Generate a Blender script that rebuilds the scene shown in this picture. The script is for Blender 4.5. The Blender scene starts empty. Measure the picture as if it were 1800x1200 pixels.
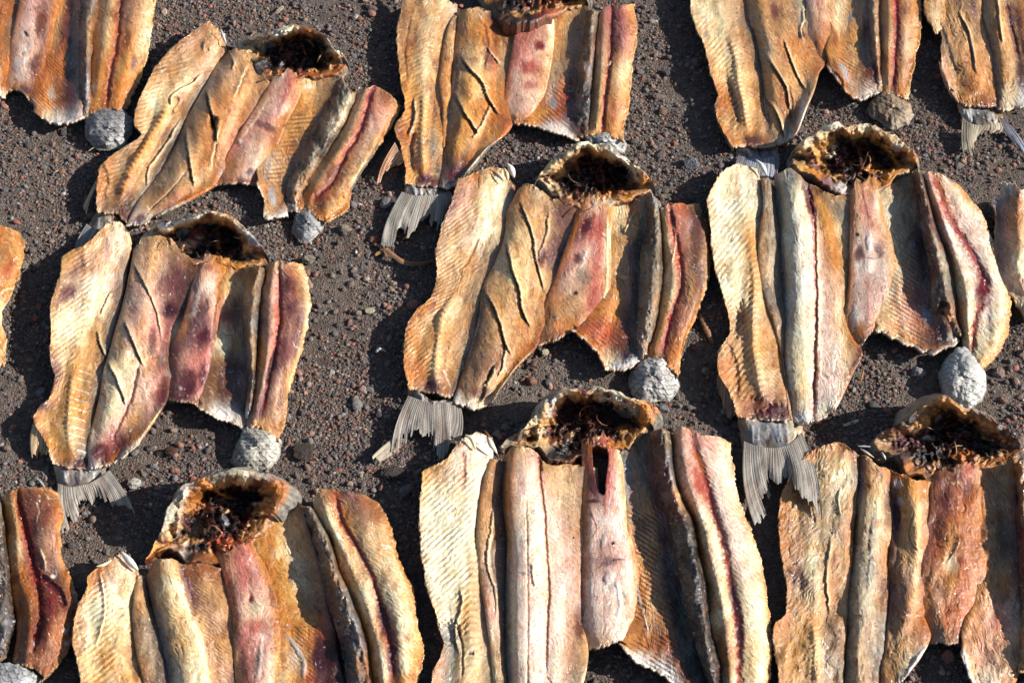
import bpy, math, random
import numpy as np
from mathutils import Vector

# ------------------------------------------------------------------ camera, sky, sun, exposure
scene = bpy.context.scene
TILT = math.radians(50.0)          # how far the lens looks down
DIST = 1.925                       # metres from lens to the middle of the picture on the ground
FPX = 55.0/36.0*1800.0
SUN_DIR = Vector((1.9, -0.22, 1.05)).normalized()
SUN_EL = math.asin(SUN_DIR.z)
cam_d = bpy.data.cameras.new('camera')
cam = bpy.data.objects.new('camera', cam_d)
scene.collection.objects.link(cam)
cam_d.lens = 55.0; cam_d.sensor_width = 36.0; cam_d.clip_start = 0.05; cam_d.clip_end = 500.0
F_ = np.array([0.0, math.cos(TILT), -math.sin(TILT)])
U_ = np.array([0.0, math.sin(TILT), math.cos(TILT)])
R_ = np.array([1.0, 0.0, 0.0])
CAMP = -F_*DIST
cam.location = CAMP.tolist()
cam.rotation_euler = (math.pi/2-TILT, 0, 0)
scene.camera = cam

world = bpy.data.worlds.new('World'); scene.world = world; world.use_nodes = True
wn = world.node_tree; wn.nodes.clear()
sky = wn.nodes.new('ShaderNodeTexSky'); sky.sky_type = 'NISHITA'; sky.sun_disc = False
sky.sun_elevation = SUN_EL
sky.sun_rotation = math.atan2(SUN_DIR.x, SUN_DIR.y)
bg = wn.nodes.new('ShaderNodeBackground'); bg.inputs[1].default_value = 0.065
wo = wn.nodes.new('ShaderNodeOutputWorld')
wn.links.new(sky.outputs[0], bg.inputs[0]); wn.links.new(bg.outputs[0], wo.inputs[0])
sun_d = bpy.data.lights.new('sun', 'SUN'); sun_d.energy = 5.0; sun_d.angle = math.radians(0.53)
sun_d.color = (1.0, 0.965, 0.91)
sun = bpy.data.objects.new('sun', sun_d); scene.collection.objects.link(sun)
sun.rotation_euler = SUN_DIR.to_track_quat('Z', 'Y').to_euler(); sun.location = (2, 0, 2)
scene.view_settings.view_transform = 'Standard'; scene.view_settings.look = 'None'
scene.view_settings.exposure = 0.62; scene.view_settings.gamma = 1.0
scene.view_settings.use_curve_mapping = False
scene.cycles.max_bounces = 6; scene.cycles.diffuse_bounces = 3; scene.cycles.glossy_bounces = 2
scene.cycles.transparent_max_bounces = 4; scene.cycles.transmission_bounces = 2

# ------------------------------------------------------------------ helpers
COL = scene.collection
def ground_pt(px, py, h):
    """where the sight line of picture point (px,py) meets the level h (millimetres) above the ground"""
    px = np.asarray(px, float); py = np.asarray(py, float); h = np.asarray(h, float)/1000.0
    px, py, h = np.broadcast_arrays(px, py, h)
    d = F_[None]+((px.ravel()-900)/FPX)[:, None]*R_[None]-((py.ravel()-600)/FPX)[:, None]*U_[None]
    t = (h.ravel()-CAMP[2])/d[:, 2]
    return CAMP[None]+d*t[:, None]

def _hash(ix, iy, seed):
    n = (ix.astype(np.int64)*374761393+iy.astype(np.int64)*668265263+seed*974634777) & 0xffffffff
    n = ((n ^ (n >> 13))*1274126177) & 0xffffffff
    n = n ^ (n >> 16)
    return n
def perlin(x, y, seed=0):
    xi = np.floor(x); yi = np.floor(y); xf = x-xi; yf = y-yi
    u = xf*xf*xf*(xf*(xf*6-15)+10); v = yf*yf*yf*(yf*(yf*6-15)+10)
    def g(dx, dy):
        a = _hash(xi+dx, yi+dy, seed)/4294967296.0*2*np.pi
        return np.cos(a)*(xf-dx)+np.sin(a)*(yf-dy)
    return ((g(0, 0)*(1-u)+g(1, 0)*u)*(1-v)+(g(0, 1)*(1-u)+g(1, 1)*u)*v)*1.5
def fbm(x, y, seed=0, oc=4, gain=0.5):
    r = 0; a = 1.0; f = 1.0
    for k in range(oc):
        r = r+a*perlin(x*f, y*f, seed+k*17); a *= gain; f *= 2.03
    return r
def cells(x, y, seed=0):
    """distance to nearest feature point, its id"""
    xi = np.floor(x); yi = np.floor(y); best = np.full(x.shape, 9.0); bid = np.zeros(x.shape)
    for dx in (-1, 0, 1):
        for dy in (-1, 0, 1):
            h1 = _hash(xi+dx, yi+dy, seed)/4294967296.0; h2 = _hash(xi+dx, yi+dy, seed+7)/4294967296.0
            d = np.hypot(xi+dx+h1-x, yi+dy+h2-y)
            m = d < best; best = np.where(m, d, best); bid = np.where(m, h1, bid)
    return best, bid
def lin(c):
    c = np.asarray(c, float)/255.0
    return np.where(c <= 0.04045, c/12.92, ((c+0.055)/1.055)**2.4)
PAL = {'C': (252,232,190), 'T': (212,166,114), 'Y': (226,166,84), 'O': (214,136,54), 'A': (166,98,46),
       'P': (236,192,168), 'K': (224,142,128), 'R': (180,42,26), 'M': (96,26,34), 'B': (100,58,38),
       'D': (38,22,22), 'G': (150,140,122), 'W': (236,232,224), 'V': (134,88,86), 'S': (148,154,166),
       'E': (234,224,192), 'X': (24,18,20), 'H': (176,152,122), 'L': (205,190,160), 'U':(84,72,66), 'Q': (208,112,66), 'Z':(248,216,198)}
PL = {k: lin(v) for k, v in PAL.items()}
def smooth(x): x = np.clip(x, 0, 1); return x*x*(3-2*x)

def parse(s):
    """'x,y,h,c ...' -> arrays; a missing h or c repeats the one before"""
    P = []; h = 15.0; c = 'T'
    for tok in s.split():
        q = tok.split(',')
        if len(q) > 2 and q[2] != '': h = float(q[2])
        if len(q) > 3: c = q[3]
        col = np.mean([PL[k] for k in c], axis=0)
        P.append([float(q[0]), float(q[1]), h, *col])
    return np.array(P)
def pts(s): return np.array([[float(v) for v in t.split(',')] for t in s.split()])

def hermite(t, s, linear=False):
    K = len(t); W = np.zeros((len(s), K))
    i = np.clip(np.searchsorted(t, s, side='right')-1, 0, K-2)
    dt = t[i+1]-t[i]; f = np.clip((s-t[i])/dt, 0, 1)
    if linear or K == 2:
        f2 = smooth(f) if linear else f
        W[np.arange(len(s)), i] = 1-f2; W[np.arange(len(s)), i+1] = f2; return W
    T = np.zeros((K, K))
    for k in range(K):
        if k == 0: T[k, 0] = -1/(t[1]-t[0]); T[k, 1] = 1/(t[1]-t[0])
        elif k == K-1: T[k, k-1] = -1/(t[k]-t[k-1]); T[k, k] = 1/(t[k]-t[k-1])
        else:
            a = t[k]-t[k-1]; b = t[k+1]-t[k]
            T[k, k-1] = -b/a/(a+b); T[k, k+1] = a/b/(a+b); T[k, k] = -(T[k, k-1]+T[k, k+1])
    h00 = 2*f**3-3*f**2+1; h10 = f**3-2*f**2+f; h01 = -2*f**3+3*f**2; h11 = f**3-f**2
    r = np.arange(len(s))
    np.add.at(W, (r, i), h00); np.add.at(W, (r, i+1), h01)
    W += (h10*dt)[:, None]*T[i]*0.9+(h11*dt)[:, None]*T[i+1]*0.9
    return W
def resample(P, n):
    seg = np.hypot(np.diff(P[:, 0]), np.diff(P[:, 1]))+1e-6
    t = np.concatenate([[0], np.cumsum(seg)]); t /= t[-1]
    s = np.linspace(0, 1, n)
    out = hermite(t, s) @ P
    out[:, 3:] = hermite(t, s, True) @ P[:, 3:]
    return out
def grid_loft(rails, step=1.7, nu=None, nv=None):
    R = [parse(r) for r in rails]
    L = max(np.sum(np.hypot(np.diff(r[:, 0]), np.diff(r[:, 1]))) for r in R)
    nv = nv or max(4, int(L/step))
    G = np.stack([resample(r, nv) for r in R])               # K,nv,6
    d = np.hypot(np.diff(G[:, :, 0], axis=0), np.diff(G[:, :, 1], axis=0))
    t = np.concatenate([[0], np.cumsum(d.mean(1)+1e-3)]); W = d.sum(0).max(); t /= t[-1]
    nu = nu or max(4, int(W/step))
    s = np.linspace(0, 1, nu)
    H = hermite(t, s); C = hermite(t, s, True)
    out = np.einsum('uk,kvc->uvc', H, G); out[:, :, 3:] = np.einsum('uk,kvc->uvc', C, G[:, :, 3:])
    return out                                               # nu,nv,6
def polydist(x, y, P):
    """signed distance to a polyline (positive on the left of its direction in picture space), and run 0..1"""
    best = np.full(x.shape, 1e9); sg = np.zeros(x.shape); run = np.zeros(x.shape)
    seg = np.hypot(np.diff(P[:, 0]), np.diff(P[:, 1])); cum = np.concatenate([[0], np.cumsum(seg)]); tot = cum[-1]+1e-9
    for i in range(len(P)-1):
        dx, dy = P[i+1, 0]-P[i, 0], P[i+1, 1]-P[i, 1]; l2 = dx*dx+dy*dy+1e-9
        t = np.clip(((x-P[i, 0])*dx+(y-P[i, 1])*dy)/l2, 0, 1)
        ex = x-P[i, 0]-t*dx; ey = y-P[i, 1]-t*dy
        d = np.hypot(ex, ey); s = np.sign(dy*ex-dx*ey)
        m = d < best; best = np.where(m, d, best); sg = np.where(m, s, sg); run = np.where(m, (cum[i]+t*seg[i])/tot, run)
    return best, sg, run
def curve(P, n=24):
    if len(P) < 3: return P
    q = np.zeros((len(P), 6)); q[:, :2] = P; return resample(q, n)[:, :2]
def inside(x, y, P):
    r = np.zeros(x.shape, bool); j = len(P)-1
    for i in range(len(P)):
        c = ((P[i, 1] > y) != (P[j, 1] > y)) & (x < (P[j, 0]-P[i, 0])*(y-P[i, 1])/(P[j, 1]-P[i, 1]+1e-12)+P[i, 0])
        r ^= c; j = i
    return r

FW = [None, None]
def feats(X, Y, H, Cc, Gl, fs, seed):
    """cuts, ridges, stains and stripes of one piece of flesh"""
    if FW[0] is not None: wob, wob2 = FW
    else: wob = fbm(X/16, Y/16, seed+5, 3)*3.0; wob2 = fbm(X/5, Y/5, seed+6, 2)
    for f in fs:
        k = f[0]
        if k in 'sbc' and X.ndim == 2:                        # work only where the mark lies
            if k == 'b': x0, y0, x1, y1 = f[1]-f[3]*0-max(f[3], f[4])*1.8, f[2]-max(f[3], f[4])*1.8, f[1]+max(f[3], f[4])*1.8, f[2]+max(f[3], f[4])*1.8
            else:
                q = pts(f[1]); mg = 30 if k == 'c' else f[2]*2+8
                x0, y0 = q.min(0)-mg; x1, y1 = q.max(0)+mg
            m_ = (X > x0) & (X < x1) & (Y > y0) & (Y < y1)
            if not m_.any(): continue
            h_, c_, g_ = H[m_], Cc[m_], Gl[m_]
            FW[0], FW[1] = wob[m_], wob2[m_]
            h_, c_, g_ = feats(X[m_], Y[m_], h_, c_, g_, [f], seed)
            FW[0] = None
            H[m_] = h_; Cc[m_] = c_; Gl[m_] = g_; continue
        if k == 's':                                          # stroke
            _, p, w, c, st, dh = f[:6]
            if c and c[0] in 'RMXD' and w > 2: w = w*1.3; st = min(0.92, st*1.1)
            d, s, run = polydist(X+wob*min(1, w/7), Y+wob*min(1, w/7), curve(pts(p)))
            d = d+wob2*min(2.5, w*0.35)
            ends = smooth(np.minimum(run, 1-run)*6+0.35)
            m = smooth(1.3-d/w*(1+0.35*wob2))*ends*(0.8+0.2*smooth(0.6+wob*0.3))
            if c:
                col = np.mean([PL[q] for q in c], axis=0)
                Cc[:] = Cc*(1-(m*st)[..., None])+col*(m*st)[..., None]
                if 'R' in c or 'M' in c or 'X' in c: Gl[:] = np.maximum(Gl, m*0.9)
            H += dh*smooth(1.15-d/w)*ends
        elif k == 'b':                                        # stain / bump
            _, x0, y0, rx, ry, ang, c, st, dh = f
            if c and c[0] in 'RMXD': st = min(1, st*1.35); rx *= 1.15
            a = math.radians(ang); ca, sa = math.cos(a), math.sin(a)
            u = ((X-x0)*ca+(Y-y0)*sa)/rx; v = (-(X-x0)*sa+(Y-y0)*ca)/ry
            d = np.hypot(u, v)+wob*0.09+wob2*0.16
            m = smooth(1.35-d)
            if c:
                col = np.mean([PL[q] for q in c], axis=0)
                Cc[:] = Cc*(1-(m*st)[..., None])+col*(m*st)[..., None]
            H += dh*m
        elif k == 'r':                                        # rib marks running off a spine line
            _, p, kk, per, amp, side, y0, y1 = f[:8]
            P = curve(pts(p)); d, s, run = polydist(X, Y, P)
            sd = np.where(s == 0, 1, s)
            m = smooth((Y-y0)/25)*smooth((y1-Y)/25)
            if side: m = m*(sd == side)
            cs = smooth(d/5)
            ph = (Y-kk*d+wob*0.35)/per*2*np.pi
            wv = np.sin(ph); wv = np.where(wv > 0, wv**0.7, -np.abs(wv)**1.3)
            fade = 1-0.75*smooth((d-len(f) * 0 - (f[8] if len(f) > 8 else 55))/30)
            amp = amp*(0.27 if f[4] > 1.15 else 0.17); per_w = 1+0.12*fbm(X/60, Y/60, seed+78, 2); vary = 0.22+0.78*smooth(0.45+fbm(X/32, Y/32, seed+77, 3)*1.5); m = m*vary
            H += amp*wv*m*cs*fade*per_w
            Cc *= np.power(np.clip(1+(0.05+0.24*min(1, max(0, (f[4]-0.75)/0.8)))*wv*m*cs*fade, 0.3, 2)[..., None], np.array([0.8, 1.0, 1.4]))
            if len(f) > 9:
                col = np.mean([PL[q] for q in f[9]], axis=0); q = smooth(-wv*1.4)*m*fade*f[10]
                Cc[:] = Cc*(1-q[..., None])+col*q[..., None]
        elif k == 'v':                                        # knobbly backbone
            _, p, w, per, amp, c = f
            P = curve(pts(p)); d, s, run = polydist(X, Y, P); L = np.sum(np.hypot(*np.diff(P, axis=0).T))
            m = smooth(1.2-d/w)*smooth(np.minimum(run, 1-run)*8)
            kn = 0.5+0.5*np.sin(run*L/per*2*np.pi)
            H += m*amp*(0.45+0.55*kn)
            col = np.mean([PL[q] for q in c], axis=0); q = m*(0.25+0.45*kn)
            Cc[:] = Cc*(1-q[..., None])+col*q[..., None]
        elif k == 'c':                                        # a cut: lip on one side, groove on the other
            _, p, lw, lip, gw, gr = f[:6]
            P = curve(pts(p)); d, s, run = polydist(X+wob*0.5, Y+wob*0.5, P)
            s = -s if lip > 0 else s
            e = smooth(np.minimum(run, 1-run)*5+0.1)
            H += np.where(s < 0, 0.7*abs(lip)*np.exp(-(d/lw)**2), -0.42*gr*np.exp(-(d/(gw*0.6))**2))*e
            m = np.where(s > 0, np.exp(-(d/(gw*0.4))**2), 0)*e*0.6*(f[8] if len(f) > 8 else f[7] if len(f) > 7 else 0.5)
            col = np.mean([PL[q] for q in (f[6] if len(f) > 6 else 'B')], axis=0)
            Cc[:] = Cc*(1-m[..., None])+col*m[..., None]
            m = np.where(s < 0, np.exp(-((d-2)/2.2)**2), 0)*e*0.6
            Cc[:] = Cc*(1-m[..., None])+PL['C']*m[..., None]  # highlight painted along the raised lip
    return H, Cc, Gl

ALB = 0.92
OCC = []
def mesh_object(name, V, quads, col, gl, mat, parent, smooth_=True, grain=None):
    me = bpy.data.meshes.new(name)
    V = np.ascontiguousarray(V, np.float32); quads = np.ascontiguousarray(quads, np.int32)
    n = quads.shape[1]
    me.vertices.add(len(V)); me.vertices.foreach_set('co', V.ravel())
    me.loops.add(quads.size); me.loops.foreach_set('vertex_index', quads.ravel())
    me.polygons.add(len(quads)); me.polygons.foreach_set('loop_start', np.arange(0, quads.size, n, dtype=np.int32))
    me.polygons.foreach_set('use_smooth', np.full(len(quads), smooth_))
    me.update(calc_edges=True); me.validate()
    if col is not None:
        a = me.color_attributes.new('tint', 'FLOAT_COLOR', 'POINT')
        c4 = np.ones((len(V), 4), np.float32); c4[:, :3] = np.clip(col, 0.002, 0.86)
        c4[:, 3] = np.clip(gl, 0, 1) if gl is not None else 0
        a.data.foreach_set('color', c4.ravel())
    if grain is not None:
        ga = me.attributes.new('grain', 'FLOAT_VECTOR', 'POINT'); ga.data.foreach_set('vector', np.ascontiguousarray(grain, np.float32).ravel())
    me.materials.append(mat)
    o = bpy.data.objects.new(name, me); COL.objects.link(o)
    if parent is not None:
        # vertices were made in world space: shift them so that the thing's Empty is their origin
        L = np.array(parent.location); pp = parent.parent
        while pp is not None: L = L+np.array(pp.location); pp = pp.parent
        me.vertices.foreach_set('co', (V-L.astype(np.float32)).ravel()); o.parent = parent
    me.update()
    return o
def shell(W, quads, thick, floor=0.0012):
    """closes a sheet: adds an underside `thick` metres lower and side walls. returns V,quads,index of top for each vertex"""
    n = len(W); B = W.copy(); B[:, 2] = np.maximum(floor, W[:, 2]-thick); B[:, 2] = np.minimum(B[:, 2], W[:, 2]-0.0006)
    k = quads.shape[1]
    e = np.concatenate([quads[:, [i, (i+1) % k]] for i in range(k)]).astype(np.int64)
    key = e[:, 0]*n+e[:, 1]; rev = e[:, 1]*n+e[:, 0]
    b = e[~np.isin(key, rev)]
    walls = np.stack([b[:, 0], b[:, 0]+n, b[:, 1]+n, b[:, 1]], 1)[:, ::-1] if k == 4 else None
    walls = np.stack([b[:, 1], b[:, 0], b[:, 0]+n, b[:, 1]+n], 1)
    Q = np.concatenate([quads, quads[:, ::-1]+n, walls])
    V = np.concatenate([W, B])
    used = np.zeros(2*n, bool); used[Q.ravel()] = True
    idx = np.cumsum(used)-1
    return V[used], idx[Q], np.concatenate([np.arange(n), np.arange(n)])[used], np.concatenate([np.zeros(n, bool), np.ones(n, bool)])[used]
def grid_quads(nu, nv):
    i, j = np.meshgrid(np.arange(nu-1), np.arange(nv-1), indexing='ij')
    a = (i*nv+j).ravel(); b = ((i+1)*nv+j).ravel()
    return np.stack([a, a+1, b+1, b], 1)                    # counter-clockwise seen from above (v runs down the picture)

def flesh(name, rails, fs=(), parent=None, seed=1, rag=2.5, thick=7.0, fib=80, under='GU', holes=(), mat=None, tone=1.0, rough=1.0, fa=1.0):
    G = grid_loft(rails); nu, nv = G.shape[:2]
    X, Y, H = G[..., 0].copy(), G[..., 1].copy(), G[..., 2].copy(); H = H if name == 'tail_stem' else 17+(H-17)*np.where(H < 17, 0.6 if name == 'belly_wall' else 0.32, 0.85 if name in ('dark_skin_fold', 'backbone_fillet') else 0.76); Cc = G[..., 3:].copy(); Gl = np.zeros_like(X)
    u = np.linspace(0, 1, nu)[:, None]; v = np.linspace(0, 1, nv)[None]
    # ragged ends and edges
    oL, oR = {'backbone_fillet': (1, 0), 'bloodline_fillet': (0, 1)}.get(name, (1, 1) if name.startswith('torn') or name == 'tail_stem' else (0, 0))
    eL = np.exp(-u*nu*1.7/7); eR = np.exp(-(1-u)*nu*1.7/7)
    # inner borders reach a little under their neighbour so that the flesh runs on
    dx = np.gradient(X, axis=0); dy = np.gradient(Y, axis=0); dn = np.hypot(dx, dy)+1e-6
    for o_, e_, sg_ in ((oL, eL, -1), (oR, eR, 1)):
        if not o_:
            X = X+sg_*e_**2*4.5*dx/dn; Y = Y+sg_*e_**2*4.5*dy/dn; H = H-e_**3*2.5
            if (name == 'belly_wall' and sg_ < 0) or (name == 'side_fillet' and sg_ > 0):   # reaches in under the keel
                ds = (u if sg_ < 0 else 1-u)*nu*1.7; k_ = np.exp(-(ds/9)**2)*(smooth((0.66-v)/0.12) if sg_ > 0 else smooth((0.97-v)/0.06))
                X = X+sg_*k_*22*dx/dn; Y = Y+sg_*k_*22*dy/dn; H = H-k_*1.5
    if name in ('belly_keel', 'belly_wall'):                  # the flesh runs up into the skull
        k_ = np.exp(-v*nv*1.7/16)*(1.0 if name == 'belly_keel' else 0.55)*(1+0.5*fbm(X/12, Y/12, seed+83, 3))
        gx = np.gradient(X, axis=1); gy = np.gradient(Y, axis=1); gn = np.hypot(gx, gy)+1e-6
        X = X-gx/gn*17*k_; Y = Y-gy/gn*17*k_; H = H-k_**2*6
    if name == 'belly_keel': tone = tone*0.6; rough = rough*0.8
    if name == 'belly_keel':                                  # its lower end runs out level into the walls
        wk = (np.exp(-(u*nu*1.7/15)**2)+np.exp(-((1-u)*nu*1.7/15)**2))
        H = 18.5+(H-19)*0.55; wk2 = (np.exp(-(u*nu*1.7/24)**2)+np.exp(-((1-u)*nu*1.7/24)**2))
        H = H-wk*3*smooth((v-0.4)/0.3)-wk2*3*smooth((v-0.66)/0.2)
        fs = [q[:5]+(q[5]*0.35,) if q[0] == 's' else q[:8]+(q[8]*0.45,) if q[0] == 'b' else q for q in fs]
    if name == 'tail_stem':
        H = 2+(H-2)*0.72-5*(eL+eR)-3*np.exp(-(1-v)*nv*1.7/10); Cc = Cc*0.72
    eu = eL*oL+eR*oR; ev = np.exp(-np.minimum(v, 1-v)*nv*1.7/7)
    n1 = fbm(X/26, Y/26, seed+31, 4, 0.6); n2 = fbm(X/22, Y/22, seed+57, 4, 0.62)
    X = X+n1*rag*np.maximum(eu, ev*0.5); Y = Y+n2*rag*np.maximum(ev, eu*0.4)
    n3 = fbm(X/5, Y/5, seed+33, 2); X = X+n3*1.5*(eu+ev*0.5); Y = Y+n3*1.2*ev
    H = H+n1*eu*1.8+n2*ev*2.6+n3*(eu+ev)*0.8
    # general lumps, fibres, blotches
    if name == 'dark_skin_fold':                              # wrinkled, uneven crest
        H = H+(fbm(X/15, Y/26, seed+85, 3)*3.0-np.abs(fbm(X/8, Y/9, seed+86, 3))*1.6)
        pk = smooth(fbm(X/9, Y/16, seed+87, 4, 0.65)*1.8-0.05)[..., None]*0.5; Cc = Cc*(1-pk)+(Cc*0.35+np.array([0.02, 0.012, 0.014]))*pk
        pk = smooth(fbm(X/7, Y/12, seed+88, 4, 0.65)*1.8-0.35)[..., None]*0.4; Cc = Cc*(1-pk)+PL['G']*pk
    a = math.radians(fib); ca, sa = math.cos(a), math.sin(a)
    fu = X*ca+Y*sa; fv = -X*sa+Y*ca
    warp = fbm(X/30, Y/30, seed+3, 2)*9
    fibre = fbm(fu/20, (fv+warp)/2.6, seed+11, 3, 0.6)
    fine = fbm(fu/7, (fv+warp)/1.9, seed+13, 2)
    H = H+rough*(fbm(X/48, Y/75, seed+21, 3, 0.4)*2.6+fibre*0.34*fa+fine*0.13*fa)
    crease = np.exp(-(np.abs(fbm(fu/75, (fv+warp)/16, seed+71, 2))/0.03)**2)*smooth(fbm(X/40, Y/40, seed+72, 2)*2+0.2)
    H = H-crease*0.7*rough
    bl = fbm(X/38, Y/55, seed+41, 5, 0.6); bl2 = fbm(X/14, Y/24, seed+43, 3)
    warm = smooth(bl*1.1+bl2*0.5+0.05)[..., None]
    warm = np.clip(warm*0.46*tone, 0, 0.7)
    Cc = Cc*(1-warm)+Cc*np.array([0.98, 0.70, 0.36])*warm
    dk = smooth(fbm(X/22, Y/45, seed+45, 4)*1.6-0.28)[..., None]*0.55*tone
    Cc = Cc*(1-dk)+Cc*np.array([0.50, 0.33, 0.27])*dk
    pale = smooth(fbm(X/18, Y/30, seed+47, 4)*1.4-0.15)[..., None]*0.55
    Cc = Cc*(1-pale)+np.minimum(Cc*1.15+0.06, 0.8)*pale
    fibre_hi = smooth(fbm(fu/16, (fv+warp)/1.6, seed+15, 2)*2.2-0.75)[..., None]*0.30*fa
    fl = (1+0.26*fibre*fa+0.22*fine*fa+0.08*bl2)[..., None]
    Cc = Cc*np.power(np.clip(fl, 0.4, 1.7), np.array([0.8, 1.0, 1.35]))*(1-0.3*crease[..., None])
    Cc = Cc*(1-fibre_hi)+np.array([0.80, 0.68, 0.46])*fibre_hi  # pale highlights painted along the fibres
    wet = fbm(X/30, Y/40, seed+49, 3)
    Gl = np.clip((0.95 if name == 'belly_keel' else 0.66)+wet*0.6, 0, 1)
    bd = (np.exp(-u*nu*1.7/9)+np.exp(-(1-u)*nu*1.7/9))*smooth(0.55+fbm(X/30, Y/45, seed+97, 3)*1.3)*0.55
    Cc = Cc*(1-bd[..., None])+(PL['O']*0.7+PL['Q']*0.2)*bd[..., None]*np.minimum(1, Cc.mean(-1, keepdims=True)*2.2)
    # torn fibres lying along the grain, small cracks, crystals of salt
    rr = np.random.RandomState(seed+7); nf = int(nu*nv/1500); extra = []
    for q in range(nf):
        i0, j0 = rr.randint(3, nu-3), rr.randint(3, nv-3); x0, y0 = X[i0, j0], Y[i0, j0]; an = a+rr.normal()*0.35; ln = 5+16*rr.rand()**2
        x1, y1 = x0+ln*math.cos(an), y0+ln*math.sin(an); xm, ym = (x0+x1)/2+rr.normal()*1.6, (y0+y1)/2+rr.normal()*1.6
        kd = rr.rand()
        if kd < 0.5: extra.append(('s', '%.1f,%.1f %.1f,%.1f %.1f,%.1f' % (x0, y0, xm, ym, x1, y1), 1.1+rr.rand(), 'C' if kd < 0.3 else 'WC', .30+.35*rr.rand(), 0.8*rr.rand()))
        elif kd < 0.8: extra.append(('s', '%.1f,%.1f %.1f,%.1f %.1f,%.1f' % (x0, y0, xm, ym, x1, y1), 1.3, 'AB', .45, -0.8))
        else: extra.append(('b', x0, y0, 3+7*rr.rand(), 2+4*rr.rand(), math.degrees(an), ('O', 'AO', 'QA', 'B')[rr.randint(4)], .25+.3*rr.rand(), 0))
    fs = list(fs)
    fs = [q for q in fs if q[0] in 'rv']+extra+[q for q in fs if q[0] not in 'rv']
    H, Cc, Gl = feats(X, Y, H, Cc, Gl, fs, seed)
    # torn rim: paler, drier
    rim = np.clip(eu+ev, 0, 1)**2*0.42
    Cc = Cc*(1-rim[..., None])+(PL['Y']*0.5+PL['C']*0.35)*rim[..., None]
    if name in ('side_fillet', 'belly_wall', 'belly_keel', 'backbone_fillet'):   # the cut edge shows a pale roll of skin
        lip = np.exp(-((1-v)*nv*1.7/(4.5+2*fbm(X/20, Y/20, seed+95, 2)))**2)*smooth(0.75+fbm(X/16, Y/16, seed+96, 3))*(0.35 if name in ('backbone_fillet', 'belly_keel') else 0.8)
        Cc = Cc*(1-lip[..., None])+(PL['Z']*0.5+PL['W']*0.35)*lip[..., None]; H = H+lip*1.2
    Cc = np.maximum(Cc, 0.001); lum = np.maximum(0.22, Cc.mean(-1, keepdims=True)); Cc = Cc*(1.10*lum**0.30); Cc = Cc*np.power(Cc/Cc.max(-1, keepdims=True), 0.16)
    # crumbs of dirt
    cd, cid = cells(X/9, Y/9, seed+91)
    sp = (cd < 0.12)*(cid > 0.86)
    Cc = np.where(sp[..., None] > 0, Cc*0.25, Cc)
    cd, cid = cells(X/5, Y/5, seed+93); sp = (cd < 0.22)*(cid > 0.93)*(fbm(X/40, Y/40, seed+94, 2) > 0.0)
    Cc = np.where(sp[..., None] > 0, Cc*0.4+0.45, Cc)
    H = np.maximum(H, 2.5)
    W = ground_pt(X, Y, H)
    Q = grid_quads(nu, nv)
    if len(holes):
        qx = X.ravel()[Q].mean(1); qy = Y.ravel()[Q].mean(1); keep = np.ones(len(Q), bool)
        for hp in holes: keep &= ~inside(qx, qy, curve(pts(hp), 40))
        Q = Q[keep]
    if name == 'tail_stem': thick = 2.5
    t = thick/1000*(0.5+0.5*np.clip(np.minimum(u, 1-u)*nu/8, 0, 1)*np.clip(np.minimum(v, 1-v)*nv/8, 0, 1)).ravel()
    V, Q2, top, isb = shell(W, Q, t)
    c = Cc.reshape(-1, 3)[top].copy(); g = Gl.ravel()[top].copy()
    uc = np.mean([PL[q] for q in under], axis=0)
    sc = 0.75+0.5*fbm(X/4, Y/4, seed+99, 2).ravel()[top]
    c[isb] = uc*sc[isb][:, None]; g[isb] = 0.3
    OCC.append(W[::4, :2])
    gr = np.stack([fu, fv+warp*0.6, X*0+seed], -1).reshape(-1, 3)[top]*0.0007
    return mesh_object(name, V, Q2, c*ALB, g, mat or MAT['flesh'], parent, grain=gr)

def ring(P, n):
    P = np.vstack([P, P[:1]]); seg = np.hypot(np.diff(P[:, 0]), np.diff(P[:, 1]))
    t = np.concatenate([[0], np.cumsum(seg)]); t /= t[-1]
    # periodic smooth interpolation: extend both ways
    tt = np.concatenate([t[:-1]-1, t, t[1:]+1]); PP = np.vstack([P[:-1], P, P[1:]])
    return hermite(tt, np.linspace(0, 1, n, endpoint=False)) @ PP

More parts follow.
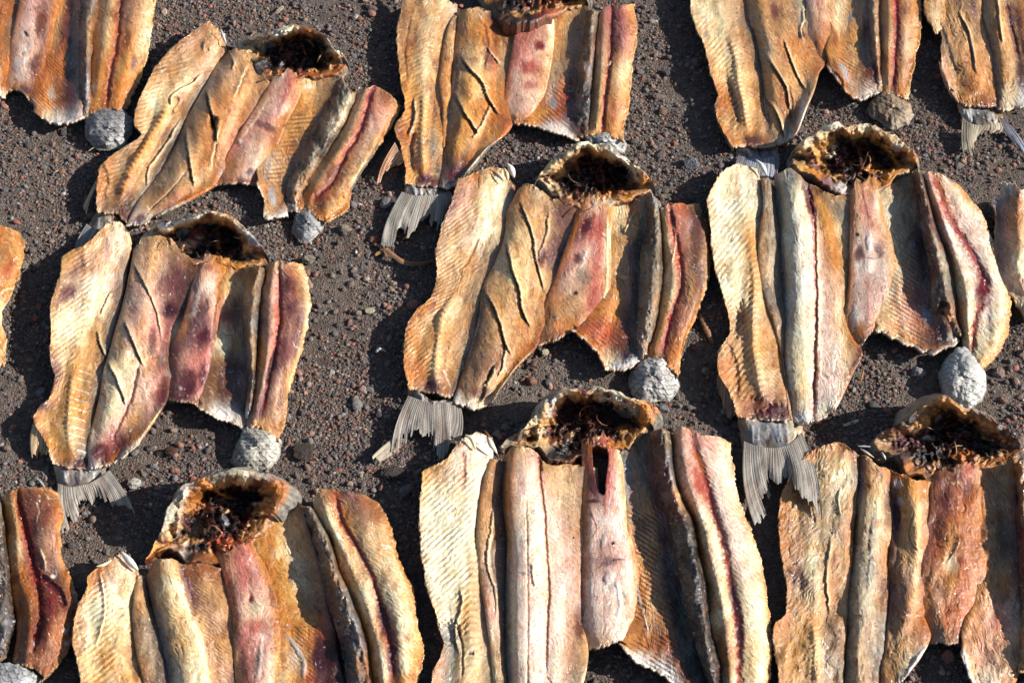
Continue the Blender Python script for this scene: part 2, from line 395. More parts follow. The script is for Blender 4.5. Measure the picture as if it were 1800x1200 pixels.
def radial(name, outline, centre, prof, fs, parent, seed, mat, kind):
    """a lump or bowl over a closed outline; prof(t, H_rim) gives the height; an outer wall goes to the ground"""
    O = parse(outline); n = int(np.sum(np.hypot(np.diff(O[:, 0]), np.diff(O[:, 1])))/1.8)+20
    Rg = ring(O, n)
    cx, cy, ch = centre
    rmax = np.hypot(Rg[:, 0]-cx, Rg[:, 1]-cy).max(); m = max(8, int(rmax/1.8))
    t = np.linspace(0, 1, m)[:, None]
    jit = 1+0.02*fbm(np.arange(n)/9.0, np.zeros(n), seed, 3)[None]*0
    X = cx+(Rg[:, 0][None]-cx)*t*jit; Y = cy+(Rg[:, 1][None]-cy)*t*jit
    X = X+fbm(X/22, Y/22, seed+2, 4, 0.55)*4*t; Y = Y+fbm(X/22, Y/22, seed+4, 4, 0.55)*4*t
    Hr = Rg[:, 2][None]
    H = prof(t, Hr, ch, X, Y, seed)
    Cc = np.broadcast_to(Rg[:, 3:][None], (m, n, 3)).copy(); Gl = np.full(X.shape, 0.5)
    H, Cc, Gl = kind(X, Y, H, Cc, Gl, t, seed)
    H, Cc, Gl = feats(X, Y, H, Cc, Gl, fs, seed)
    H = np.maximum(H, 2.0)
    W = ground_pt(X, Y, H).reshape(m, n, 3)
    # wall
    c0 = W[-1].mean(0); rows = [W]; cols = [Cc]; gls = [Gl]
    outc = PL['G']*0.8+PL['S']*0.15
    K = 9
    for k in range(1, K+1):
        f = k/K; q = W[-1].copy(); dirv = q[:, :2]-c0[:2]; dirv /= np.linalg.norm(dirv, axis=1)[:, None]+1e-9
        bul = 0.004*math.sin(min(1, f*1.3)*math.pi*0.6)
        if prof is head_prof:                                 # the skull slopes away behind its rim
            out = W[-1][:, 2]*np.where(dirv[:, 1] < -0.2, 0.02, 0.10+0.42*np.maximum(0, dirv[:, 1]))
            q[:, :2] += dirv*(out*math.sin(f*math.pi/2))[:, None]
        q[:, :2] += dirv*bul-dirv*0.004*f*f
        q[:, 2] = W[-1][:, 2]*(1-f)+0.0008*f
        q[:, 2] += 0.0006*fbm(np.arange(n)/4.0, np.full(n, k/2.0), seed+8, 2)
        rows.append(q[None])
        mixf = min(1, k/2.0)
        oc_ = outc[None] if prof is not head_prof else outc[None]*smooth(dirv[:, 1:2]*2+0.9)+(PL['A']*0.35+PL['M']*0.3)*(1-smooth(dirv[:, 1:2]*2+0.9))
        cc = Cc[-1]*(1-mixf)+oc_*mixf*(0.8+0.5*fbm(np.arange(n)/3.0, np.full(n, k*0.8), seed+9, 2))[:, None]
        cols.append(cc[None]); gls.append(np.full((1, n), 0.6))
    W = np.concatenate(rows); Cc = np.concatenate(cols); Gl = np.concatenate(gls); M = W.shape[0]
    i, j = np.meshgrid(np.arange(M-1), np.arange(n), indexing='ij'); j2 = (j+1) % n
    Q = np.stack([(i*n+j).ravel(), ((i+1)*n+j).ravel(), ((i+1)*n+j2).ravel(), (i*n+j2).ravel()], 1)
    OCC.append(W.reshape(-1, 3)[::4, :2])
    # winding: make it face up
    a, b, c_ = [W.reshape(-1, 3)[Q[:, k]] for k in range(3)]
    nz = np.cross(b-a, c_-a)[:, 2].sum()
    if nz < 0: Q = Q[:, ::-1]
    return mesh_object(name, W.reshape(-1, 3), Q, Cc.reshape(-1, 3)*ALB, Gl.ravel(), mat, parent)

def tube(P, r, n=6):
    """points Nx3, radius scalar/array -> verts, quads"""
    P = np.asarray(P, float); N = len(P); r = np.broadcast_to(r, (N,))
    T = np.gradient(P, axis=0); T /= np.linalg.norm(T, axis=1)[:, None]+1e-12
    ref = np.array([0.13, 0.21, 0.97]); A = np.cross(T, ref); A /= np.linalg.norm(A, axis=1)[:, None]+1e-9; B = np.cross(T, A)
    an = np.arange(n)/n*2*np.pi
    V = P[:, None]+r[:, None, None]*(np.cos(an)[None, :, None]*A[:, None]+np.sin(an)[None, :, None]*B[:, None])
    i, j = np.meshgrid(np.arange(N-1), np.arange(n), indexing='ij'); j2 = (j+1) % n
    Q = np.stack([(i*n+j).ravel(), (i*n+j2).ravel(), ((i+1)*n+j2).ravel(), ((i+1)*n+j).ravel()], 1)
    return V.reshape(-1, 3), Q

def head_prof(t, Hr, ch, X, Y, seed):
    Hr = Hr*np.where(Hr > 30, 1.18, 0.9)
    base = ch-7+(Hr-ch+7)*smooth((t-0.50)/0.42)**0.8
    rn = 1-np.abs(fbm(X/26, Y/26, seed+61, 3, 0.5))*2
    rn2 = fbm(X/9, Y/9, seed+63, 3, 0.5)
    k = smooth((0.93-t)/0.3)
    return base+k*((rn-0.45)*6+rn2*1.6)-3.0*np.exp(-((1-t)/0.12-1.3)**2)
def head_kind(X, Y, H, Cc, Gl, t, seed):
    """rim of skin and gill cover, a band of stretched membrane in radial folds, a dark wet cavity with shade and glints painted in"""
    n = fbm(X/20, Y/20, seed+65, 4, 0.55); n2 = fbm(X/7, Y/7, seed+67, 3, 0.6)
    cx, cy = X[0].mean(), Y[0].mean(); an = np.arctan2(Y-cy, X-cx)
    fold = fbm(an*2.6+40, t*1.5+np.zeros_like(X), seed+70, 3, 0.45)
    H = H+fold*4.0*smooth((t-0.3)/0.3)*smooth((0.96-t)/0.2)+n2*0.5
    rimc = Cc*(1+0.3*n2)[..., None]
    br = smooth(n*1.6+0.0)[..., None]*0.7
    rimc = rimc*(1-br)+(PL['A']*0.45+PL['U']*0.45)*br
    mem = (PL['T']*0.45+PL['Y']*0.25+PL['A']*0.25)*(1+0.5*fold+0.3*n2)[..., None]
    db = smooth(n*1.5-fold*0.8+0.25)[..., None]*0.85
    mem = mem*(1-db)+(PL['B']*0.5+PL['M']*0.3)*db
    cav = PL['D']*0.5+PL['M']*0.08  # dark guts, with the shade of the hollow painted in
    red = smooth(n*1.6+n2*0.5-0.12)[..., None]*0.85
    cav = cav*(1-red)+(PL['M']*0.8+PL['A']*0.32)*red
    gl = smooth(n2*1.6-0.55)[..., None]*0.7
    cav = cav*(1-gl)+PL['T']*0.5*gl  # pale glints painted into the cavity colour
    a = smooth((0.86-t+n*0.10)/0.07)[..., None]; b = smooth((0.72-t+n*0.20+fold*0.06)/0.10)[..., None]
    Cc = rimc*(1-a)+mem*a; Cc = Cc*(1-b)+cav*b
    return H, np.clip(Cc, 0.004, 0.8), np.clip(0.55+0.35*b[..., 0]+n*0.3, 0, 1)
def dome_prof(t, Hr, ch, X, Y, seed):
    return Hr+(ch-Hr)*0.6*(1-t**2.4)+fbm(X/30, Y/30, seed, 3)*2.2
def scale_kind(ps, ang, c1, c2):
    def k(X, Y, H, Cc, Gl, t, seed):
        a = math.radians(ang); ca, sa = math.cos(a), math.sin(a)
        w = fbm(X/30, Y/30, seed+3, 2)*2
        U = (X*ca+Y*sa+w)/(ps*1.3); V = (-X*sa+Y*ca+w)/(ps*0.75)
        best = np.full(X.shape, 9.0); lift = np.zeros(X.shape); idv = np.zeros(X.shape)
        # rows of round scales, each row overlapping the one below it
        for dr in (-1, 0, 1, 2):
            row = np.floor(V)+dr*-1
            off = 0.5*(np.mod(row, 2)); cu = np.round(U-off)+off
            dd = np.hypot((U-cu)/0.60, (V-row)/1.25)
            ins = (dd < 1) & (V-row > -0.4)
            lift = np.where(ins, dd, lift); idv = np.where(ins, _hash(cu*2, row, seed)/4294967296.0, idv)
        H = H+0.8*lift*(lift < 0.93)
        A = np.mean([PL[q] for q in c1], axis=0)*0.42; B = np.mean([PL[q] for q in c2], axis=0)*0.85
        big = fbm(X/26, Y/26, seed+5, 3)*0.6+(X-X.mean())/90
        e = smooth((lift-0.80)/0.14)
        mid = np.clip(0.42+0.35*lift**1.6+0.14*(idv-0.5)+big*0.5-1.0*e+0.05*fbm(X/3, Y/3, seed+6, 2), 0, 1)[..., None]
        Cc = A*(1-mid)+B*mid
        dirt = smooth(fbm(X/14, Y/14, seed+9, 4)*1.5-0.35)[..., None]*0.15
        Cc = Cc*(1-dirt)+PL['H']*0.6*dirt
        return H, Cc, np.full(X.shape, 0.35)
    return k

def fin(name, base, tip, parent, seed, rays=34, cols=('GLW', 'U'), h1=3.0, bend=2.0, split=0.10, mat=None, thick=1.2, lap=0):
    """a fan of rays from a base line to a ragged tip line ('x,y,h' lists, left to right)"""
    B = parse(base); T = parse(tip); nu = rays*6
    B = resample(B, nu); T = resample(T, nu)
    rgen = np.random.RandomState(seed+50); gap = rgen.rand(rays)**1.5+0.35; cum = np.concatenate([[0], np.cumsum(gap)])/gap.sum()
    uu = np.interp(np.arange(nu)/6.0, np.arange(rays+1), cum)*(nu-1); B = np.stack([np.interp(uu, np.arange(nu), B[:, k]) for k in range(6)], 1); T = np.stack([np.interp(uu, np.arange(nu), T[:, k]) for k in range(6)], 1)
    T[:, 1] += fbm(np.arange(nu)/7.0, np.zeros(nu), seed+51, 3)*5; T[:, 0] += fbm(np.arange(nu)/14.0, np.zeros(nu), seed+52, 2)*3
    L = np.hypot(B[:, 0]-T[:, 0], B[:, 1]-T[:, 1]).max(); nv = max(10, int(L/1.8))
    r = np.arange(nu); ray = r//6; fr = (r % 6)/6.0
    rng = np.random.RandomState(seed); rl = 1-0.10*rng.rand(rays+1)**2-0.18*(rng.rand(rays+1) > 0.86)
    ln = rl[np.minimum(ray, rays)]
    v = np.linspace(0, 1, nv)[None]; vv = v*ln[:, None]
    sw = 0.16*L*np.sin(np.minimum(1, vv)*np.pi*0.9)*(B[:, 0]-B[:, 0].mean())[:, None]/(np.ptp(B[:, 0])+1)*bend*0.5; B = B.copy(); B[:, 1] -= lap; B[:, 2] += lap*0.4
    X = B[:, None, 0]*(1-vv)+T[:, None, 0]*vv+sw; Y = B[:, None, 1]*(1-vv)+T[:, None, 1]*vv
    H = B[:, None, 2]*(1-vv)+T[:, None, 2]*vv
    rd = np.abs(fr-0.5)*2                                  # 0 on the ray, 1 between rays
    H = H+0.35*(1-rd**1.5)[:, None]*(1-0.4*vv)+fbm(X/25, Y/40, seed, 2)*2.5*vv
    # rays separate towards the tip
    Y = Y-0*X
    A = np.mean([PL[q] for q in cols[0]], axis=0); D = np.mean([PL[q] for q in cols[1]], axis=0)
    rc = (0.7+0.55*rng.rand(rays+1))[np.minimum(ray, rays)]
    tint = smooth(fbm(np.broadcast_to(r[:, None], X.shape)/30.0, Y/60, seed+4, 3)+0.3)[..., None]
    A2 = A*(1-0.35*tint)+PL['A']*0.5*0.35*tint
    m = 0.55*smooth((rd*1.3-0.25)[:, None]+0.15*fbm(X/3, Y/12, seed+5, 2))[..., None]
    Cc = A2*rc[:, None, None]*(1-m)+D*m
    bands = smooth(fbm(X/6, Y/9, seed+6, 3)*1.2-0.35)[..., None]*0.35
    Cc = Cc*(1-bands)+PL['U']*bands
    W = ground_pt(X, Y, np.maximum(H, 1.8))
    Q = grid_quads(nu, nv)
    # tears between rays near the tip
    qi = (Q[:, 0]//nv); qj = (Q[:, 0] % nv)/nv
    tear = rng.rand(rays+1)**3*split*2.0
    keep = ~(((qi % 6) == 5) & (qj > 1-tear[np.minimum(qi//6, rays)]))
    V, Q2, top, isb = shell(W, Q[keep], np.full(len(W), thick/1000))
    c = Cc.reshape(-1, 3)[top]; OCC.append(W[::6, :2])
    return mesh_object(name, V, Q2, c*ALB, np.full(len(V), 0.25), mat or MAT['fin'], parent)

# ------------------------------------------------------------------ materials
def nodes_mat(name):
    m = bpy.data.materials.new(name); m.use_nodes = True; nt = m.node_tree; nt.nodes.clear()
    out = nt.nodes.new('ShaderNodeOutputMaterial'); b = nt.nodes.new('ShaderNodeBsdfPrincipled')
    nt.links.new(b.outputs[0], out.inputs[0]); return m, nt, b
def nd(nt, t, **k):
    n = nt.nodes.new(t)
    for a, v in k.items():
        if a.startswith('i_'): n.inputs[int(a[2:]) if a[2:].isdigit() else a[2:]].default_value = v
        else: setattr(n, a, v)
    return n
def noise(nt, co, scale, detail=4, rough=0.6):
    n = nd(nt, 'ShaderNodeTexNoise'); n.inputs['Scale'].default_value = scale; n.inputs['Detail'].default_value = detail
    n.inputs['Roughness'].default_value = rough; nt.links.new(co, n.inputs['Vector']); return n
def maprange(nt, src, a, b, c, d):
    n = nd(nt, 'ShaderNodeMapRange'); nt.links.new(src, n.inputs[0])
    for i, v in enumerate((a, b, c, d)): n.inputs[i+1].default_value = v
    return n
def mulcol(nt, a, fac):
    n = nd(nt, 'ShaderNodeMix', data_type='RGBA', blend_type='MULTIPLY'); n.inputs[0].default_value = 1
    nt.links.new(a, n.inputs[6]); nt.links.new(fac, n.inputs[7]); return n.outputs[2]
def tinted(name, r0, r1, coat=0.0, sss=0.0, bump=0.3, lo=0.72, hi=1.25, n1=420, n2=1500, spec=0.5, grain=False):
    m, nt, b = nodes_mat(name)
    at = nd(nt, 'ShaderNodeAttribute', attribute_name='tint'); tc = nd(nt, 'ShaderNodeTexCoord')
    A = noise(nt, tc.outputs['Object'], n1, 5, 0.65); B = noise(nt, tc.outputs['Object'], n2, 3)
    f = maprange(nt, A.outputs[0], 0.3, 0.7, lo, hi)
    b_in = mulcol(nt, at.outputs['Color'], f.outputs[0])
    if grain:                                                 # fine muscle fibre running along the grain of each piece
        ga = nd(nt, 'ShaderNodeAttribute', attribute_name='grain'); mp = nd(nt, 'ShaderNodeMapping'); mp.inputs['Scale'].default_value = (130, 1050, 90)
        nt.links.new(ga.outputs['Vector'], mp.inputs[0]); G1 = noise(nt, mp.outputs[0], 1.0, 5, 0.62)
        G1.inputs['Distortion'].default_value = 0.5
        gf = maprange(nt, G1.outputs[0], 0.32, 0.68, 0.82, 1.16); b_in = mulcol(nt, b_in, gf.outputs[0]) 
    nt.links.new(b_in, b.inputs['Base Color'])
    r = maprange(nt, at.outputs['Alpha'], 0, 1, r0, r1)
    rn = nd(nt, 'ShaderNodeMath', operation='MULTIPLY_ADD'); nt.links.new(B.outputs[0], rn.inputs[0]); rn.inputs[1].default_value = 0.25; nt.links.new(r.outputs[0], rn.inputs[2])
    nt.links.new(rn.outputs[0], b.inputs['Roughness'])
    bp = nd(nt, 'ShaderNodeBump'); bp.inputs['Strength'].default_value = bump; bp.inputs['Distance'].default_value = 0.0012
    ad = nd(nt, 'ShaderNodeMath', operation='MULTIPLY_ADD'); nt.links.new(A.outputs[0], ad.inputs[0]); ad.inputs[1].default_value = 1.0; nt.links.new(B.outputs[0], ad.inputs[2])
    
    hh = ad.outputs[0]
    if grain:
        a2 = nd(nt, 'ShaderNodeMath', operation='MULTIPLY_ADD'); nt.links.new(G1.outputs[0], a2.inputs[0]); a2.inputs[1].default_value = 2.2; nt.links.new(hh, a2.inputs[2]); hh = a2.outputs[0]
    nt.links.new(hh, bp.inputs['Height']); nt.links.new(bp.outputs[0], b.inputs['Normal'])
    b.inputs['Specular IOR Level'].default_value = spec
    if coat:
        cw = maprange(nt, at.outputs['Alpha'], 0.25, 0.9, 0, coat); nt.links.new(cw.outputs[0], b.inputs['Coat Weight'])
        b.inputs['Coat Roughness'].default_value = 0.13
        C2 = noise(nt, tc.outputs['Object'], 240, 3, 0.6); bp2 = nd(nt, 'ShaderNodeBump'); bp2.inputs['Strength'].default_value = 1.0; bp2.inputs['Distance'].default_value = 0.0030
        nt.links.new(C2.outputs[0], bp2.inputs['Height']); nt.links.new(bp2.outputs[0], b.inputs['Coat Normal'])
    if sss:
        b.inputs['Subsurface Weight'].default_value = sss; b.inputs['Subsurface Scale'].default_value = 0.005
        b.inputs['Subsurface Radius'].default_value = (1.0, 0.45, 0.2)
    return m
MAT = {
    'flesh': tinted('dried_flesh', 0.40, 0.12, coat=1.0, sss=0.2, bump=0.5, lo=0.86, hi=1.14, grain=True),
    'head': tinted('dried_head', 0.42, 0.14, coat=0.9, sss=0.05, bump=0.7, lo=0.75, hi=1.25, n1=300),
    'fin': tinted('fin_rays', 0.5, 0.35, bump=0.4, lo=0.75, hi=1.2, n1=600),
    'scale': tinted('scaly_skin', 0.5, 0.28, bump=0.15, lo=0.92, hi=1.08, n1=350),
    'bone': tinted('bone', 0.5, 0.35, bump=0.3, lo=0.85, hi=1.1),
    'pebble': tinted('pebble_stone', 0.85, 0.6, bump=0.6, lo=0.65, hi=1.3, n1=700, n2=2500, spec=0.3),
    'straw': tinted('dry_straw', 0.7, 0.5, bump=0.4, lo=0.7, hi=1.2, n1=500, spec=0.3),
}
def ground_material():
    m, nt, b = nodes_mat('gravelly_soil')
    tc = nd(nt, 'ShaderNodeTexCoord'); co = tc.outputs['Object']
    v1 = nd(nt, 'ShaderNodeTexVoronoi'); v1.inputs['Scale'].default_value = 430; nt.links.new(co, v1.inputs['Vector'])
    v2 = nd(nt, 'ShaderNodeTexVoronoi'); v2.inputs['Scale'].default_value = 950; nt.links.new(co, v2.inputs['Vector'])
    big = noise(nt, co, 7, 6, 0.6); mid = noise(nt, co, 90, 5, 0.7)
    sep = nd(nt, 'ShaderNodeSeparateColor'); nt.links.new(v1.outputs['Color'], sep.inputs[0])
    ramp = nd(nt, 'ShaderNodeValToRGB'); nt.links.new(sep.outputs[0], ramp.inputs[0])
    e = ramp.color_ramp.elements; e[0].position = 0; e[0].color = (0.080, 0.060, 0.048, 1); e[1].position = 1; e[1].color = (0.30, 0.23, 0.17, 1)
    for p, c in ((0.3, (0.12, 0.092, 0.078)), (0.55, (0.15, 0.10, 0.080)), (0.72, (0.12, 0.115, 0.11)), (0.88, (0.20, 0.105, 0.08))):
        q = ramp.color_ramp.elements.new(p); q.color = (*c, 1)
    soil = nd(nt, 'ShaderNodeMix', data_type='RGBA'); nt.links.new(big.outputs[0], soil.inputs[0])
    fm = maprange(nt, big.outputs[0], 0.42, 0.62, 0.25, 0.85); nt.links.new(fm.outputs[0], soil.inputs[0])
    nt.links.new(ramp.outputs[0], soil.inputs[6]); soil.inputs[7].default_value = (0.195, 0.158, 0.132, 1)
    f = maprange(nt, mid.outputs[0], 0.3, 0.7, 0.6, 1.35)
    c = mulcol(nt, soil.outputs[2], f.outputs[0])
    s2 = nd(nt, 'ShaderNodeSeparateColor'); nt.links.new(v2.outputs['Color'], s2.inputs[0]); f2 = maprange(nt, s2.outputs[1], 0, 1, 0.7, 1.35)
    c = mulcol(nt, c, f2.outputs[0]); nt.links.new(c, b.inputs['Base Color'])
    b.inputs['Roughness'].default_value = 0.95; b.inputs['Specular IOR Level'].default_value = 0.15
    h = nd(nt, 'ShaderNodeMath', operation='MULTIPLY_ADD'); nt.links.new(v1.outputs['Distance'], h.inputs[0]); h.inputs[1].default_value = -1.2; nt.links.new(mid.outputs[0], h.inputs[2])
    h2 = nd(nt, 'ShaderNodeMath', operation='MULTIPLY_ADD'); nt.links.new(v2.outputs['Distance'], h2.inputs[0]); h2.inputs[1].default_value = -0.7; nt.links.new(h.outputs[0], h2.inputs[2])
    bp = nd(nt, 'ShaderNodeBump'); bp.inputs['Strength'].default_value = 1.0; bp.inputs['Distance'].default_value = 0.0022
    nt.links.new(h2.outputs[0], bp.inputs['Height']); nt.links.new(bp.outputs[0], b.inputs['Normal'])
    return m
MAT['ground'] = ground_material()

# ------------------------------------------------------------------ the ground, out to the horizon
def ground_height(x, y):
    return (fbm(x*6, y*6, 401, 4)*0.0035+fbm(x*45, y*45, 402, 3)*0.0014-np.abs(fbm(x*11, y*11, 404, 2))*0.002)-0.0012
def build_ground():
    def axis(a, b, s, far):
        c = list(np.arange(a, b, s)); g = s; L = [c[0]]; Rr = [c[-1]]
        while Rr[-1] < far: g *= 1.5; Rr.append(Rr[-1]+g)
        g = s
        while L[-1] > -far: g *= 1.5; L.append(L[-1]-g)
        return np.array(L[::-1][:-1]+c+Rr[1:])
    ax = axis(-0.95, 0.95, 0.0034, 120); ay = axis(-0.75, 0.95, 0.0034, 120)
    X, Y = np.meshgrid(ax, ay, indexing='ij')
    fade = np.exp(-np.maximum(0, np.hypot(X, Y)-1.5)*1.5)
    Z = ground_height(X, Y)*fade
    nu, nv = X.shape; Q = grid_quads(nu, nv)[:, ::-1]
    V = np.stack([X.ravel(), Y.ravel(), Z.ravel()], 1)
    o = mesh_object('ground', V, Q, None, None, MAT['ground'], None); o['kind'] = 'structure'
build_ground()

def ico(sub):
    import bmesh
    bm = bmesh.new(); bmesh.ops.create_icosphere(bm, subdivisions=sub, radius=1.0)
    V = np.array([v.co[:] for v in bm.verts]); bm.verts.index_update()
    Fc = np.array([[v.index for v in f.verts] for f in bm.faces]); bm.free(); return V, Fc
STONE = np.array([(0.085, 0.080, 0.080), (0.12, 0.115, 0.115), (0.16, 0.155, 0.15), (0.15, 0.082, 0.062), (0.21, 0.115, 0.085), (0.17, 0.12, 0.10),
                  (0.06, 0.056, 0.06), (0.25, 0.19, 0.145), (0.13, 0.10, 0.09), (0.10, 0.085, 0.08), (0.34, 0.31, 0.27), (0.23, 0.095, 0.065)])
STONE_P = np.array([.17, .14, .08, .11, .07, .09, .12, .03, .10, .10, .008, .03]); STONE_P = STONE_P/STONE_P.sum()
def stone_shapes(V0, n, rng, flat=0.7, ang=0.5):
    out = []
    for _ in range(n):
        V = V0.copy()
        for _k in range(7):                                   # slice facets off a ball
            d = rng.normal(size=3); d /= np.linalg.norm(d); h = 0.62+0.3*rng.rand()
            p = V @ d; V = V-np.outer(np.maximum(0, p-h)*ang, d)*1.5
        V = V*(1+0.05*rng.normal(size=(len(V), 1)))*np.array([1, 0.65+0.35*rng.rand(), flat*(0.6+0.5*rng.rand())])
        out.append(V)
    return np.array(out)
def scatter(n, r0, r1, sub, rng, occ, power=2.0, smoothf=False, clump=True):
    V0, F0 = ico(sub); shp = stone_shapes(V0, 24, rng)
    x = rng.uniform(-0.85, 0.85, n*3); y = rng.uniform(-0.62, 0.85, n*3)
    if clump:
        dn = smooth(fbm(x*5, y*5, 777, 3)*1.1+0.55); k = rng.rand(len(x)) < 0.12+0.88*dn; x, y = x[k], y[k]
    k = ~occ(x, y); x, y = x[k][:n], y[k][:n]; n = len(x)
    r = r0+(r1-r0)*rng.rand(n)**power
    a = rng.rand(n)*2*np.pi; sh = shp[rng.randint(0, 24, n)]*r[:, None, None]
    tl = rng.normal(size=n)*0.35
    ca, sa, ct, st = np.cos(a), np.sin(a), np.cos(tl), np.sin(tl)
    X, Y, Z = sh[..., 0], sh[..., 1], sh[..., 2]
    X, Z = X*ct[:, None]-Z*st[:, None], X*st[:, None]+Z*ct[:, None]
    X, Y = X*ca[:, None]-Y*sa[:, None], X*sa[:, None]+Y*ca[:, None]
    gz = ground_height(x, y)
    V = np.stack([X+x[:, None], Y+y[:, None], Z+(gz+r*(0.15+0.3*rng.rand(n)))[:, None]], -1).reshape(-1, 3)
    Fc = (F0[None]+(np.arange(n)*len(V0))[:, None, None]).reshape(-1, 3)
    c = np.array([1.42, 1.34, 1.26])*STONE[rng.choice(len(STONE), n, p=STONE_P)]*(0.75+0.5*rng.rand(n))[:, None]*(1+0.03*rng.normal(size=(n, 3)))
    c = np.repeat(c, len(V0), axis=0)
    return V, Fc, c

# ------------------------------------------------------------------ the fish
GROUP = 'split fish laid out in rows to dry on the gravel'
def thing(name, label, cat, px, py, group=None, kind=None):
    o = bpy.data.objects.new(name, None); COL.objects.link(o)
    o.location = ground_pt([px], [py], [0])[0].tolist(); o.empty_display_size = 0.05
    o['label'] = label; o['category'] = cat
    if group: o['group'] = group
    return o
def fish(label, px, py): return thing('dried_fish', label, 'dried fish', px, py, GROUP)

def strands(parent, cx, cy, rx, ry, h0, n, seed, name='connective_tissue', cols='AQBDT', rad=0.0007, ln=26):
    rng = np.random.RandomState(seed)
    for i in range(n):
        a = rng.rand()*6.28; q = math.sqrt(rng.rand())
        x = cx+rx*q*math.cos(a); y = cy+ry*q*math.sin(a); d = rng.rand()*6.28; L = ln*(0.4+rng.rand())
        m = 12; s = np.linspace(0, 1, m); bend = rng.normal()*0.8
        px = x+np.cos(d+bend*s)*L*s; py = y+np.sin(d+bend*s)*L*s
        h = h0+rng.rand()*10+np.sin(s*np.pi)*(4+6*rng.rand())-6*s*rng.rand()
        V, Q = tube(ground_pt(px, py, np.maximum(h, 3)), rad*(0.5+rng.rand())*np.sin(s*2.6+0.35), 5)
        c = np.tile(PL[cols[rng.randint(len(cols))]]*(0.6+0.5*rng.rand())*0.6, (len(V), 1))
        mesh_object(name, V, Q, c, np.full(len(c), 0.7), MAT['head'], parent)

def head(parent, outline, centre, fs, seed, tissue=True):
    h = radial('head', outline, centre, head_prof, fs, parent, seed, MAT['head'], head_kind)
    if tissue:
        O = parse(outline); rx = np.ptp(O[:, 0])*0.34; ry = np.ptp(O[:, 1])*0.30
        strands(h, centre[0], centre[1]+4, rx, ry, centre[2]+4, 4, seed+1)
    return h
def stump(parent, outline, centre, seed, ps=9, ang=0, c1='UUS', c2='WGS', name='scaly_tail_skin', fs=()):
    return radial(name, outline, centre, dome_prof, fs, parent, seed, MAT['scale'], scale_kind(ps, ang, c1, c2))
def shard(parent, name, pl, w, col, seed=1, thick=0.0012):
    """a thin curved sliver of bone: 'x,y,h' line with a width in mm"""
    P = resample(parse(pl), 14); W = ground_pt(P[:, 0], P[:, 1], P[:, 2]); s = np.linspace(0, 1, 14)
    T = np.gradient(W, axis=0); T /= np.linalg.norm(T, axis=1)[:, None]; A = np.cross(T, [0, -0.5, 0.85])
    ww = (w/1000*np.sin(0.25+s*2.7))[:, None]
    V = np.concatenate([W+A*ww, W+np.array([0, 0, thick]), W-A*ww, W-np.array([0, 0, thick])]); n = 14
    Q = []
    for k in range(4):
        for i in range(n-1): Q.append([k*n+i, k*n+i+1, ((k+1) % 4)*n+i+1, ((k+1) % 4)*n+i])
    c = np.tile(np.mean([PL[q] for q in col], axis=0), (4*n, 1))*(0.85+0.3*fbm(np.arange(4*n)/5, np.zeros(4*n), seed, 2))[:, None]
    return mesh_object(name, V, np.array(Q), c*ALB, np.full(4*n, 0.3), MAT['bone'], parent)

def stem_folds(x0, y0, x1, y1, x2, y2, x3, y3, seed, n=9, dark='SU'):
    """irregular creases of shrunken skin across the root of a tail"""
    r = np.random.RandomState(seed); out = []
    for i in range(n):
        a = (i+r.rand()*0.9)/n; b = np.clip(a+r.normal()*0.05, 0, 1); s = r.rand()*0.4; e = 0.6+0.4*r.rand()
        p = lambda q, v: (x0+(x1-x0)*q)*(1-v)+(x2+(x3-x2)*q)*v
        w = lambda q, v: (y0+(y1-y0)*q)*(1-v)+(y2+(y3-y2)*q)*v
        m = (a+b)/2+r.normal()*0.02; lt = r.rand() < 0.5
        out.append(('s', '%.0f,%.0f %.0f,%.0f %.0f,%.0f' % (p(a, s), w(a, s), p(m, (s+e)/2), w(m, (s+e)/2), p(b, e), w(b, e)), 2+2.5*r.rand(), 'W' if lt else dark, .4, 0.8 if lt else -0.8))
    return out

# large pale fish, middle right
f = fish('largest pale cream fish, its broad grey tail fin lying over the fish below', 1500, 500)
flesh('backbone_fillet', [
 '1262,306,30,TC 1244,350,32,EC 1248,400,30 1256,470,28,C 1268,510,27 1281,560,24,T 1283,580,22 1264,618,26 1262,655,26,O 1283,690,24,T 1297,735,20,T',
 '1278,294,26,C 1278,350,25,CE 1288,420,24 1300,500,22,C 1308,560,18,T 1300,610,17 1303,660,17,YT 1318,737,16,A',
 '1300,288,23,C 1312,350,22,E 1320,420,21,Y 1328,500,22,Y 1325,560,22,YC 1326,610,22,Y 1334,660,22,YE 1345,710,20,A 1350,738,17,M',
 '1326,296,21,C 1337,330,18,L 1337,400,14,L 1342,460,14,GL 1350,510,15,T 1360,560,15,T 1368,620,14,YT 1380,690,12,T 1386,737,10,M'],
 [('r', '1312,300 1318,420 1328,500 1325,600 1334,660 1350,738', 1.05, 11.5, 1.5, -1, 330, 740, 60),
  ('r', '1325,560 1334,660 1350,738', 1.2, 9, 1.2, 1, 590, 740, 40, 'G', 0.25),
  ('v', '1322,440 1329,500 1325,560 1326,610 1334,660 1345,705', 9, 10, 3, 'YE'),
  ('s', '1296,296 1294,330 1300,350', 3, 'O', .5, 0), ('b', 1330, 715, 20, 22, 0, 'AM', .5, -3), ('b', 1365, 722, 22, 14, 0, 'M', .85, -3),
  ('b', 1296, 565, 14, 30, 10, 'G', .35, -6), ('s', '1275,600 1290,640 1296,700', 8, 'A', .35, -3)],
 f, 101, fib=-52, tone=.6)
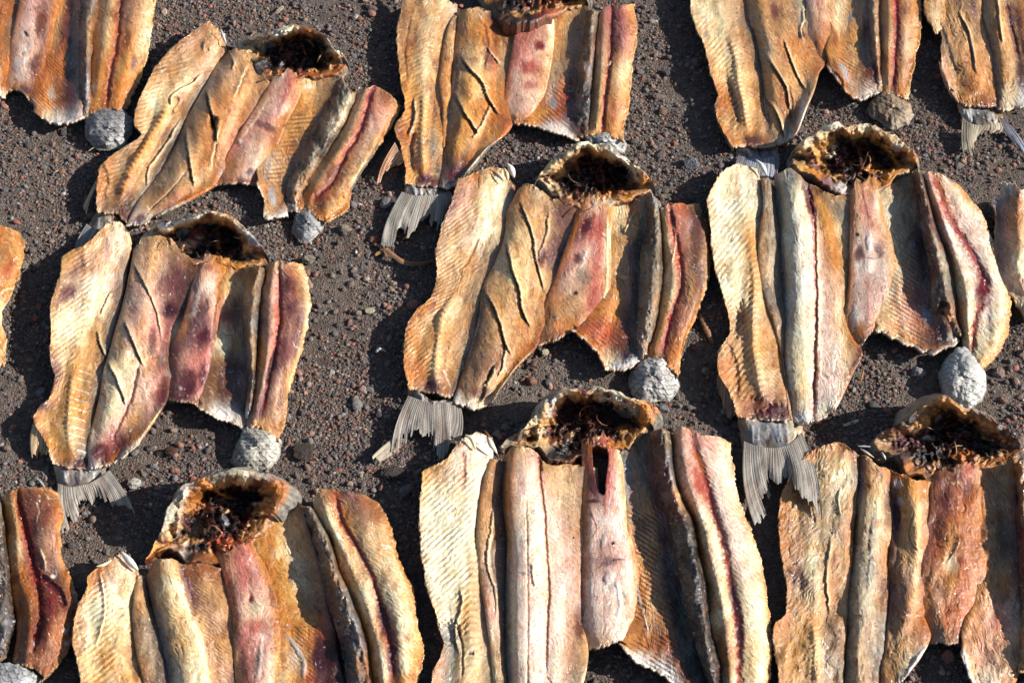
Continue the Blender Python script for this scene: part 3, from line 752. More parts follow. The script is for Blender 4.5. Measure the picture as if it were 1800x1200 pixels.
flesh('inner_fillet_strip', [
 '1342,312,24,TO 1346,350,25,L 1339,410,24,YL 1337,470,23,T 1345,515,24,G 1360,560,20,GT 1372,610,17,T 1379,660,12,T 1388,735,10,T',
 '1350,312,24,G 1356,360,24,GL 1353,420,24 1352,480,22,GC 1360,530,19,G 1371,580,16,GT 1377,630,14,T 1382,680,11,T 1391,737,9,T',
 '1358,322,8,U 1367,380,8,U 1372,440,8,U 1377,500,7,U 1382,560,6,U 1380,630,6,G 1386,690,6,U 1396,738,6,U'],
 [('r', '1352,300 1352,500', 1.2, 14, .8, 0, 300, 520, 60)], f, 102, rag=2, fib=85)
flesh('side_fillet', [
 '1366,306,10,G 1366,350,10,G 1370,410,8,U 1376,480,8,U 1378,540,8,S 1376,600,8,U 1382,660,9,S 1388,710,10,W 1398,744,10,W',
 '1373,302,26,C 1376,350,26,GE 1381,420,24,E 1387,490,24,ES 1390,560,24,ES 1387,620,22,E 1391,670,20,E 1397,715,18,YE 1404,745,15,W',
 '1386,296,32,GS 1392,350,36,E 1402,420,36,EW 1408,490,34,EW 1410,560,33,E 1410,630,30,EC 1412,680,26,CY 1418,744,20,W',
 '1402,304,30,G 1413,350,32,CE 1422,410,31,CZ 1430,470,29,Z 1434,540,27,ZC 1432,610,24,ZC 1430,670,22,Z 1430,740,19,Z',
 '1415,318,18,V 1426,360,18,V 1434,410,19,P 1441,470,20,P 1444,540,21,PZ 1443,610,22,Z 1442,670,22,Z 1446,733,22,CW',
 '1430,326,14,B 1443,360,13,Y 1455,400,14,Y 1464,450,15,YO 1470,510,17,YZ 1474,570,18,ZY 1474,620,20,Z 1466,680,22,Z 1456,728,23,CW',
 '1462,340,12,T 1472,370,9,G 1480,410,8,YE 1484,460,8,YT 1484,510,9,YG 1482,560,12,YT 1488,605,18,YC 1482,660,23,ZC 1463,722,24,W',
 '1494,346,10,G 1494,390,7,GE 1493,440,7,GT 1489,500,7,TG 1486,550,10,TO 1494,590,19,O 1512,618,24,T 1496,655,26,TM 1468,718,24,W'],
 [('s', '1413,330 1426,365 1432,430 1435,540 1433,620 1431,735', 3.2, 'R', .55, -2.5),
  ('s', '1414,325 1421,350 1425,378', 6, 'M', .7, -3), ('c', '1434,350 1436,460 1437,600 1433,700', 7, 2, 4, 2.5, 'Q', .4),
  ('s', '1376,470 1378,560 1376,620 1386,680', 3, 'D', .7, -1), ('b', 1380, 330, 12, 22, 0, 'GS', .45, 0), ('s', '1452,370 1466,420 1470,480', 6, 'O', .5, 0),
  ('b', 1508, 600, 14, 14, 0, 'O', .5, 0), ('s', '1440,610 1432,690 1428,732', 4, 'Q', .4, -1), ('s', '1500,640 1480,690 1466,716', 6, 'T', .4, -1),
  ('s', '1520,590 1512,625 1500,648', 5, 'M', .7, 0)],
 f, 103, fib=76, tone=.5)
flesh('belly_wall', [
 '1555,338,20,C 1545,362,18,C 1556,400,17,E 1566,440,18,C 1570,500,18,C 1562,548,20,CY 1540,582,20,C',
 '1575,325,13,GT 1573,370,11,GE 1582,420,10,GE 1592,470,11,GT 1594,520,12,KT 1588,560,15,KC 1560,590,18,YC',
 '1592,312,14,G 1600,370,10,GT 1608,420,10,GU 1614,470,11,BG 1614,530,13,KB 1614,570,16,KT 1600,607,18,T',
 '1606,302,20,GT 1614,360,15,VT 1626,420,13,M 1633,470,14,M 1638,530,16,BV 1645,575,19,B 1642,621,18,B',
 '1612,300,26,B 1622,350,26,B 1636,420,27,M 1646,470,28,M 1648,530,27,B 1664,570,25,B 1684,602,20,WG'],
 [('r', '1632,420 1638,500 1665,600', -0.75, 9, 1.0, -1, 430, 640, 90, 'M', .6), ('b', 1622, 440, 12, 60, -8, 'MX', .8, 0),
  ('b', 1628, 555, 9, 18, -20, 'S', .7, 0), ('b', 1604, 430, 4, 7, 0, 'S', .5, 0), ('s', '1594,426 1602,410 1612,404', 1.5, 'B', .8, 1),
  ('s', '1560,560 1590,590 1640,612 1680,598', 5, 'O', .5, 1), ('s', '1655,570 1660,600 1675,606', 7, 'D', .6, -2), ('r', '1560,330 1580,460', 2.5, 7, .35, 0, 320, 540, 90)],
 f, 105, fib=75, rag=3)
flesh('belly_keel', [
 '1496,348,14,O 1497,380,20,O 1497,430,22,OZ 1494,500,24,O 1488,550,23,OT 1494,585,24,O 1512,612,25,B',
 '1503,338,24,OZ 1506,380,27,ZY 1508,430,27,Z 1507,500,28,Z 1504,560,27,Z 1510,584,27,O 1520,600,26,TB',
 '1522,330,26,PO 1528,380,30,PK 1528,430,32,Z 1528,500,31,ZV 1527,550,29,ZV 1525,580,28,TV 1527,590,25,M',
 '1540,328,22,O 1541,366,24,Z 1547,410,26,ZO 1554,460,26,ZG 1552,520,25,ZV 1545,558,24,ZO 1534,584,24,O',
 '1549,336,14,A 1548,365,13,Y 1562,410,15,YE 1572,450,16,YC 1573,500,17,Y 1564,548,18,CY 1542,584,20,O'],
 [('b', 1510, 446, 9, 14, 20, 'M', .6, -2), ('b', 1544, 438, 8, 14, -20, 'M', .55, -2), ('b', 1528, 425, 5, 20, 0, 'W', .6, 3), ('b', 1528, 465, 9, 12, 0, 'W', .5, 3),
  ('s', '1516,330 1522,360 1528,385', 2, 'R', .6, 1), ('b', 1514, 368, 7, 12, 0, 'K', .6, 0), ('s', '1527,490 1527,570', 2, 'K', .6, 1), ('s', '1548,500 1552,520 1545,560', 1.2, 'D', .6, .5),
  ('b', 1535, 395, 10, 12, 0, 'O', .3, 0), ('b', 1512, 384, 1.6, 2, 0, 'X', .9, .5), ('b', 1507, 412, 3, 4, 0, 'D', .8, .5), ('s', '1519,452 1540,454 1556,443', .9, 'M', .8, .5),
  ('s', '1494,440 1490,500 1486,560', 2, 'U', .55, -2)],
 f, 106, fib=88, rag=1.5, rough=.7)
flesh('dark_skin_fold', [
 '1606,300,22,B 1614,350,22,B 1627,420,24,D 1639,480,26,M 1642,530,27,B 1662,575,24,B 1676,594,20,B',
 '1611,298,36,G 1620,350,38,VB 1634,420,40,M 1647,475,40,BM 1655,520,36,BG 1670,558,31,O 1681,590,24,U',
 '1616,298,38,U 1629,350,40,GV 1644,410,41,V 1658,462,40,GL 1666,510,38,GU 1675,548,32,OG 1686,588,24,U',
 '1620,300,18,U 1633,350,16,U 1648,405,15,U 1668,455,15,G 1678,500,15,U 1683,545,14,U 1690,588,16,U'],
 [('s', '1612,340 1622,390 1637,430 1642,480', 4, 'M', .6, -2), ('b', 1622, 397, 5, 12, -20, 'S', .7, -1), ('b', 1645, 430, 5, 30, -18, 'L', .5, 0), ('b', 1658, 535, 8, 6, 0, 'D', .6, -4),
  ('s', '1626,380 1634,400 1640,430', 1.5, 'T', .7, 1), ('b', 1672, 500, 8, 10, 0, 'G', .6, 0)], f, 107, fib=60, rag=1.5, rough=1.4)
flesh('bloodline_fillet', [
 '1622,306,20,CL 1632,350,15,P 1648,400,14,Z 1664,440,14,Z 1681,490,14,EC 1685,540,14,YE 1690,580,14,YE 1697,612,14,C',
 '1628,303,30,Z 1644,355,33,P 1662,405,34,Z 1678,450,34,ZE 1694,500,34,EC 1698,545,32,EC 1700,585,28,EY 1703,618,20,YC',
 '1638,303,31,P 1658,360,31,PZ 1680,410,31,Z 1697,455,31,Z 1713,500,30,ZE 1712,550,28,EC 1710,595,25,YC 1708,628,19,C',
 '1648,304,30,YZ 1668,350,30,PZ 1693,405,31,Z 1714,452,31,Z 1734,500,31,PZ 1734,555,30,Z 1724,605,26,EC 1714,638,18,YC',
 '1657,306,27,Z 1684,345,30,ZC 1712,395,31,Z 1734,445,32,ZE 1755,500,33,ZC 1757,560,31,C 1742,612,26,YE 1720,646,16,Y',
 '1664,310,14,YC 1702,342,18,Y 1731,385,20,E 1748,432,20,E 1768,488,20,C 1777,540,19,Y 1770,592,17,YO 1748,630,14,Y 1727,650,9,Y'],
 [('s', '1637,305 1655,340 1660,360 1672,388 1700,430 1722,470 1736,500', 5.5, 'R', .95, -1.2), ('b', 1727, 505, 14, 34, 5, 'MR', .95, -1.5), ('s', '1725,530 1715,570 1708,622', 5, 'R', .85, -1),
  ('s', '1645,310 1662,350 1680,385', 5, 'O', .5, 0), ('s', '1662,425 1672,450 1677,462', 4, 'B', .6, 0), ('b', 1654, 365, 7, 12, -20, 'K', .5, 1),
  ('r', '1680,440 1712,520 1705,620', 0.9, 12, 1.0, -1, 440, 640, 60), ('r', '1720,460 1727,520 1712,620', 1.0, 12, .7, 1, 460, 650, 60), ('b', 1748, 395, 14, 50, -25, 'S', .18, 0)],
 f, 108, fib=60, tone=.4)
head(f, '1392,277,26,D 1400,264,34,YT 1412,250,44,CG 1439,230,52,YC 1470,214,60,WC 1490,222,56,T 1520,217,56,CG 1557,231,52,YG 1592,253,42,YC 1613,277,34,O 1606,290,28,YT 1582,306,24,YT 1557,324,22,O 1540,334,22,YC 1511,342,18,Z 1475,338,18,ZB 1446,320,20,V 1425,306,20,O 1405,298,20,Y',
 (1508, 282, 20), [('b', 1451, 262, 22, 15, -35, 'Y', .55, 3), ('b', 1468, 290, 18, 10, -20, 'M', .6, -6), ('b', 1460, 300, 16, 9, 0, 'X', .8, -6), ('b', 1557, 287, 26, 13, -10, 'X', .9, -12),
  ('b', 1505, 240, 16, 12, 0, 'T', .7, 6), ('s', '1468,252 1464,270 1450,280', 5, 'WC', .7, 6), ('b', 1534, 296, 16, 10, 0, 'O', .7, 5), ('b', 1452, 285, 12, 8, 0, 'D', .8, -6), ('b', 1576, 258, 9, 8, 0, 'S', .7, 2),
  ('s', '1508,250 1512,285 1515,305', 6, 'B', .5, 9), ('b', 1480, 328, 14, 9, 0, 'W', .6, 3), ('b', 1575, 300, 22, 8, -25, 'O', .7, 2), ('s', '1540,250 1565,270 1580,290', 5, 'YO', .8, 5), ('s', '1425,255 1445,290 1458,305', 5, 'OY', .8, 5)], 109)
flesh('tail_stem', ['1297,731,20,GC 1300,760,13,CS 1305,795,9,G', '1318,734,24,SW 1322,765,26,S 1326,800,16,G', '1345,738,18,S 1348,766,24,U 1350,800,16,G',
  '1368,740,18,SW 1370,768,24,S 1372,802,16,G', '1392,738,20,GE 1398,765,20,LE 1400,798,14,G', '1408,741,9,L 1414,765,7,L 1418,788,7,G'],
 [('r', '1356,700 1356,830', 0.0, 13, .8, 0, 735, 800, 60)]+stem_folds(1303, 737, 1408, 739, 1312, 798, 1414, 786, 110),
 f, 110, rag=2, rough=1.6, mat=MAT['scale'], fa=.5)
fin('tail_fin', '1307,784,14,G 1330,792,16 1356,796,16 1385,790,15 1410,768,12', '1332,928,14,G 1346,910,12 1357,868,11 1352,838,14 1368,850,16 1382,842,15 1402,866,28 1424,890,26 1442,915,24', f, 111, rays=36, lap=9, cols=('GSL', 'U'))
fin('anal_fin', '1263,655,18,V 1271,672,18 1283,690,18 1293,706,18', '1264,690,9 1272,716,7 1282,738,6 1291,728,9', f, 112, rays=8, cols=('TV', 'U'))
stump(f, '1668,624,14,W 1690,607,20,W 1712,627,20 1720,640,18 1732,663,14 1727,690,8 1703,717,4 1683,708,5 1662,690,8 1657,657,12', (1694, 660, 34), 113, ps=10, ang=-20, c1='GSW', c2='W')
shard(f, 'gill_bone', '1329,281,26,W 1338,290,27 1348,308,24', 4, 'W')

# the fish in the middle
f = fish('amber fish in the middle with slashed fillets and torn grey tail fin', 990, 520)
flesh('backbone_fillet', [
 '806,316,30,TV 792,354,32,V 773,409,34,TG 765,468,30,T 768,492,26,T 756,524,25,TO 733,544,26,O 717,568,27,TO 712,600,26,Y 711,650,24,O 719,682,20,Y',
 '836,303,26,O 822,350,25,P 800,410,25,T 792,470,22,CT 790,510,20,T 770,545,20,T 748,575,19,T 738,610,19,YT 733,655,17,O 738,688,14,AT',
 '861,296,26,OC 850,350,24,C 838,410,22,PC 822,470,20,T 806,510,20,TY 786,545,22,YC 776,590,22,Y 768,640,21,YC 768,690,18,AB',
 '885,297,21,C 878,345,17,C 866,400,17,C 850,450,16,TG 836,500,16,TG 820,545,13,T 803,600,12,T 790,650,10,YT 785,697,9,OB',
 '903,322,16,TB 899,365,10,GB 888,418,9,UT 870,465,8,TU 853,505,8,UT 846,560,8,U 828,618,8,G 811,665,7,U 795,699,7,U'],
 [('r', '861,296 838,410 806,510 778,550 770,600 765,650 768,690', 0.9, 9.5, 1.4, -1, 330, 690, 80), ('r', '778,550 770,600 765,650 768,690', .9, 8.5, .9, 1, 560, 700, 50),
  ('v', '795,530 778,552 772,600 766,650 769,690', 8, 9, 3, 'YE'), ('b', 755, 682, 20, 13, -30, 'M', .75, -1), ('s', '722,575 735,620 728,670', 6, 'O', .5, 0),
  ('s', '841,420 830,445 815,470', 3, 'A', .6, -1.5), ('s', '840,300 842,330 830,350', 7, 'O', .5, 0), ('b', 780, 430, 8, 40, 25, 'G', .3, 0), ('s', '792,680 780,650', 2, 'W', .6, 0)],
 f, 201, fib=-55)
flesh('side_fillet', [
 '912,333,20,T 896,368,22,O 890,415,19,T 872,465,19,GC 853,505,22,T 846,560,22,T 829,620,20,GT 809,680,17,T 800,705,12,W',
 '925,322,28,TO 910,370,27,T 902,420,28,YC 888,480,28,YC 872,530,29,YT 860,585,32,T 845,635,28,TV 828,685,22,TM 818,715,13,WC',
 '945,328,28,H 934,380,28,T 926,430,30,YC 914,490,30,YC 902,540,29,T 892,590,28,T 876,640,26,TV 856,690,20,TC 842,717,12,WC',
 '962,345,20,TH 960,390,20,T 952,440,22,VT 942,490,23,T 928,540,23,YT 917,588,23,TO 900,630,22,T 878,672,19,Y 856,714,14,C',
 '988,352,12,B 984,400,12,VH 972,450,13,V 960,495,14,T 946,540,16,T 936,585,19,OT 918,622,21,O 892,660,22,O 866,705,21,C',
 '1017,362,13,T 1006,405,10,HV 990,450,9,B 975,495,9,TB 960,535,10,TO 952,577,15,OA 940,608,21,A 905,647,25,TC 874,690,25,CW'],
 [('c', '850,508 868,540 880,573 888,602 899,628', 7, 5, 6, 8, 'BA', 1, .8), ('c', '888,416 901,475 913,510 917,543 934,580', 7, 5, 6, 8, 'A', 1, .8),
  ('c', '913,352 937,418 942,455 958,518', 7, 4, 6, 6, 'B', 1, .7), ('c', '963,366 960,410 951,436 944,470', 5, 3, 5, 5, 'M', 1, .8),
  ('c', '890,600 884,640 874,665', 6, 3, 5, 4, 'B', 1, .6), ('b', 952, 452, 6, 18, 15, 'M', .8, -3), ('b', 992, 380, 22, 30, 0, 'V', .5, 0), ('b', 848, 690, 22, 12, 0, 'M', .45, 0),
  ('s', '851,500 846,560 832,615 812,660', 3, 'X', .7, -2), ('s', '1012,385 1000,425 985,462', 2.5, 'U', .8, -1), ('s', '870,640 850,680 838,712', 5, 'B', .45, -3),
  ('c', '870,640 860,665 845,680', 5, 4, 4, 5, 'M', 1, .6), ('b', 958, 585, 16, 10, 30, 'A', .6, 0)],
 f, 202, fib=64, rag=3)
flesh('belly_wall', [
 '1072,366,20,YC 1070,430,18,TY 1070,490,18,T 1060,548,20,O 1044,578,22,Q 1006,580,22,O',
 '1090,362,15,C 1094,425,13,T 1094,490,12,T 1082,550,13,OY 1066,590,16,Q 1044,614,20,O',
 '1110,356,15,T 1116,400,12,T 1112,450,11,V 1108,500,11,KT 1100,555,12,BA 1088,605,15,AM 1066,648,19,C',
 '1128,345,22,G 1132,400,14,G 1126,450,12,M 1123,500,12,D 1118,560,13,D 1110,605,14,MA 1096,648,16,S',
 '1140,338,26,G 1146,390,22,U 1137,450,22,D 1134,505,22,DX 1128,560,20,D 1126,600,18,M 1128,632,14,SW'],
 [('r', '1128,420 1122,520 1112,640', -0.8, 8, 1.0, -1, 540, 650, 60, 'M', .7), ('b', 1090, 405, 10, 9, 0, 'G', .5, -2), ('b', 1122, 470, 9, 70, 4, 'X', .7, 0), ('b', 1104, 620, 12, 22, 10, 'D', .7, 0),
  ('s', '1098,410 1108,385 1118,372', 2, 'C', .6, 2), ('s', '1070,646 1096,640 1126,628', 7, 'SW', .9, 2), ('b', 1098, 488, 10, 4, 0, 'C', .6, 2), ('s', '1010,584 1045,612 1064,645', 4, 'O', .6, 2)],
 f, 203, fib=70, rag=3, rough=1.3)
flesh('belly_keel', [
 '1020,362,16,O 1008,405,20,O 992,450,22,QO 977,495,24,QO 961,535,25,O 950,577,24,A 940,607,22,A',
 '1030,360,24,OP 1020,405,27,KM 1006,450,27,KP 990,495,28,P 975,538,27,TO 964,575,25,TA 962,602,23,A',
 '1045,360,26,PC 1042,400,30,K 1034,450,30,P 1020,500,30,PT 1003,545,28,T 985,572,25,O 980,596,22,AM',
 '1060,362,24,KC 1058,400,28,KR 1052,450,28,K 1046,500,28,KQ 1034,545,26,OP 1010,574,23,YO 996,586,21,O',
 '1072,366,16,Y 1070,430,17,C 1070,490,17,OC 1060,548,18,O 1040,577,20,Q 1008,580,21,O'],
 [('b', 1030, 395, 8, 22, 18, 'M', .75, -3), ('s', '1046,372 1042,400 1038,425', 3, 'R', .5, 1), ('b', 1022, 485, 16, 16, 0, 'G', .5, -2), ('b', 1012, 515, 4, 5, 0, 'X', .9, -2), ('b', 1014, 455, 8, 10, 0, 'M', .6, -2),
  ('s', '1068,380 1067,440 1067,500 1056,550', 2.2, 'C', .9, 2.5), ('b', 1045, 530, 12, 30, 12, 'R', .45, 0), ('b', 978, 557, 4, 4, 0, 'G', .9, 2), ('s', '1020,370 1006,420 990,460', 4, 'O', .6, 1), ('s', '1030,440 1022,470', 3, 'W', .5, 2)],
 f, 204, rough=1.0, rag=1.5, fib=70)
flesh('dark_skin_fold', [
 '1136,340,24,G 1141,385,24,D 1130,447,24,D 1128,500,24,DX 1124,560,22,D 1122,600,18,B 1128,630,14,S',
 '1145,338,32,GS 1150,385,38,UG 1143,445,40,U 1142,500,38,G 1138,550,34,G 1130,590,26,GT 1131,628,18,S',
 '1152,345,26,S 1158,385,36,G 1157,440,39,G 1157,490,37,G 1151,535,32,TG 1141,585,25,G 1135,622,18,T',
 '1158,352,14,G 1162,390,14,U 1167,440,14,U 1168,490,14,U 1160,540,13,U 1150,590,12,U 1140,628,12,U'],
 [('s', '1138,380 1131,440 1129,500', 4, 'X', .6, 0), ('b', 1144, 390, 6, 14, 0, 'M', .5, 0), ('s', '1148,360 1152,380', 3, 'OC', .6, 1)], f, 205, rag=2, rough=1.2, fib=85)
flesh('bloodline_fillet', [
 '1158,378,16,T 1163,432,15,T 1164,490,14,C 1160,535,14,T 1146,590,13,O 1136,630,12,T',
 '1166,366,26,T 1172,420,30,CT 1180,475,31,CP 1178,515,30,C 1165,565,28,TY 1152,605,24,OT 1148,634,17,O',
 '1175,356,30,QP 1183,405,31,KQ 1194,460,30,Q 1196,505,29,QB 1184,560,27,QM 1170,600,24,AM 1163,633,18,B',
 '1196,358,28,Q 1208,405,32,VP 1216,460,33,TV 1215,505,32,T 1202,560,30,KT 1186,605,26,O 1176,645,18,O',
 '1215,360,25,B 1230,400,29,VB 1238,450,30,BT 1233,500,29,VB 1220,545,28,VT 1202,595,24,O 1187,655,16,O',
 '1229,357,18,O 1243,389,16,A 1250,445,15,Y 1246,492,14,YC 1230,540,14,O 1203,605,13,Y 1192,662,10,O'],
 [('s', '1177,360 1184,405 1196,455 1198,500 1180,555 1165,620', 4, 'R', .85, -2.5), ('b', 1182, 385, 4, 18, -10, 'M', .8, -1), ('s', '1198,470 1197,510 1180,555', 5, 'A', .7, 0), ('b', 1225, 430, 12, 34, 5, 'BM', .5, 0),
  ('s', '1180,460 1188,430 1184,395', 2, 'C', .6, 1.5), ('r', '1196,440 1196,505 1175,570 1163,630', 1.0, 9, .8, 0, 380, 640, 60), ('s', '1186,395 1198,450', 6, 'Q', .4, 0)], f, 206, fib=58)
head(f, '942,314,26,T 954,299,34,YC 980,273,46,GC 1000,262,54,CG 1020,249,60,CE 1049,252,56,TC 1067,256,60,GC 1093,273,54,EG 1122,294,44,CE 1142,314,34,O 1146,328,28,OG 1125,342,26,OT 1099,350,24,YO 1067,359,22,PC 1018,362,20,OP 989,354,18,B 971,342,20,D 955,324,22,TC',
 (1044, 315, 18), [('s', '968,300 985,282 1005,272', 9, 'YE', .7, 6), ('b', 1098, 303, 24, 15, 30, 'X', .9, -12), ('b', 1000, 328, 24, 14, 0, 'X', .85, -4), ('s', '1054,268 1058,295 1062,325', 7, 'BM', .6, 10),
  ('b', 1052, 268, 16, 9, 0, 'TO', .6, 6), ('b', 1010, 292, 14, 10, -30, 'A', .6, 4), ('b', 1075, 340, 30, 7, 0, 'AO', .6, 2), ('s', '960,312 975,325 985,345', 5, 'YC', .6, 4), ('s', '1078,270 1105,292 1122,318', 5, 'WL', .8, 5), ('b', 1130, 322, 8, 9, 0, 'O', .7, 3)], 207)
flesh('tail_stem', ['717,676,20,YP 716,692,15,SV 716,712,8,G', '738,688,20,SW 737,702,16,VW 737,716,11,G', '760,704,15,WB 760,712,16,SW 761,722,12,G', '782,702,12,SW 783,709,14,S 785,720,11,L', '797,696,9,SW 803,708,9,L 807,718,8,L'],
 stem_folds(719, 688, 800, 700, 718, 712, 805, 716, 207), f, 208, rag=2, rough=1.5, mat=MAT['scale'], fa=.5)
fin('tail_fin', '717,704,13,GT 740,712,15 763,719,15 785,716,14 807,712,11', '689,800,12,G 700,792,10 726,768,12 742,765,12 757,770,10 768,806,8 784,804,10 787,768,12 806,777,12', f, 209, rays=38, lap=9, cols=('GLS', 'UB'))
fin('torn_fin_ray', '690,770,10,G 697,780,10 704,786,10', '655,802,16,L 664,808,12 672,812,8', f, 219, rays=4, cols=('GL', 'G'))
fin('anal_fin', '719,585,20,V 715,600,20 720,620,19 728,640,18', '712,640,8 710,650,6 714,664,6 718,672,9', f, 210, rays=8, cols=('VT', 'B'))
stump(f, '1130,633,12,S 1160,627,18,W 1184,655,14 1191,677,9 1180,694,5 1147,704,4 1119,698,5 1110,673,9 1116,650,10', (1150, 660, 32), 211, ps=11, ang=10, c1='GSV', c2='WW')
shard(f, 'gill_bone', '892,288,36,T 898,296,34 904,312,26', 4.5, 'WW'); shard(f, 'gill_bone', '886,296,34,T 890,304,32 893,318,26', 3, 'TC')

# pale pink fish, bottom middle
f = fish('big pale pink fish at the bottom middle with a black gash below its head', 1050, 960)
flesh('backbone_fillet', [
 '742,828,30,Y 737,895,32,C 739,953,31,E 750,1027,30,E 768,1088,26,E 779,1130,23,G 762,1182,26,PO 752,1250,24,T',
 '783,806,28,T 772,880,27,E 772,950,26,EC 778,1020,25,EC 790,1085,22,E 798,1130,18,G 792,1182,19,G 785,1250,18,T',
 '815,768,28,CW 812,840,26,CP 810,900,25,EC 808,960,24,EC 815,1020,23,C 820,1080,22,Y 818,1130,20,CY 817,1180,20,YE 815,1250,18,Y',
 '838,760,27,CZ 838,830,23,ZC 833,900,21,E 829,955,20,E 833,1010,19,YE 838,1060,19,YG 840,1120,18,EY 842,1180,17,YE 842,1250,15,Y',
 '862,768,22,W 862,830,14,C 847,890,13,GE 843,950,13,GE 850,1000,13,G 862,1050,13,TG 870,1110,12,GP 878,1180,11,G 880,1250,10,T'],
 [('r', '838,760 838,830 829,955 830,1030 828,1250', 0.95, 12, 1.7, -1, 820, 1130, 90), ('v', '832,940 832,1000 830,1060 830,1200', 13, 12, 2.0, 'YE'),
  ('s', '815,792 816,830 813,860', 3.5, 'R', .55, -1), ('b', 812, 778, 10, 9, 0, 'O', .6, 0), ('b', 785, 1110, 22, 18, 30, 'S', .3, -5), ('b', 828, 1147, 5, 4, 0, 'X', .8, -2),
  ('c', '808,1030 812,1060 800,1100 806,1150', 6, 3, 5, 3, 'T', 1, .4), ('s', '800,1090 812,1130 812,1190', 3, 'B', .5, -2), ('b', 845, 785, 10, 16, 0, 'W', .5, 0)],
 f, 301, fib=-50, tone=.5, rough=.8)
flesh('inner_fillet_strip', [
 '866,806,22,TY 850,862,23,T 842,930,22,T 843,985,22,TC 850,1030,22,TP 858,1080,26,P 866,1140,22,C 876,1250,17,T',
 '875,806,18,BT 866,862,20,T 858,930,20,T 856,985,20,ZT 862,1030,20,GP 870,1080,23,P 878,1140,19,TG 886,1250,15,T',
 '886,808,10,U 881,865,10,B 884,920,9,B 888,975,8,U 888,1040,7,X 887,1100,6,X 890,1170,6,U 895,1250,6,U'],
 [('s', '868,940 862,980 868,1010', 3, 'G', .5, -2), ('c', '868,880 862,930 855,990 870,1040 872,1090', 5, 3, 5, 3, 'B', 1, .5)], f, 302, rag=2, fib=80)
flesh('side_fillet', [
 '890,798,12,O 884,850,12,A 888,910,11,O 893,970,9,T 889,1030,8,G 888,1100,8,U 891,1170,8,G 896,1250,8,G',
 '898,788,28,O 893,850,32,O 897,915,31,OP 903,975,29,PZ 902,1035,29,EP 903,1100,28,E 904,1170,26,EP 906,1250,24,P',
 '915,783,33,CO 912,850,36,PZ 915,915,36,ZE 918,975,36,Z 918,1035,35,Z 918,1100,34,Z 917,1170,32,ZE 918,1250,28,Z',
 '932,787,32,P 930,845,34,Z 936,910,34,ZE 940,970,34,ZE 940,1030,33,PZ 940,1100,32,Z 938,1170,31,PZ 936,1250,28,Z',
 '945,795,26,VP 949,845,25,P 956,905,25,Z 958,965,25,ZC 960,1030,25,PC 960,1100,24,Z 958,1170,24,Z 955,1250,22,Z',
 '960,815,24,T 965,860,22,PT 972,920,22,Z 978,975,22,PZ 980,1035,22,Z 978,1100,22,Z 975,1170,23,ZC 970,1250,24,Z',
 '1000,815,18,T 1004,860,14,TC 1002,920,12,PT 1004,975,12,P 1004,1035,13,PZ 1002,1095,15,ZO 1000,1160,20,ZO 990,1250,26,Z',
 '1024,818,12,ST 1028,860,9,SG 1028,920,8,TO 1026,980,8,TP 1024,1040,9,PO 1022,1095,12,MO 1030,1145,22,YC 1012,1240,26,C'],
 [('s', '946,800 950,840 957,900 960,960 965,1030 962,1100 960,1180', 3, 'Q', .6, -2), ('s', '948,800 951,830', 4, 'BA', .7, -3), ('r', '946,800 958,920 962,1200', .9, 9, 1.0, -1, 840, 1190, 22), ('s', '925,880 927,960 928,1100 927,1230', 2, 'O', .35, -1.5),
  ('r', '946,800 958,920 962,1200', .9, 10, .5, 1, 840, 1190, 60), ('s', '896,800 891,850 894,900', 7, 'O', .6, 0), ('s', '1024,980 1023,1060 1022,1110', 2.5, 'U', .6, -1), ('s', '1018,838 1022,875 1012,860', 3, 'O', .6, 0),
  ('b', 1008, 945, 2, 2.5, 0, 'X', .9, 0), ('b', 1018, 1100, 7, 30, 0, 'M', .4, 0), ('s', '936,990 940,1030', 3, 'C', .7, 2), ('b', 985, 1000, 14, 40, 10, 'K', .25, 0), ('s', '1040,1150 1024,1180 1012,1230', 6, 'B', .4, 0)],
 f, 303, fib=70, tone=.35, rough=.6, fa=.8)
flesh('belly_wall', [
 '1092,800,18,GS 1094,862,16,SG 1098,917,15,T 1108,964,16,O 1122,1027,17,O 1130,1080,19,YO 1110,1135,22,YO 1090,1132,24,Y',
 '1108,780,14,G 1110,850,11,ST 1115,910,11,GT 1124,960,11,T 1136,1020,12,TY 1146,1080,15,T 1140,1135,18,OA 1120,1163,22,W',
 '1126,765,14,G 1130,835,11,G 1140,900,10,T 1150,955,10,T 1162,1015,11,TV 1172,1080,13,TA 1176,1135,16,A 1165,1185,20,W',
 '1142,756,20,GV 1145,825,14,V 1160,890,12,M 1174,950,12,MV 1182,1010,13,MD 1192,1070,14,DM 1205,1130,16,D 1215,1190,18,A 1220,1240,20,WG',
 '1150,755,26,UM 1156,825,22,M 1172,880,20,D 1188,940,20,DX 1198,1005,20,DX 1210,1070,20,X 1226,1130,20,DX 1244,1190,20,M 1255,1240,20,B'],
 [('r', '1145,780 1170,900 1190,1010 1215,1130 1240,1240', -0.75, 10, 1.2, -1, 880, 1230, 80, 'M', .65), ('b', 1158, 880, 7, 40, -15, 'M', .8, 0), ('b', 1180, 965, 20, 60, -12, 'MX', .8, 0), ('b', 1200, 1060, 26, 80, -14, 'X', .85, 0), ('b', 1222, 1165, 28, 60, -14, 'X', .8, 0),
  ('b', 1106, 840, 8, 34, 0, 'S', .5, 0), ('s', '1110,985 1120,1030 1132,1080 1140,1110', 1.6, 'W', .8, 1), ('s', '1095,1138 1125,1165 1170,1195', 6, 'W', .7, 2), ('s', '1100,918 1106,950 1114,980', 6, 'O', .6, 1)],
 f, 304, fib=68, rag=3, rough=1.2)
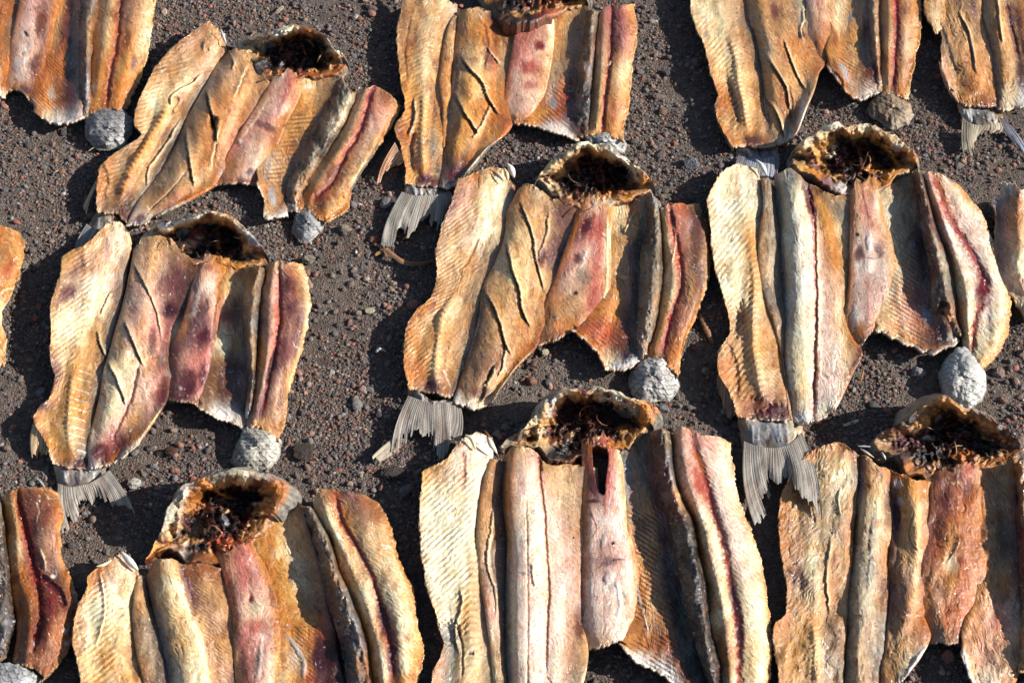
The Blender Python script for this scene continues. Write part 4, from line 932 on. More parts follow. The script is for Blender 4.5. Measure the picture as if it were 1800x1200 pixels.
flesh('belly_keel', [
 '1026,790,14,K 1028,860,15,O 1030,920,16,O 1028,980,18,O 1026,1040,20,OK 1025,1095,22,OZ 1040,1140,25,YZ',
 '1034,785,22,A 1036,855,24,KM 1038,920,26,Z 1038,980,27,ZP 1036,1040,28,Z 1038,1095,27,Z 1052,1138,26,ZY',
 '1046,782,26,AM 1052,850,28,M 1053,915,29,Z 1056,975,28,PV 1055,1035,29,Z 1058,1090,28,Z 1066,1134,26,ZY',
 '1064,782,26,KR 1070,850,28,K 1073,915,29,Z 1076,975,28,KZ 1080,1035,29,Z 1084,1090,27,Z 1080,1128,25,Z',
 '1080,792,23,KO 1086,860,25,Z 1090,917,25,Z 1100,968,25,Z 1106,1027,25,ZE 1108,1080,24,ZO 1092,1124,24,Z',
 '1092,802,15,C 1096,862,15,YC 1100,917,16,C 1112,964,17,CO 1124,1027,18,YO 1128,1080,19,O 1100,1130,24,Y'],
 [('b', 1068, 985, 26, 10, 0, 'VM', .6, -2), ('b', 1070, 1012, 9, 14, 10, 'WZ', .8, 4), ('s', '1048,1000 1060,990 1080,984 1098,982', 1.4, 'M', .8, 0), ('b', 1042, 880, 12, 4, 0, 'M', .8, 0), ('s', '1038,900 1048,930 1040,945', 1.6, 'R', .8, 0),
  ('b', 1078, 955, 4, 4, 30, 'X', .8, 0), ('b', 1062, 950, 5, 14, 10, 'W', .4, 2), ('s', '1084,1020 1090,1060 1086,1085', 4, 'W', .6, 3), ('s', '1064,860 1064,905', 3, 'R', .4, 1), ('s', '1042,1045 1050,1050 1046,1056', 1, 'R', .7, 0),
  ('s', '1060,1040 1062,1110', 2, 'K', .4, -1), ('b', 1040, 850, 7, 20, 0, 'M', .6, 0), ('s', '1066,790 1067,855', 4, 'R', .6, 0)],
 f, 305, rag=1.5, rough=.8, tone=.4, fib=85, holes=['1039,778 1062,782 1065,845 1060,870 1056,868 1044,830'])
flesh('dark_skin_fold', [
 '1147,757,24,M 1152,825,24,M 1170,885,24,DM 1188,945,26,X 1198,1010,26,X 1212,1075,26,X 1228,1135,24,X 1245,1190,22,D 1255,1240,20,D',
 '1162,752,38,U 1167,820,40,GM 1184,878,42,M 1204,935,44,X 1217,1000,44,X 1228,1070,42,DX 1240,1130,38,X 1254,1190,32,D 1264,1240,26,M',
 '1170,754,38,G 1176,820,39,G 1190,870,38,OC 1212,925,41,UD 1224,985,41,U 1236,1060,39,UX 1246,1125,35,UX 1260,1190,29,MU 1268,1240,22,M',
 '1181,762,14,U 1187,825,14,U 1199,873,14,B 1221,917,14,U 1231,972,14,U 1246,1040,13,U 1250,1090,12,U 1260,1140,12,U 1273,1200,12,U 1278,1240,10,U'],
 [('b', 1172, 845, 8, 40, -8, 'M', .6, 0), ('b', 1198, 870, 9, 4, 15, 'YC', .9, 2), ('s', '1176,790 1180,830 1188,860', 4, 'S', .5, 1), ('b', 1214, 990, 14, 70, -12, 'X', .7, 0), ('s', '1168,890 1190,900 1205,915', 5, 'B', .6, 1)],
 f, 306, rag=2, rough=1.5, fib=50)
flesh('bloodline_fillet', [
 '1184,760,16,P 1187,825,15,P 1200,873,14,VP 1222,917,14,O 1231,972,14,Y 1248,1040,14,CO 1251,1090,13,C 1262,1140,12,T 1276,1210,12,C 1280,1250,12,C',
 '1192,750,30,P 1200,820,34,P 1214,870,34,PZ 1234,925,33,C 1246,980,33,CP 1262,1045,32,C 1270,1100,30,C 1276,1150,28,TA 1284,1250,24,C',
 '1213,754,32,ZQ 1226,805,32,ZK 1240,860,31,PO 1256,915,30,CP 1270,970,30,C 1282,1030,29,CO 1292,1085,28,OC 1296,1140,27,CO 1298,1250,24,C',
 '1235,762,32,PK 1250,815,33,ZP 1262,870,33,Z 1280,925,34,Z 1297,980,34,Z 1310,1035,34,CZ 1320,1090,32,C 1322,1150,30,CY 1320,1250,26,C',
 '1262,768,26,P 1274,830,28,ZC 1284,880,29,PC 1303,935,30,ZP 1320,990,29,PC 1333,1050,28,CP 1341,1110,27,C 1340,1165,25,C 1335,1250,22,C',
 '1286,778,14,YC 1291,830,14,E 1298,870,14,E 1322,935,15,YC 1339,990,14,TC 1350,1060,14,Y 1358,1112,14,YC 1354,1180,13,Y 1350,1250,12,Y'],
 [('s', '1216,758 1223,790 1240,843 1256,900 1274,955 1284,1020 1296,1075 1300,1130 1297,1240', 5.5, 'R', .95, -1), ('b', 1232, 850, 11, 34, -18, 'RQ', .8, 0), ('b', 1292, 1060, 7, 40, -14, 'M', .85, 0), ('b', 1301, 1110, 8, 26, 0, 'M', .8, 0),
  ('s', '1222,790 1238,830', 9, 'O', .6, 0), ('b', 1272, 1110, 10, 26, 20, 'A', .55, 0), ('s', '1232,960 1238,990', 4, 'O', .6, 0), ('r', '1216,758 1240,843 1274,955 1296,1075 1297,1240', .9, 11, .9, 0, 770, 1230, 60)],
 f, 307, fib=52, tone=.4, rough=.7)
head(f, '880,783,14,G 900,766,22,GT 922,750,32,YC 942,728,40,GE 969,694,52,WG 991,682,62,CG 1024,688,58,A 1050,680,62,CG 1090,691,60,EG 1123,702,52,YG 1153,716,40,AO 1146,738,32,O 1123,762,26,OT 1096,788,22,O 1070,786,22,Q 1050,782,22,A 1030,790,20,B 1010,806,18,D 985,810,18,X 962,802,20,DX 954,786,22,T 935,782,20,YC 908,784,16,T',
 (1040, 740, 16), [('b', 1085, 735, 30, 15, 12, 'X', .9, -13), ('b', 990, 790, 26, 14, 0, 'X', .9, -2), ('b', 998, 722, 16, 20, 30, 'MD', .7, -10), ('s', '1028,695 1032,730 1040,765', 9, 'BM', .6, 10), ('s', '960,705 955,740 945,765', 8, 'YT', .7, 5),
  ('b', 950, 760, 14, 11, 0, 'WY', .7, 6), ('b', 1000, 765, 12, 6, -35, 'CO', .8, 6), ('s', '1050,700 1075,702 1105,715 1120,730', 6, 'WE', .75, 6), ('b', 1136, 725, 12, 14, 20, 'O', .8, 4), ('b', 1060, 760, 20, 12, 0, 'X', .6, 0), ('b', 1075, 780, 20, 6, 0, 'OA', .6, 2), ('s', '975,700 962,735', 4, 'W', .6, 4)], 308)
shard(f, 'gill_bone', '856,762,36,T 862,778,34 874,797,24', 3.4, 'WC'); shard(f, 'gill_bone', '852,756,38,A 860,768,36 868,775,32', 1.8, 'AB'); shard(f, 'gill_bone', '818,764,34,W 828,770,33 836,790,27', 2.4, 'C')

# purple-blotched fish, middle left
f = fish('pink and purple blotched fish at middle left with tail fin spread wide', 320, 590)
flesh('backbone_fillet', [
 '190,388,30,TC 154,426,32,TY 112,450,32,YT 103,489,34,TG 90,528,34,T 88,585,34,C 87,630,30,TV 96,662,24,V 87,697,24,T 71,713,26,V 59,730,27,TO 62,748,24,T 80,777,21,O 92,814,18,CW',
 '200,388,29,CO 176,430,28,PC 146,470,27,PT 134,520,27,CP 124,570,26,C 117,620,23,CT 112,665,18,T 105,705,19,T 92,740,20,TY 96,780,18,Y 105,818,14,AT',
 '208,390,28,C 190,440,26,P 170,490,24,ZC 155,540,24,C 143,590,22,CT 134,640,22,Y 126,680,22,Y 121,720,22,Y 121,760,21,CY 128,800,17,AY 133,822,13,M',
 '220,398,24,CP 208,440,20,PC 194,490,18,P 180,540,15,CT 165,595,14,TY 158,640,14,YT 152,680,14,YH 146,720,14,Y 143,760,13,YH 147,800,11,G 150,824,9,M',
 '231,422,18,TC 222,470,9,G 211,530,8,G 196,590,8,G 187,625,8,U 184,660,8,G 172,705,7,U 162,750,7,U 158,790,6,U 158,826,6,W'],
 [('r', '208,390 170,490 143,590 126,680 121,760 133,822', 0.9, 11, 1.3, -1, 430, 700, 80), ('v', '130,650 124,700 121,755 127,800', 7, 9, 2.2, 'YC'), ('b', 118, 515, 24, 14, -38, 'MV', .65, 0), ('b', 132, 475, 24, 9, -40, 'V', .5, 0),
  ('s', '184,400 180,425 176,450', 4, 'O', .6, 0), ('b', 142, 812, 14, 14, 0, 'MD', .7, -2), ('c', '196,510 183,535 175,555', 4, 3, 4, 3, 'B', 1, .6), ('c', '170,580 178,610 186,628', 5, 4, 4, 4, 'B', 1, .6), ('b', 100, 650, 10, 16, 0, 'V', .6, 0), ('b', 200, 400, 8, 14, 0, 'WO', .4, 0)]
 +[('s', '%d,%d %d,%d' % (x, y, x+24, y+8), 1.1, 'W', .75, .6) for x, y in ((136,650),(134,664),(132,683),(130,700),(128,716),(126,732),(125,748),(125,762),(127,775),(130,788))],
 f, 401, fib=-50)
flesh('side_fillet', [
 '237,434,20,G 230,478,22,TP 218,534,22,G 204,585,22,GT 196,615,20,GC 186,650,20,C 180,690,18,CP 168,740,16,C 158,785,14,VW 160,822,8,W',
 '255,410,25,GT 248,460,26,TP 237,520,27,P 226,575,28,P 214,630,31,ZC 203,675,29,C 192,720,27,C 178,768,21,P 164,800,18,MV 168,822,9,W',
 '275,402,27,YG 265,460,28,T 258,520,31,P 248,580,32,PO 238,635,30,CP 228,680,27,CP 213,730,24,P 196,775,19,KM 180,819,10,M',
 '292,418,20,GT 286,470,20,HP 280,525,22,PV 272,580,24,KP 262,635,24,PT 252,685,23,P 238,735,20,T 216,780,18,M 194,816,14,O',
 '318,440,13,TV 312,490,12,V 305,535,12,V 298,580,14,KM 286,635,17,V 275,685,19,KP 262,730,20,MP 240,768,22,O 212,804,22,CW',
 '350,464,12,B 338,504,10,X 326,546,9,D 315,580,9,C 302,615,8,T 296,660,10,TM 290,703,17,M 272,735,24,TC 240,782,24,WC'],
 [('c', '217,562 238,612 252,645', 7, 5, 5, 6, 'B', 1, .7), ('c', '232,459 256,504 276,552 284,600', 6, 3, 5, 4, 'B', 1, .6), ('c', '186,632 203,664 222,715', 6, 5, 5, 5, 'B', 1, .7), ('b', 300, 545, 18, 15, 10, 'MD', .85, 0), ('b', 232, 545, 10, 7, 0, 'KR', .55, 0), ('b', 300, 495, 18, 24, 20, 'MV', .6, 0),
  ('b', 268, 600, 7, 34, 5, 'M', .5, 0), ('b', 285, 690, 12, 30, 15, 'M', .6, 0), ('b', 178, 790, 12, 14, 30, 'M', .7, 0), ('s', '245,640 230,700 200,770', 4, 'BK', .5, -3), ('s', '312,585 301,620 297,665', 1.8, 'S', .9, 0), ('b', 308, 590, 10, 18, 20, 'YC', .5, 0), ('s', '186,624 190,645', 3, 'S', .8, 0)],
 f, 402, fib=60, rag=3)
flesh('belly_keel', [
 '351,465,14,K 340,504,18,VP 330,546,21,MO 318,580,22,YO 304,615,23,M 298,660,22,M 288,700,20,MA',
 '358,462,24,P 351,500,27,P 343,545,29,V 333,590,30,V 322,640,30,PK 313,685,27,MK 304,704,23,M',
 '366,460,26,P 363,500,29,Z 358,545,30,V 352,590,31,V 344,640,30,K 334,685,27,M 322,706,22,M',
 '378,462,24,O 376,500,24,Z 374,545,26,P 370,590,28,KM 362,640,27,K 354,685,24,K 340,708,21,MA',
 '396,468,16,OY 386,510,15,O 382,550,15,OK 376,600,16,OV 371,650,16,MV 366,690,18,MG 352,718,20,AT'],
 [('b', 356, 592, 14, 16, 0, 'M', .7, -2), ('b', 330, 670, 14, 26, 0, 'M', .6, -1), ('b', 356, 660, 7, 24, 8, 'M', .8, -1), ('s', '363,525 366,540 362,548', 2, 'D', .8, 0), ('s', '384,520 376,570 371,620', 2, 'B', .7, -1), ('s', '352,500 345,530 335,560', 5, 'W', .4, 2),
  ('b', 390, 500, 12, 18, 0, 'OY', .7, 0), ('b', 316, 682, 5, 4, 0, 'W', .6, 2), ('s', '372,650 371,680', 2.5, 'S', .8, 0), ('b', 366, 470, 8, 7, 0, 'R', .4, 0)], f, 403, rag=1.5, rough=1.1, fib=70)
flesh('belly_wall', [
 '398,466,18,OY 388,510,17,O 384,550,16,P 378,600,16,C 374,650,16,BT 368,692,18,BT 350,718,20,YC',
 '410,468,15,T 400,510,13,YC 400,550,12,VP 398,600,11,C 396,645,11,B 390,690,13,B 374,732,18,W',
 '428,463,16,T 416,505,12,T 416,550,10,B 416,600,10,T 416,645,10,BU 412,690,11,B 400,742,14,W',
 '450,462,24,TG 434,508,18,T 431,565,16,BG 434,620,16,UB 437,665,14,B 432,715,12,UB 426,752,11,W'],
 [('b', 400, 555, 22, 12, 0, 'VM', .6, 0), ('b', 404, 650, 16, 22, 0, 'B', .55, 0), ('r', '436,600 430,750', -0.8, 9, .7, -1, 640, 750, 60, 'B', .5), ('s', '352,720 384,738 420,750', 5, 'W', .9, 2), ('b', 412, 500, 10, 14, 0, 'CY', .6, 0), ('b', 404, 640, 5, 30, 0, 'D', .2, 0)],
 f, 404, fib=72, rag=3)
flesh('dark_skin_fold', [
 '450,464,26,GT 434,508,24,T 431,565,24,B 435,620,24,BU 438,670,20,U 430,748,12,W',
 '457,468,36,TG 443,515,38,GT 438,565,38,G 441,620,37,G 442,670,32,G 434,742,16,W',
 '462,470,30,G 451,518,36,G 446,565,37,GS 447,620,36,GT 446,670,30,U 436,744,15,S',
 '467,474,12,U 462,516,12,U 456,565,11,X 452,620,11,X 449,675,10,X 438,748,9,U'],
 [('s', '436,560 440,600 444,650', 2.5, 'YG', .6, 1)], f, 405, rag=2, rough=1.2)
flesh('bloodline_fillet', [
 '470,466,14,TP 462,520,13,P 457,570,13,V 454,620,12,T 450,670,12,P 440,720,12,M 434,748,10,B',
 '479,462,27,CP 474,515,31,P 471,570,32,PV 467,620,31,P 460,670,29,PT 450,715,24,PM 442,750,16,T',
 '490,458,28,CT 492,510,28,K 491,564,28,Q 484,615,27,K 473,666,26,M 464,712,23,M 452,752,16,T',
 '505,460,28,KT 511,510,32,KV 512,564,32,VP 504,615,31,KV 492,666,28,P 484,715,24,PT 468,760,16,TO',
 '520,462,25,T 530,510,27,TB 530,564,28,V 519,615,27,V 506,660,25,T 497,715,22,TV 480,768,14,TO',
 '533,464,16,CT 545,510,13,C 542,564,12,C 530,615,12,CY 518,655,12,CY 506,695,12,CY 503,733,10,Y 490,774,8,TO'],
 [('s', '490,462 493,510 492,564 484,615 472,666 463,716', 3.4, 'RM', .9, -2.5), ('b', 478, 640, 7, 30, 14, 'MD', .8, -1), ('b', 510, 500, 9, 14, 0, 'M', .55, 0), ('b', 514, 545, 10, 20, 10, 'M', .5, 0), ('b', 500, 620, 10, 34, 20, 'V', .5, 0), ('r', '493,500 484,615 463,716', 1.1, 8, .7, 0, 480, 740, 50), ('b', 456, 725, 8, 14, 20, 'M', .5, 0)],
 f, 406, fib=60)
head(f, '268,414,20,G 280,396,34,CW 307,387,42,WG 340,375,54,GC 370,370,60,CG 397,378,58,T 427,399,52,GC 451,424,42,S 466,447,28,A 457,462,24,OT 430,466,22,YO 409,470,20,O 380,460,22,O 350,462,20,OP 322,455,16,V 303,438,18,VD 295,422,26,T 284,424,20,YC',
 (368, 425, 18), [('b', 404, 415, 16, 26, -30, 'X', .9, -13), ('b', 335, 448, 28, 10, 0, 'X', .9, -2), ('b', 345, 412, 18, 12, -20, 'QR', .6, -3), ('b', 350, 415, 8, 6, 0, 'Z', .7, 2), ('s', '300,398 325,388 350,380', 5, 'WL', .8, 4), ('s', '382,395 386,425 384,445', 7, 'BA', .6, 9),
  ('b', 318, 418, 10, 14, 20, 'X', .7, -6), ('b', 400, 392, 14, 8, 20, 'A', .7, 4), ('b', 288, 403, 13, 9, -20, 'CW', .8, 4), ('b', 418, 455, 14, 8, 0, 'X', .7, -2), ('b', 330, 428, 18, 8, 0, 'WC', .5, 2), ('b', 455, 450, 9, 7, 0, 'O', .7, 2)], 407)
flesh('tail_stem', ['93,812,18,WP 98,835,14,SW 102,864,8,G', '112,818,18,SV 115,840,17,SW 116,868,11,G', '133,822,14,S 136,843,18,SV 138,866,12,G', '158,824,12,S 158,842,15,WG 160,860,11,G', '186,816,14,S 186,830,11,G 190,840,9,G'],
 stem_folds(96, 818, 184, 820, 104, 860, 188, 838, 408)+[('b', 128, 850, 16, 7, 0, 'VS', .5, 0)], f, 408, rag=2, rough=1.2, mat=MAT['scale'], fa=.5)
fin('tail_fin', '102,858,12,G 120,864,13 140,862,13 160,856,13 192,834,12', '112,938,10,G 138,912,9 142,884,10 158,880,10 163,888,9 168,872,10 200,890,12 214,888,14 235,900,14', f, 409, rays=36, lap=9, cols=('GSL', 'GU'))
fin('anal_fin', '59,740,22,C 65,752,21 76,765,20 82,780,18', '57,801,8 62,811,6 72,800,6 82,797,8', f, 410, rays=7, cols=('TC', 'A'))
stump(f, '424,768,12,S 432,750,16,S 463,755,18,W 492,775,12,W 483,805,6 459,823,4 430,826,4 410,808,6 414,787,10', (452, 784, 28), 411, ps=9, ang=0, c1='GSU', c2='EW')

# tilted fish, upper left
f = fish('tan fish lying at a tilt in the top row, its head pointing up right', 420, 220)
flesh('backbone_fillet', [
 '362,40,30,TO 327,63,32,TV 280,108,34,T 247,170,33,T 237,222,28,T 248,236,24,H 223,255,25,HT 178,290,26,OT 168,330,24,O 170,372,18,H',
 '368,38,30,TA 342,75,28,TP 302,125,28,T 272,180,26,C 262,222,24,TC 250,250,22,T 218,285,21,TH 198,320,19,T 190,375,14,H',
 '376,45,28,TY 352,95,26,T 318,145,26,TC 294,188,26,YC 273,225,26,Y 252,262,25,Y 232,290,24,Y 218,325,23,YA 206,376,15,B',
 '388,55,24,CO 372,100,20,TP 345,145,17,PT 316,195,14,T 292,240,13,TH 266,290,13,T 244,325,13,T 225,360,11,B 214,385,9,M',
 '398,84,14,TG 381,113,8,T 357,154,7,G 328,205,7,G 304,257,7,U 274,308,7,GU 241,354,6,G 218,388,6,B'],
 [('r', '376,45 318,145 273,225 232,290 206,376', .35, 9, 1.2, -1, 90, 370, 70), ('v', '300,180 273,225 250,265 232,292 218,325 208,355', 8, 9, 3.2, 'YO'), ('c', '357,127 335,148 320,154 304,166 299,182 302,192', 5, 5, 5, 5, 'B', 1, .6),
  ('b', 370, 78, 14, 16, 0, 'YP', .6, 4), ('b', 222, 312, 6, 4, 0, 'MD', .8, 0), ('b', 210, 338, 6, 5, 0, 'M', .7, 0), ('c', '320,205 290,255 262,295 256,330', 5, 4, 5, 4, 'B', 1, .5), ('s', '180,292 186,320 178,350', 7, 'A', .4, -2), ('b', 284, 125, 4, 2, 0, 'W', .6, 1), ('s', '300,200 310,170', 6, 'B', .3, -3)],
 f, 501, fib=-25)
flesh('side_fillet', [
 '402,90,18,B 384,115,20,G 362,156,20,G 334,206,18,HG 310,258,17,G 280,308,15,G 246,354,13,H 224,398,8,W',
 '417,84,26,T 402,125,31,TP 382,170,33,TO 358,222,32,OT 334,272,30,T 306,318,25,TH 272,358,19,T 240,398,11,W',
 '438,92,24,T 425,138,28,T 408,182,30,TO 386,232,28,OT 366,278,26,TO 342,320,22,T 302,358,19,TK 258,390,18,C',
 '460,125,15,TB 442,160,16,T 420,200,17,TO 398,245,18,OP 380,285,18,T 360,320,18,T 325,348,20,O 278,378,22,C',
 '477,146,12,T 457,180,10,P 433,217,10,KT 407,260,10,PK 390,293,13,TK 372,327,18,O 342,345,22,O 300,367,24,CW'],
 [('c', '362,156 371,195 380,230 381,258', 8, 5, 6, 12, 'AD', 1, .9), ('c', '326,222 330,263 341,330', 7, 5, 5, 7, 'B', 1, .8), ('c', '390,218 378,260 372,300', 6, -4, 5, 6, 'B', 1, .5), ('c', '436,115 424,145 413,172', 5, -4, 5, 6, 'MD', 1, .8),
  ('b', 375, 215, 7, 14, 0, 'D', .9, -8), ('c', '400,90 410,110 406,122', 5, 3, 4, 4, 'B', 1, .6), ('s', '325,205 305,262 275,312', 2.5, 'X', .75, -2), ('s', '400,285 386,310', 2, 'S', .7, 0), ('s', '330,300 290,345 262,370', 2, 'B', .6, -2), ('b', 240, 365, 10, 6, -20, 'S', .5, 0), ('b', 245, 385, 14, 8, -30, 'MV', .6, 0)],
 f, 502, fib=48, rag=3)
flesh('belly_keel', [
 '478,146,16,P 459,180,20,OP 435,217,21,KP 410,260,21,K 392,293,21,O 378,325,20,O', '492,142,24,P 478,180,26,P 456,220,27,PK 436,262,27,P 415,300,24,OP 400,322,20,A',
 '510,140,27,K 496,180,28,ZK 474,220,28,PK 458,262,28,ZT 440,298,26,Z 424,322,22,M', '531,144,16,Y 520,175,16,OP 502,210,17,YO 488,245,18,O 474,278,19,OY 446,325,21,AO'],
 [('s', '512,145 500,175 490,200', 4, 'R', .45, 1), ('b', 468, 222, 24, 7, 20, 'M', .5, -1), ('b', 502, 222, 4, 4, 0, 'B', .9, 2), ('b', 422, 248, 5, 5, 0, 'W', .8, 3), ('b', 440, 303, 8, 8, 0, 'MD', .6, 0), ('b', 500, 190, 8, 14, 25, 'Z', .6, 2), ('b', 455, 240, 12, 8, 0, 'GT', .5, 0), ('s', '470,170 445,215 418,250', 3, 'C', .5, 2)],
 f, 503, rag=1.5, fib=55)
flesh('belly_wall', [
 '531,142,18,YC 521,175,16,Y 503,212,16,YO 489,246,17,Y 475,280,18,YW 452,325,20,YT', '550,140,14,YC 542,178,12,YT 524,220,12,YT 510,255,12,OT 494,300,13,T 464,352,18,TO',
 '574,138,14,T 562,175,11,T 545,220,11,YT 530,260,11,TM 508,310,12,BT 480,372,16,T 466,384,18,C', '600,136,22,G 582,172,17,BT 552,230,16,M 534,268,16,MB 512,312,15,DB 500,350,13,M 502,380,11,W'],
 [('r', '582,172 534,268 500,350', .1, 8, 1, -1, 190, 350, 50, 'BM', .55), ('b', 478, 345, 7, 22, -10, 'SW', .8, 0), ('b', 560, 205, 3, 14, 20, 'S', .6, 0), ('s', '482,245 474,285 468,320', 2, 'S', .8, 0), ('b', 542, 152, 12, 5, 0, 'W', .6, 0), ('b', 520, 300, 8, 26, 25, 'D', .7, 0), ('s', '466,382 490,378 508,370', 5, 'SW', .9, 2)],
 f, 504, fib=40, rag=3)
flesh('dark_skin_fold', [
 '602,138,24,G 584,174,22,B 552,232,22,D 535,270,22,D 513,314,20,D 503,352,16,U 508,372,12,W', '616,160,34,GE 595,195,36,GE 568,243,35,G 548,280,32,G 526,320,26,H 516,352,18,H 517,370,13,W',
 '621,162,30,EG 602,205,33,E 575,252,32,U 554,288,28,H 533,325,23,T 520,355,17,T 521,371,12,W', '627,166,12,G 607,218,11,G 578,266,10,X 556,300,10,U 540,330,10,B 526,356,10,B 524,372,9,U'],
 [('s', '545,255 530,290 515,320', 4, 'X', .6, 0), ('b', 566, 268, 5, 12, 30, 'X', .6, 0)], f, 505, rag=2, rough=1.1, fib=30)
flesh('bloodline_fillet', [
 '628,164,14,TP 606,218,13,HT 577,266,13,T 548,310,13,T 530,350,12,O 526,366,12,O', '640,158,26,TP 618,218,29,HT 592,268,30,T 565,310,28,T 545,345,22,O 538,370,16,T',
 '657,150,28,K 636,222,28,Q 607,275,27,QO 590,314,26,A 562,350,20,AM 552,378,13,A', '668,155,28,KT 656,215,31,P 634,270,31,PT 612,310,29,T 585,350,24,T 562,386,15,O',
 '686,166,26,A 677,212,28,TK 655,262,28,T 630,305,26,TC 602,352,22,Y 568,390,14,YO', '706,187,15,YO 692,214,13,Y 673,246,12,Y 641,292,12,Y 622,320,12,YO 611,365,12,O 570,394,10,O'],
 [('s', '657,153 646,190 636,224 607,274 588,312 552,352', 4, 'RM', .9, -2.5), ('b', 588, 308, 14, 22, 35, 'MA', .8, 0), ('b', 576, 345, 18, 12, -30, 'QA', .6, 0), ('s', '672,160 690,175', 8, 'A', .5, 0), ('b', 650, 205, 4, 4, 0, 'S', .7, 1), ('r', '657,150 607,275 562,350', .6, 8, .7, 0, 170, 370, 50), ('b', 664, 190, 8, 22, 15, 'K', .4, 0)],
 f, 506, fib=35)
head(f, '424,74,24,E 440,62,36,WE 473,58,46,GC 507,44,56,EC 540,47,56,A 567,57,54,GB 587,84,44,C 607,108,28,A 600,123,24,A 567,131,22,A 523,138,20,AR 482,144,18,B 456,132,20,X 448,108,28,X 432,92,24,OC',
 (520, 100, 18), [('b', 470, 112, 26, 12, 20, 'X', .9, -2), ('b', 560, 80, 20, 16, 20, 'X', .8, -12), ('b', 490, 75, 16, 9, 0, 'A', .6, 2), ('s', '445,78 475,68 505,56', 6, 'WE', .8, 5), ('b', 500, 128, 20, 8, 0, 'QA', .6, 2), ('b', 594, 108, 12, 10, 0, 'A', .8, 4), ('b', 540, 112, 24, 8, 0, 'X', .7, -2), ('s', '530,70 535,95 530,115', 6, 'BM', .6, 9), ('b', 493, 112, 5, 5, 0, 'S', .8, 2)], 507)
flesh('tail_stem', ['170,368,16,HL 160,388,12,G 150,408,8,G', '186,372,15,L 178,395,14,GS 168,420,10,G', '202,380,13,V 196,400,12,S 188,425,9,G', '216,388,9,S 212,405,9,G 206,424,8,G'], stem_folds(170, 372, 210, 386, 155, 405, 200, 420, 508, 6), f, 508, rag=2, mat=MAT['scale'])
fin('tail_fin', '152,402,10,G 170,416,12 188,424,11 206,424,9', '132,440,8,G 140,452,8 158,470,7 190,468,6', f, 509, rays=20, lap=9, cols=('GS', 'U'))
fin('anal_fin', '178,298,24,T 171,312,23 168,330,21', '148,352,8 147,368,7 154,376,8', f, 510, rays=7, cols=('TL', 'B'))
stump(f, '523,368,10,S 542,370,14,S 563,388,10,T 558,404,6 548,418,4 528,422,4 519,405,6 519,385,9', (540, 392, 18), 511, ps=7, ang=0, c1='SU', c2='GSW')
shard(f, 'gill_bone', '388,52,34,W 392,64,30 398,78,24', 2.5, 'WS')

# upper middle fish
f = fish('golden orange upper middle fish with a pink side fin and head cut by the frame', 900, 160)
flesh('backbone_fillet', [
 '712,-20,26,T 703,23,27,TV 697,63,28,T 700,100,27,HY 705,150,26,Y 711,192,24,YO 694,228,26,A 706,262,25,OY 711,295,22,O 713,322,18,YO',
 '733,2,27,T 727,45,26,TY 722,100,23,TY 722,150,22,Y 724,195,20,OY 716,235,20,O 722,270,18,HY 728,325,12,Y',
 '757,-4,27,CT 748,60,25,TC 747,115,24,CT 746,165,24,YC 745,215,23,Y 743,255,22,YT 745,295,21,YO 748,326,14,M',
 '780,-2,25,CT 775,50,20,T 772,110,17,TY 768,160,16,YT 764,215,15,YG 762,260,13,HG 762,300,11,YH 764,328,9,M',
 '800,6,18,TW 796,50,14,T 790,110,13,T 788,170,12,YO 780,230,11,YO 774,270,9,YH 774,300,8,G 776,328,7,B'],
 [('r', '757,-4 747,115 745,215 748,326', .5, 8.5, 1.2, -1, 20, 320, 60), ('r', '748,160 744,215 748,320', .5, 7, .9, 1, 180, 310, 40), ('v', '746,160 745,200 742,240 744,290', 7, 8, 2.6, 'YC'), ('c', '728,170 728,210 716,240', 5, 3, 6, 4, 'B', 1, .7),
  ('b', 748, 316, 18, 10, 0, 'M', .85, 0), ('s', '728,230 722,260 724,300', 5, 'B', .45, -3), ('s', '722,30 712,90 716,140', 2, 'B', .4, -1), ('b', 740, 60, 20, 30, 0, 'V', .2, 0)], f, 601, fib=-40, tone=1.2)
flesh('inner_fillet_strip', ['800,28,26,TC 788,60,25,T 779,110,23,YT 776,150,23,Y 782,190,20,Y 780,240,16,YT 777,262,11,O', '804,28,20,B 797,65,20,T 792,110,19,T 789,150,17,TY 789,190,15,OY 785,240,12,Y 779,262,9,O', '810,28,7,D 804,70,7,D 800,115,7,X 796,160,7,U 792,200,6,U 788,240,6,X 781,264,6,D'], [], f, 602, rag=2, fib=80)
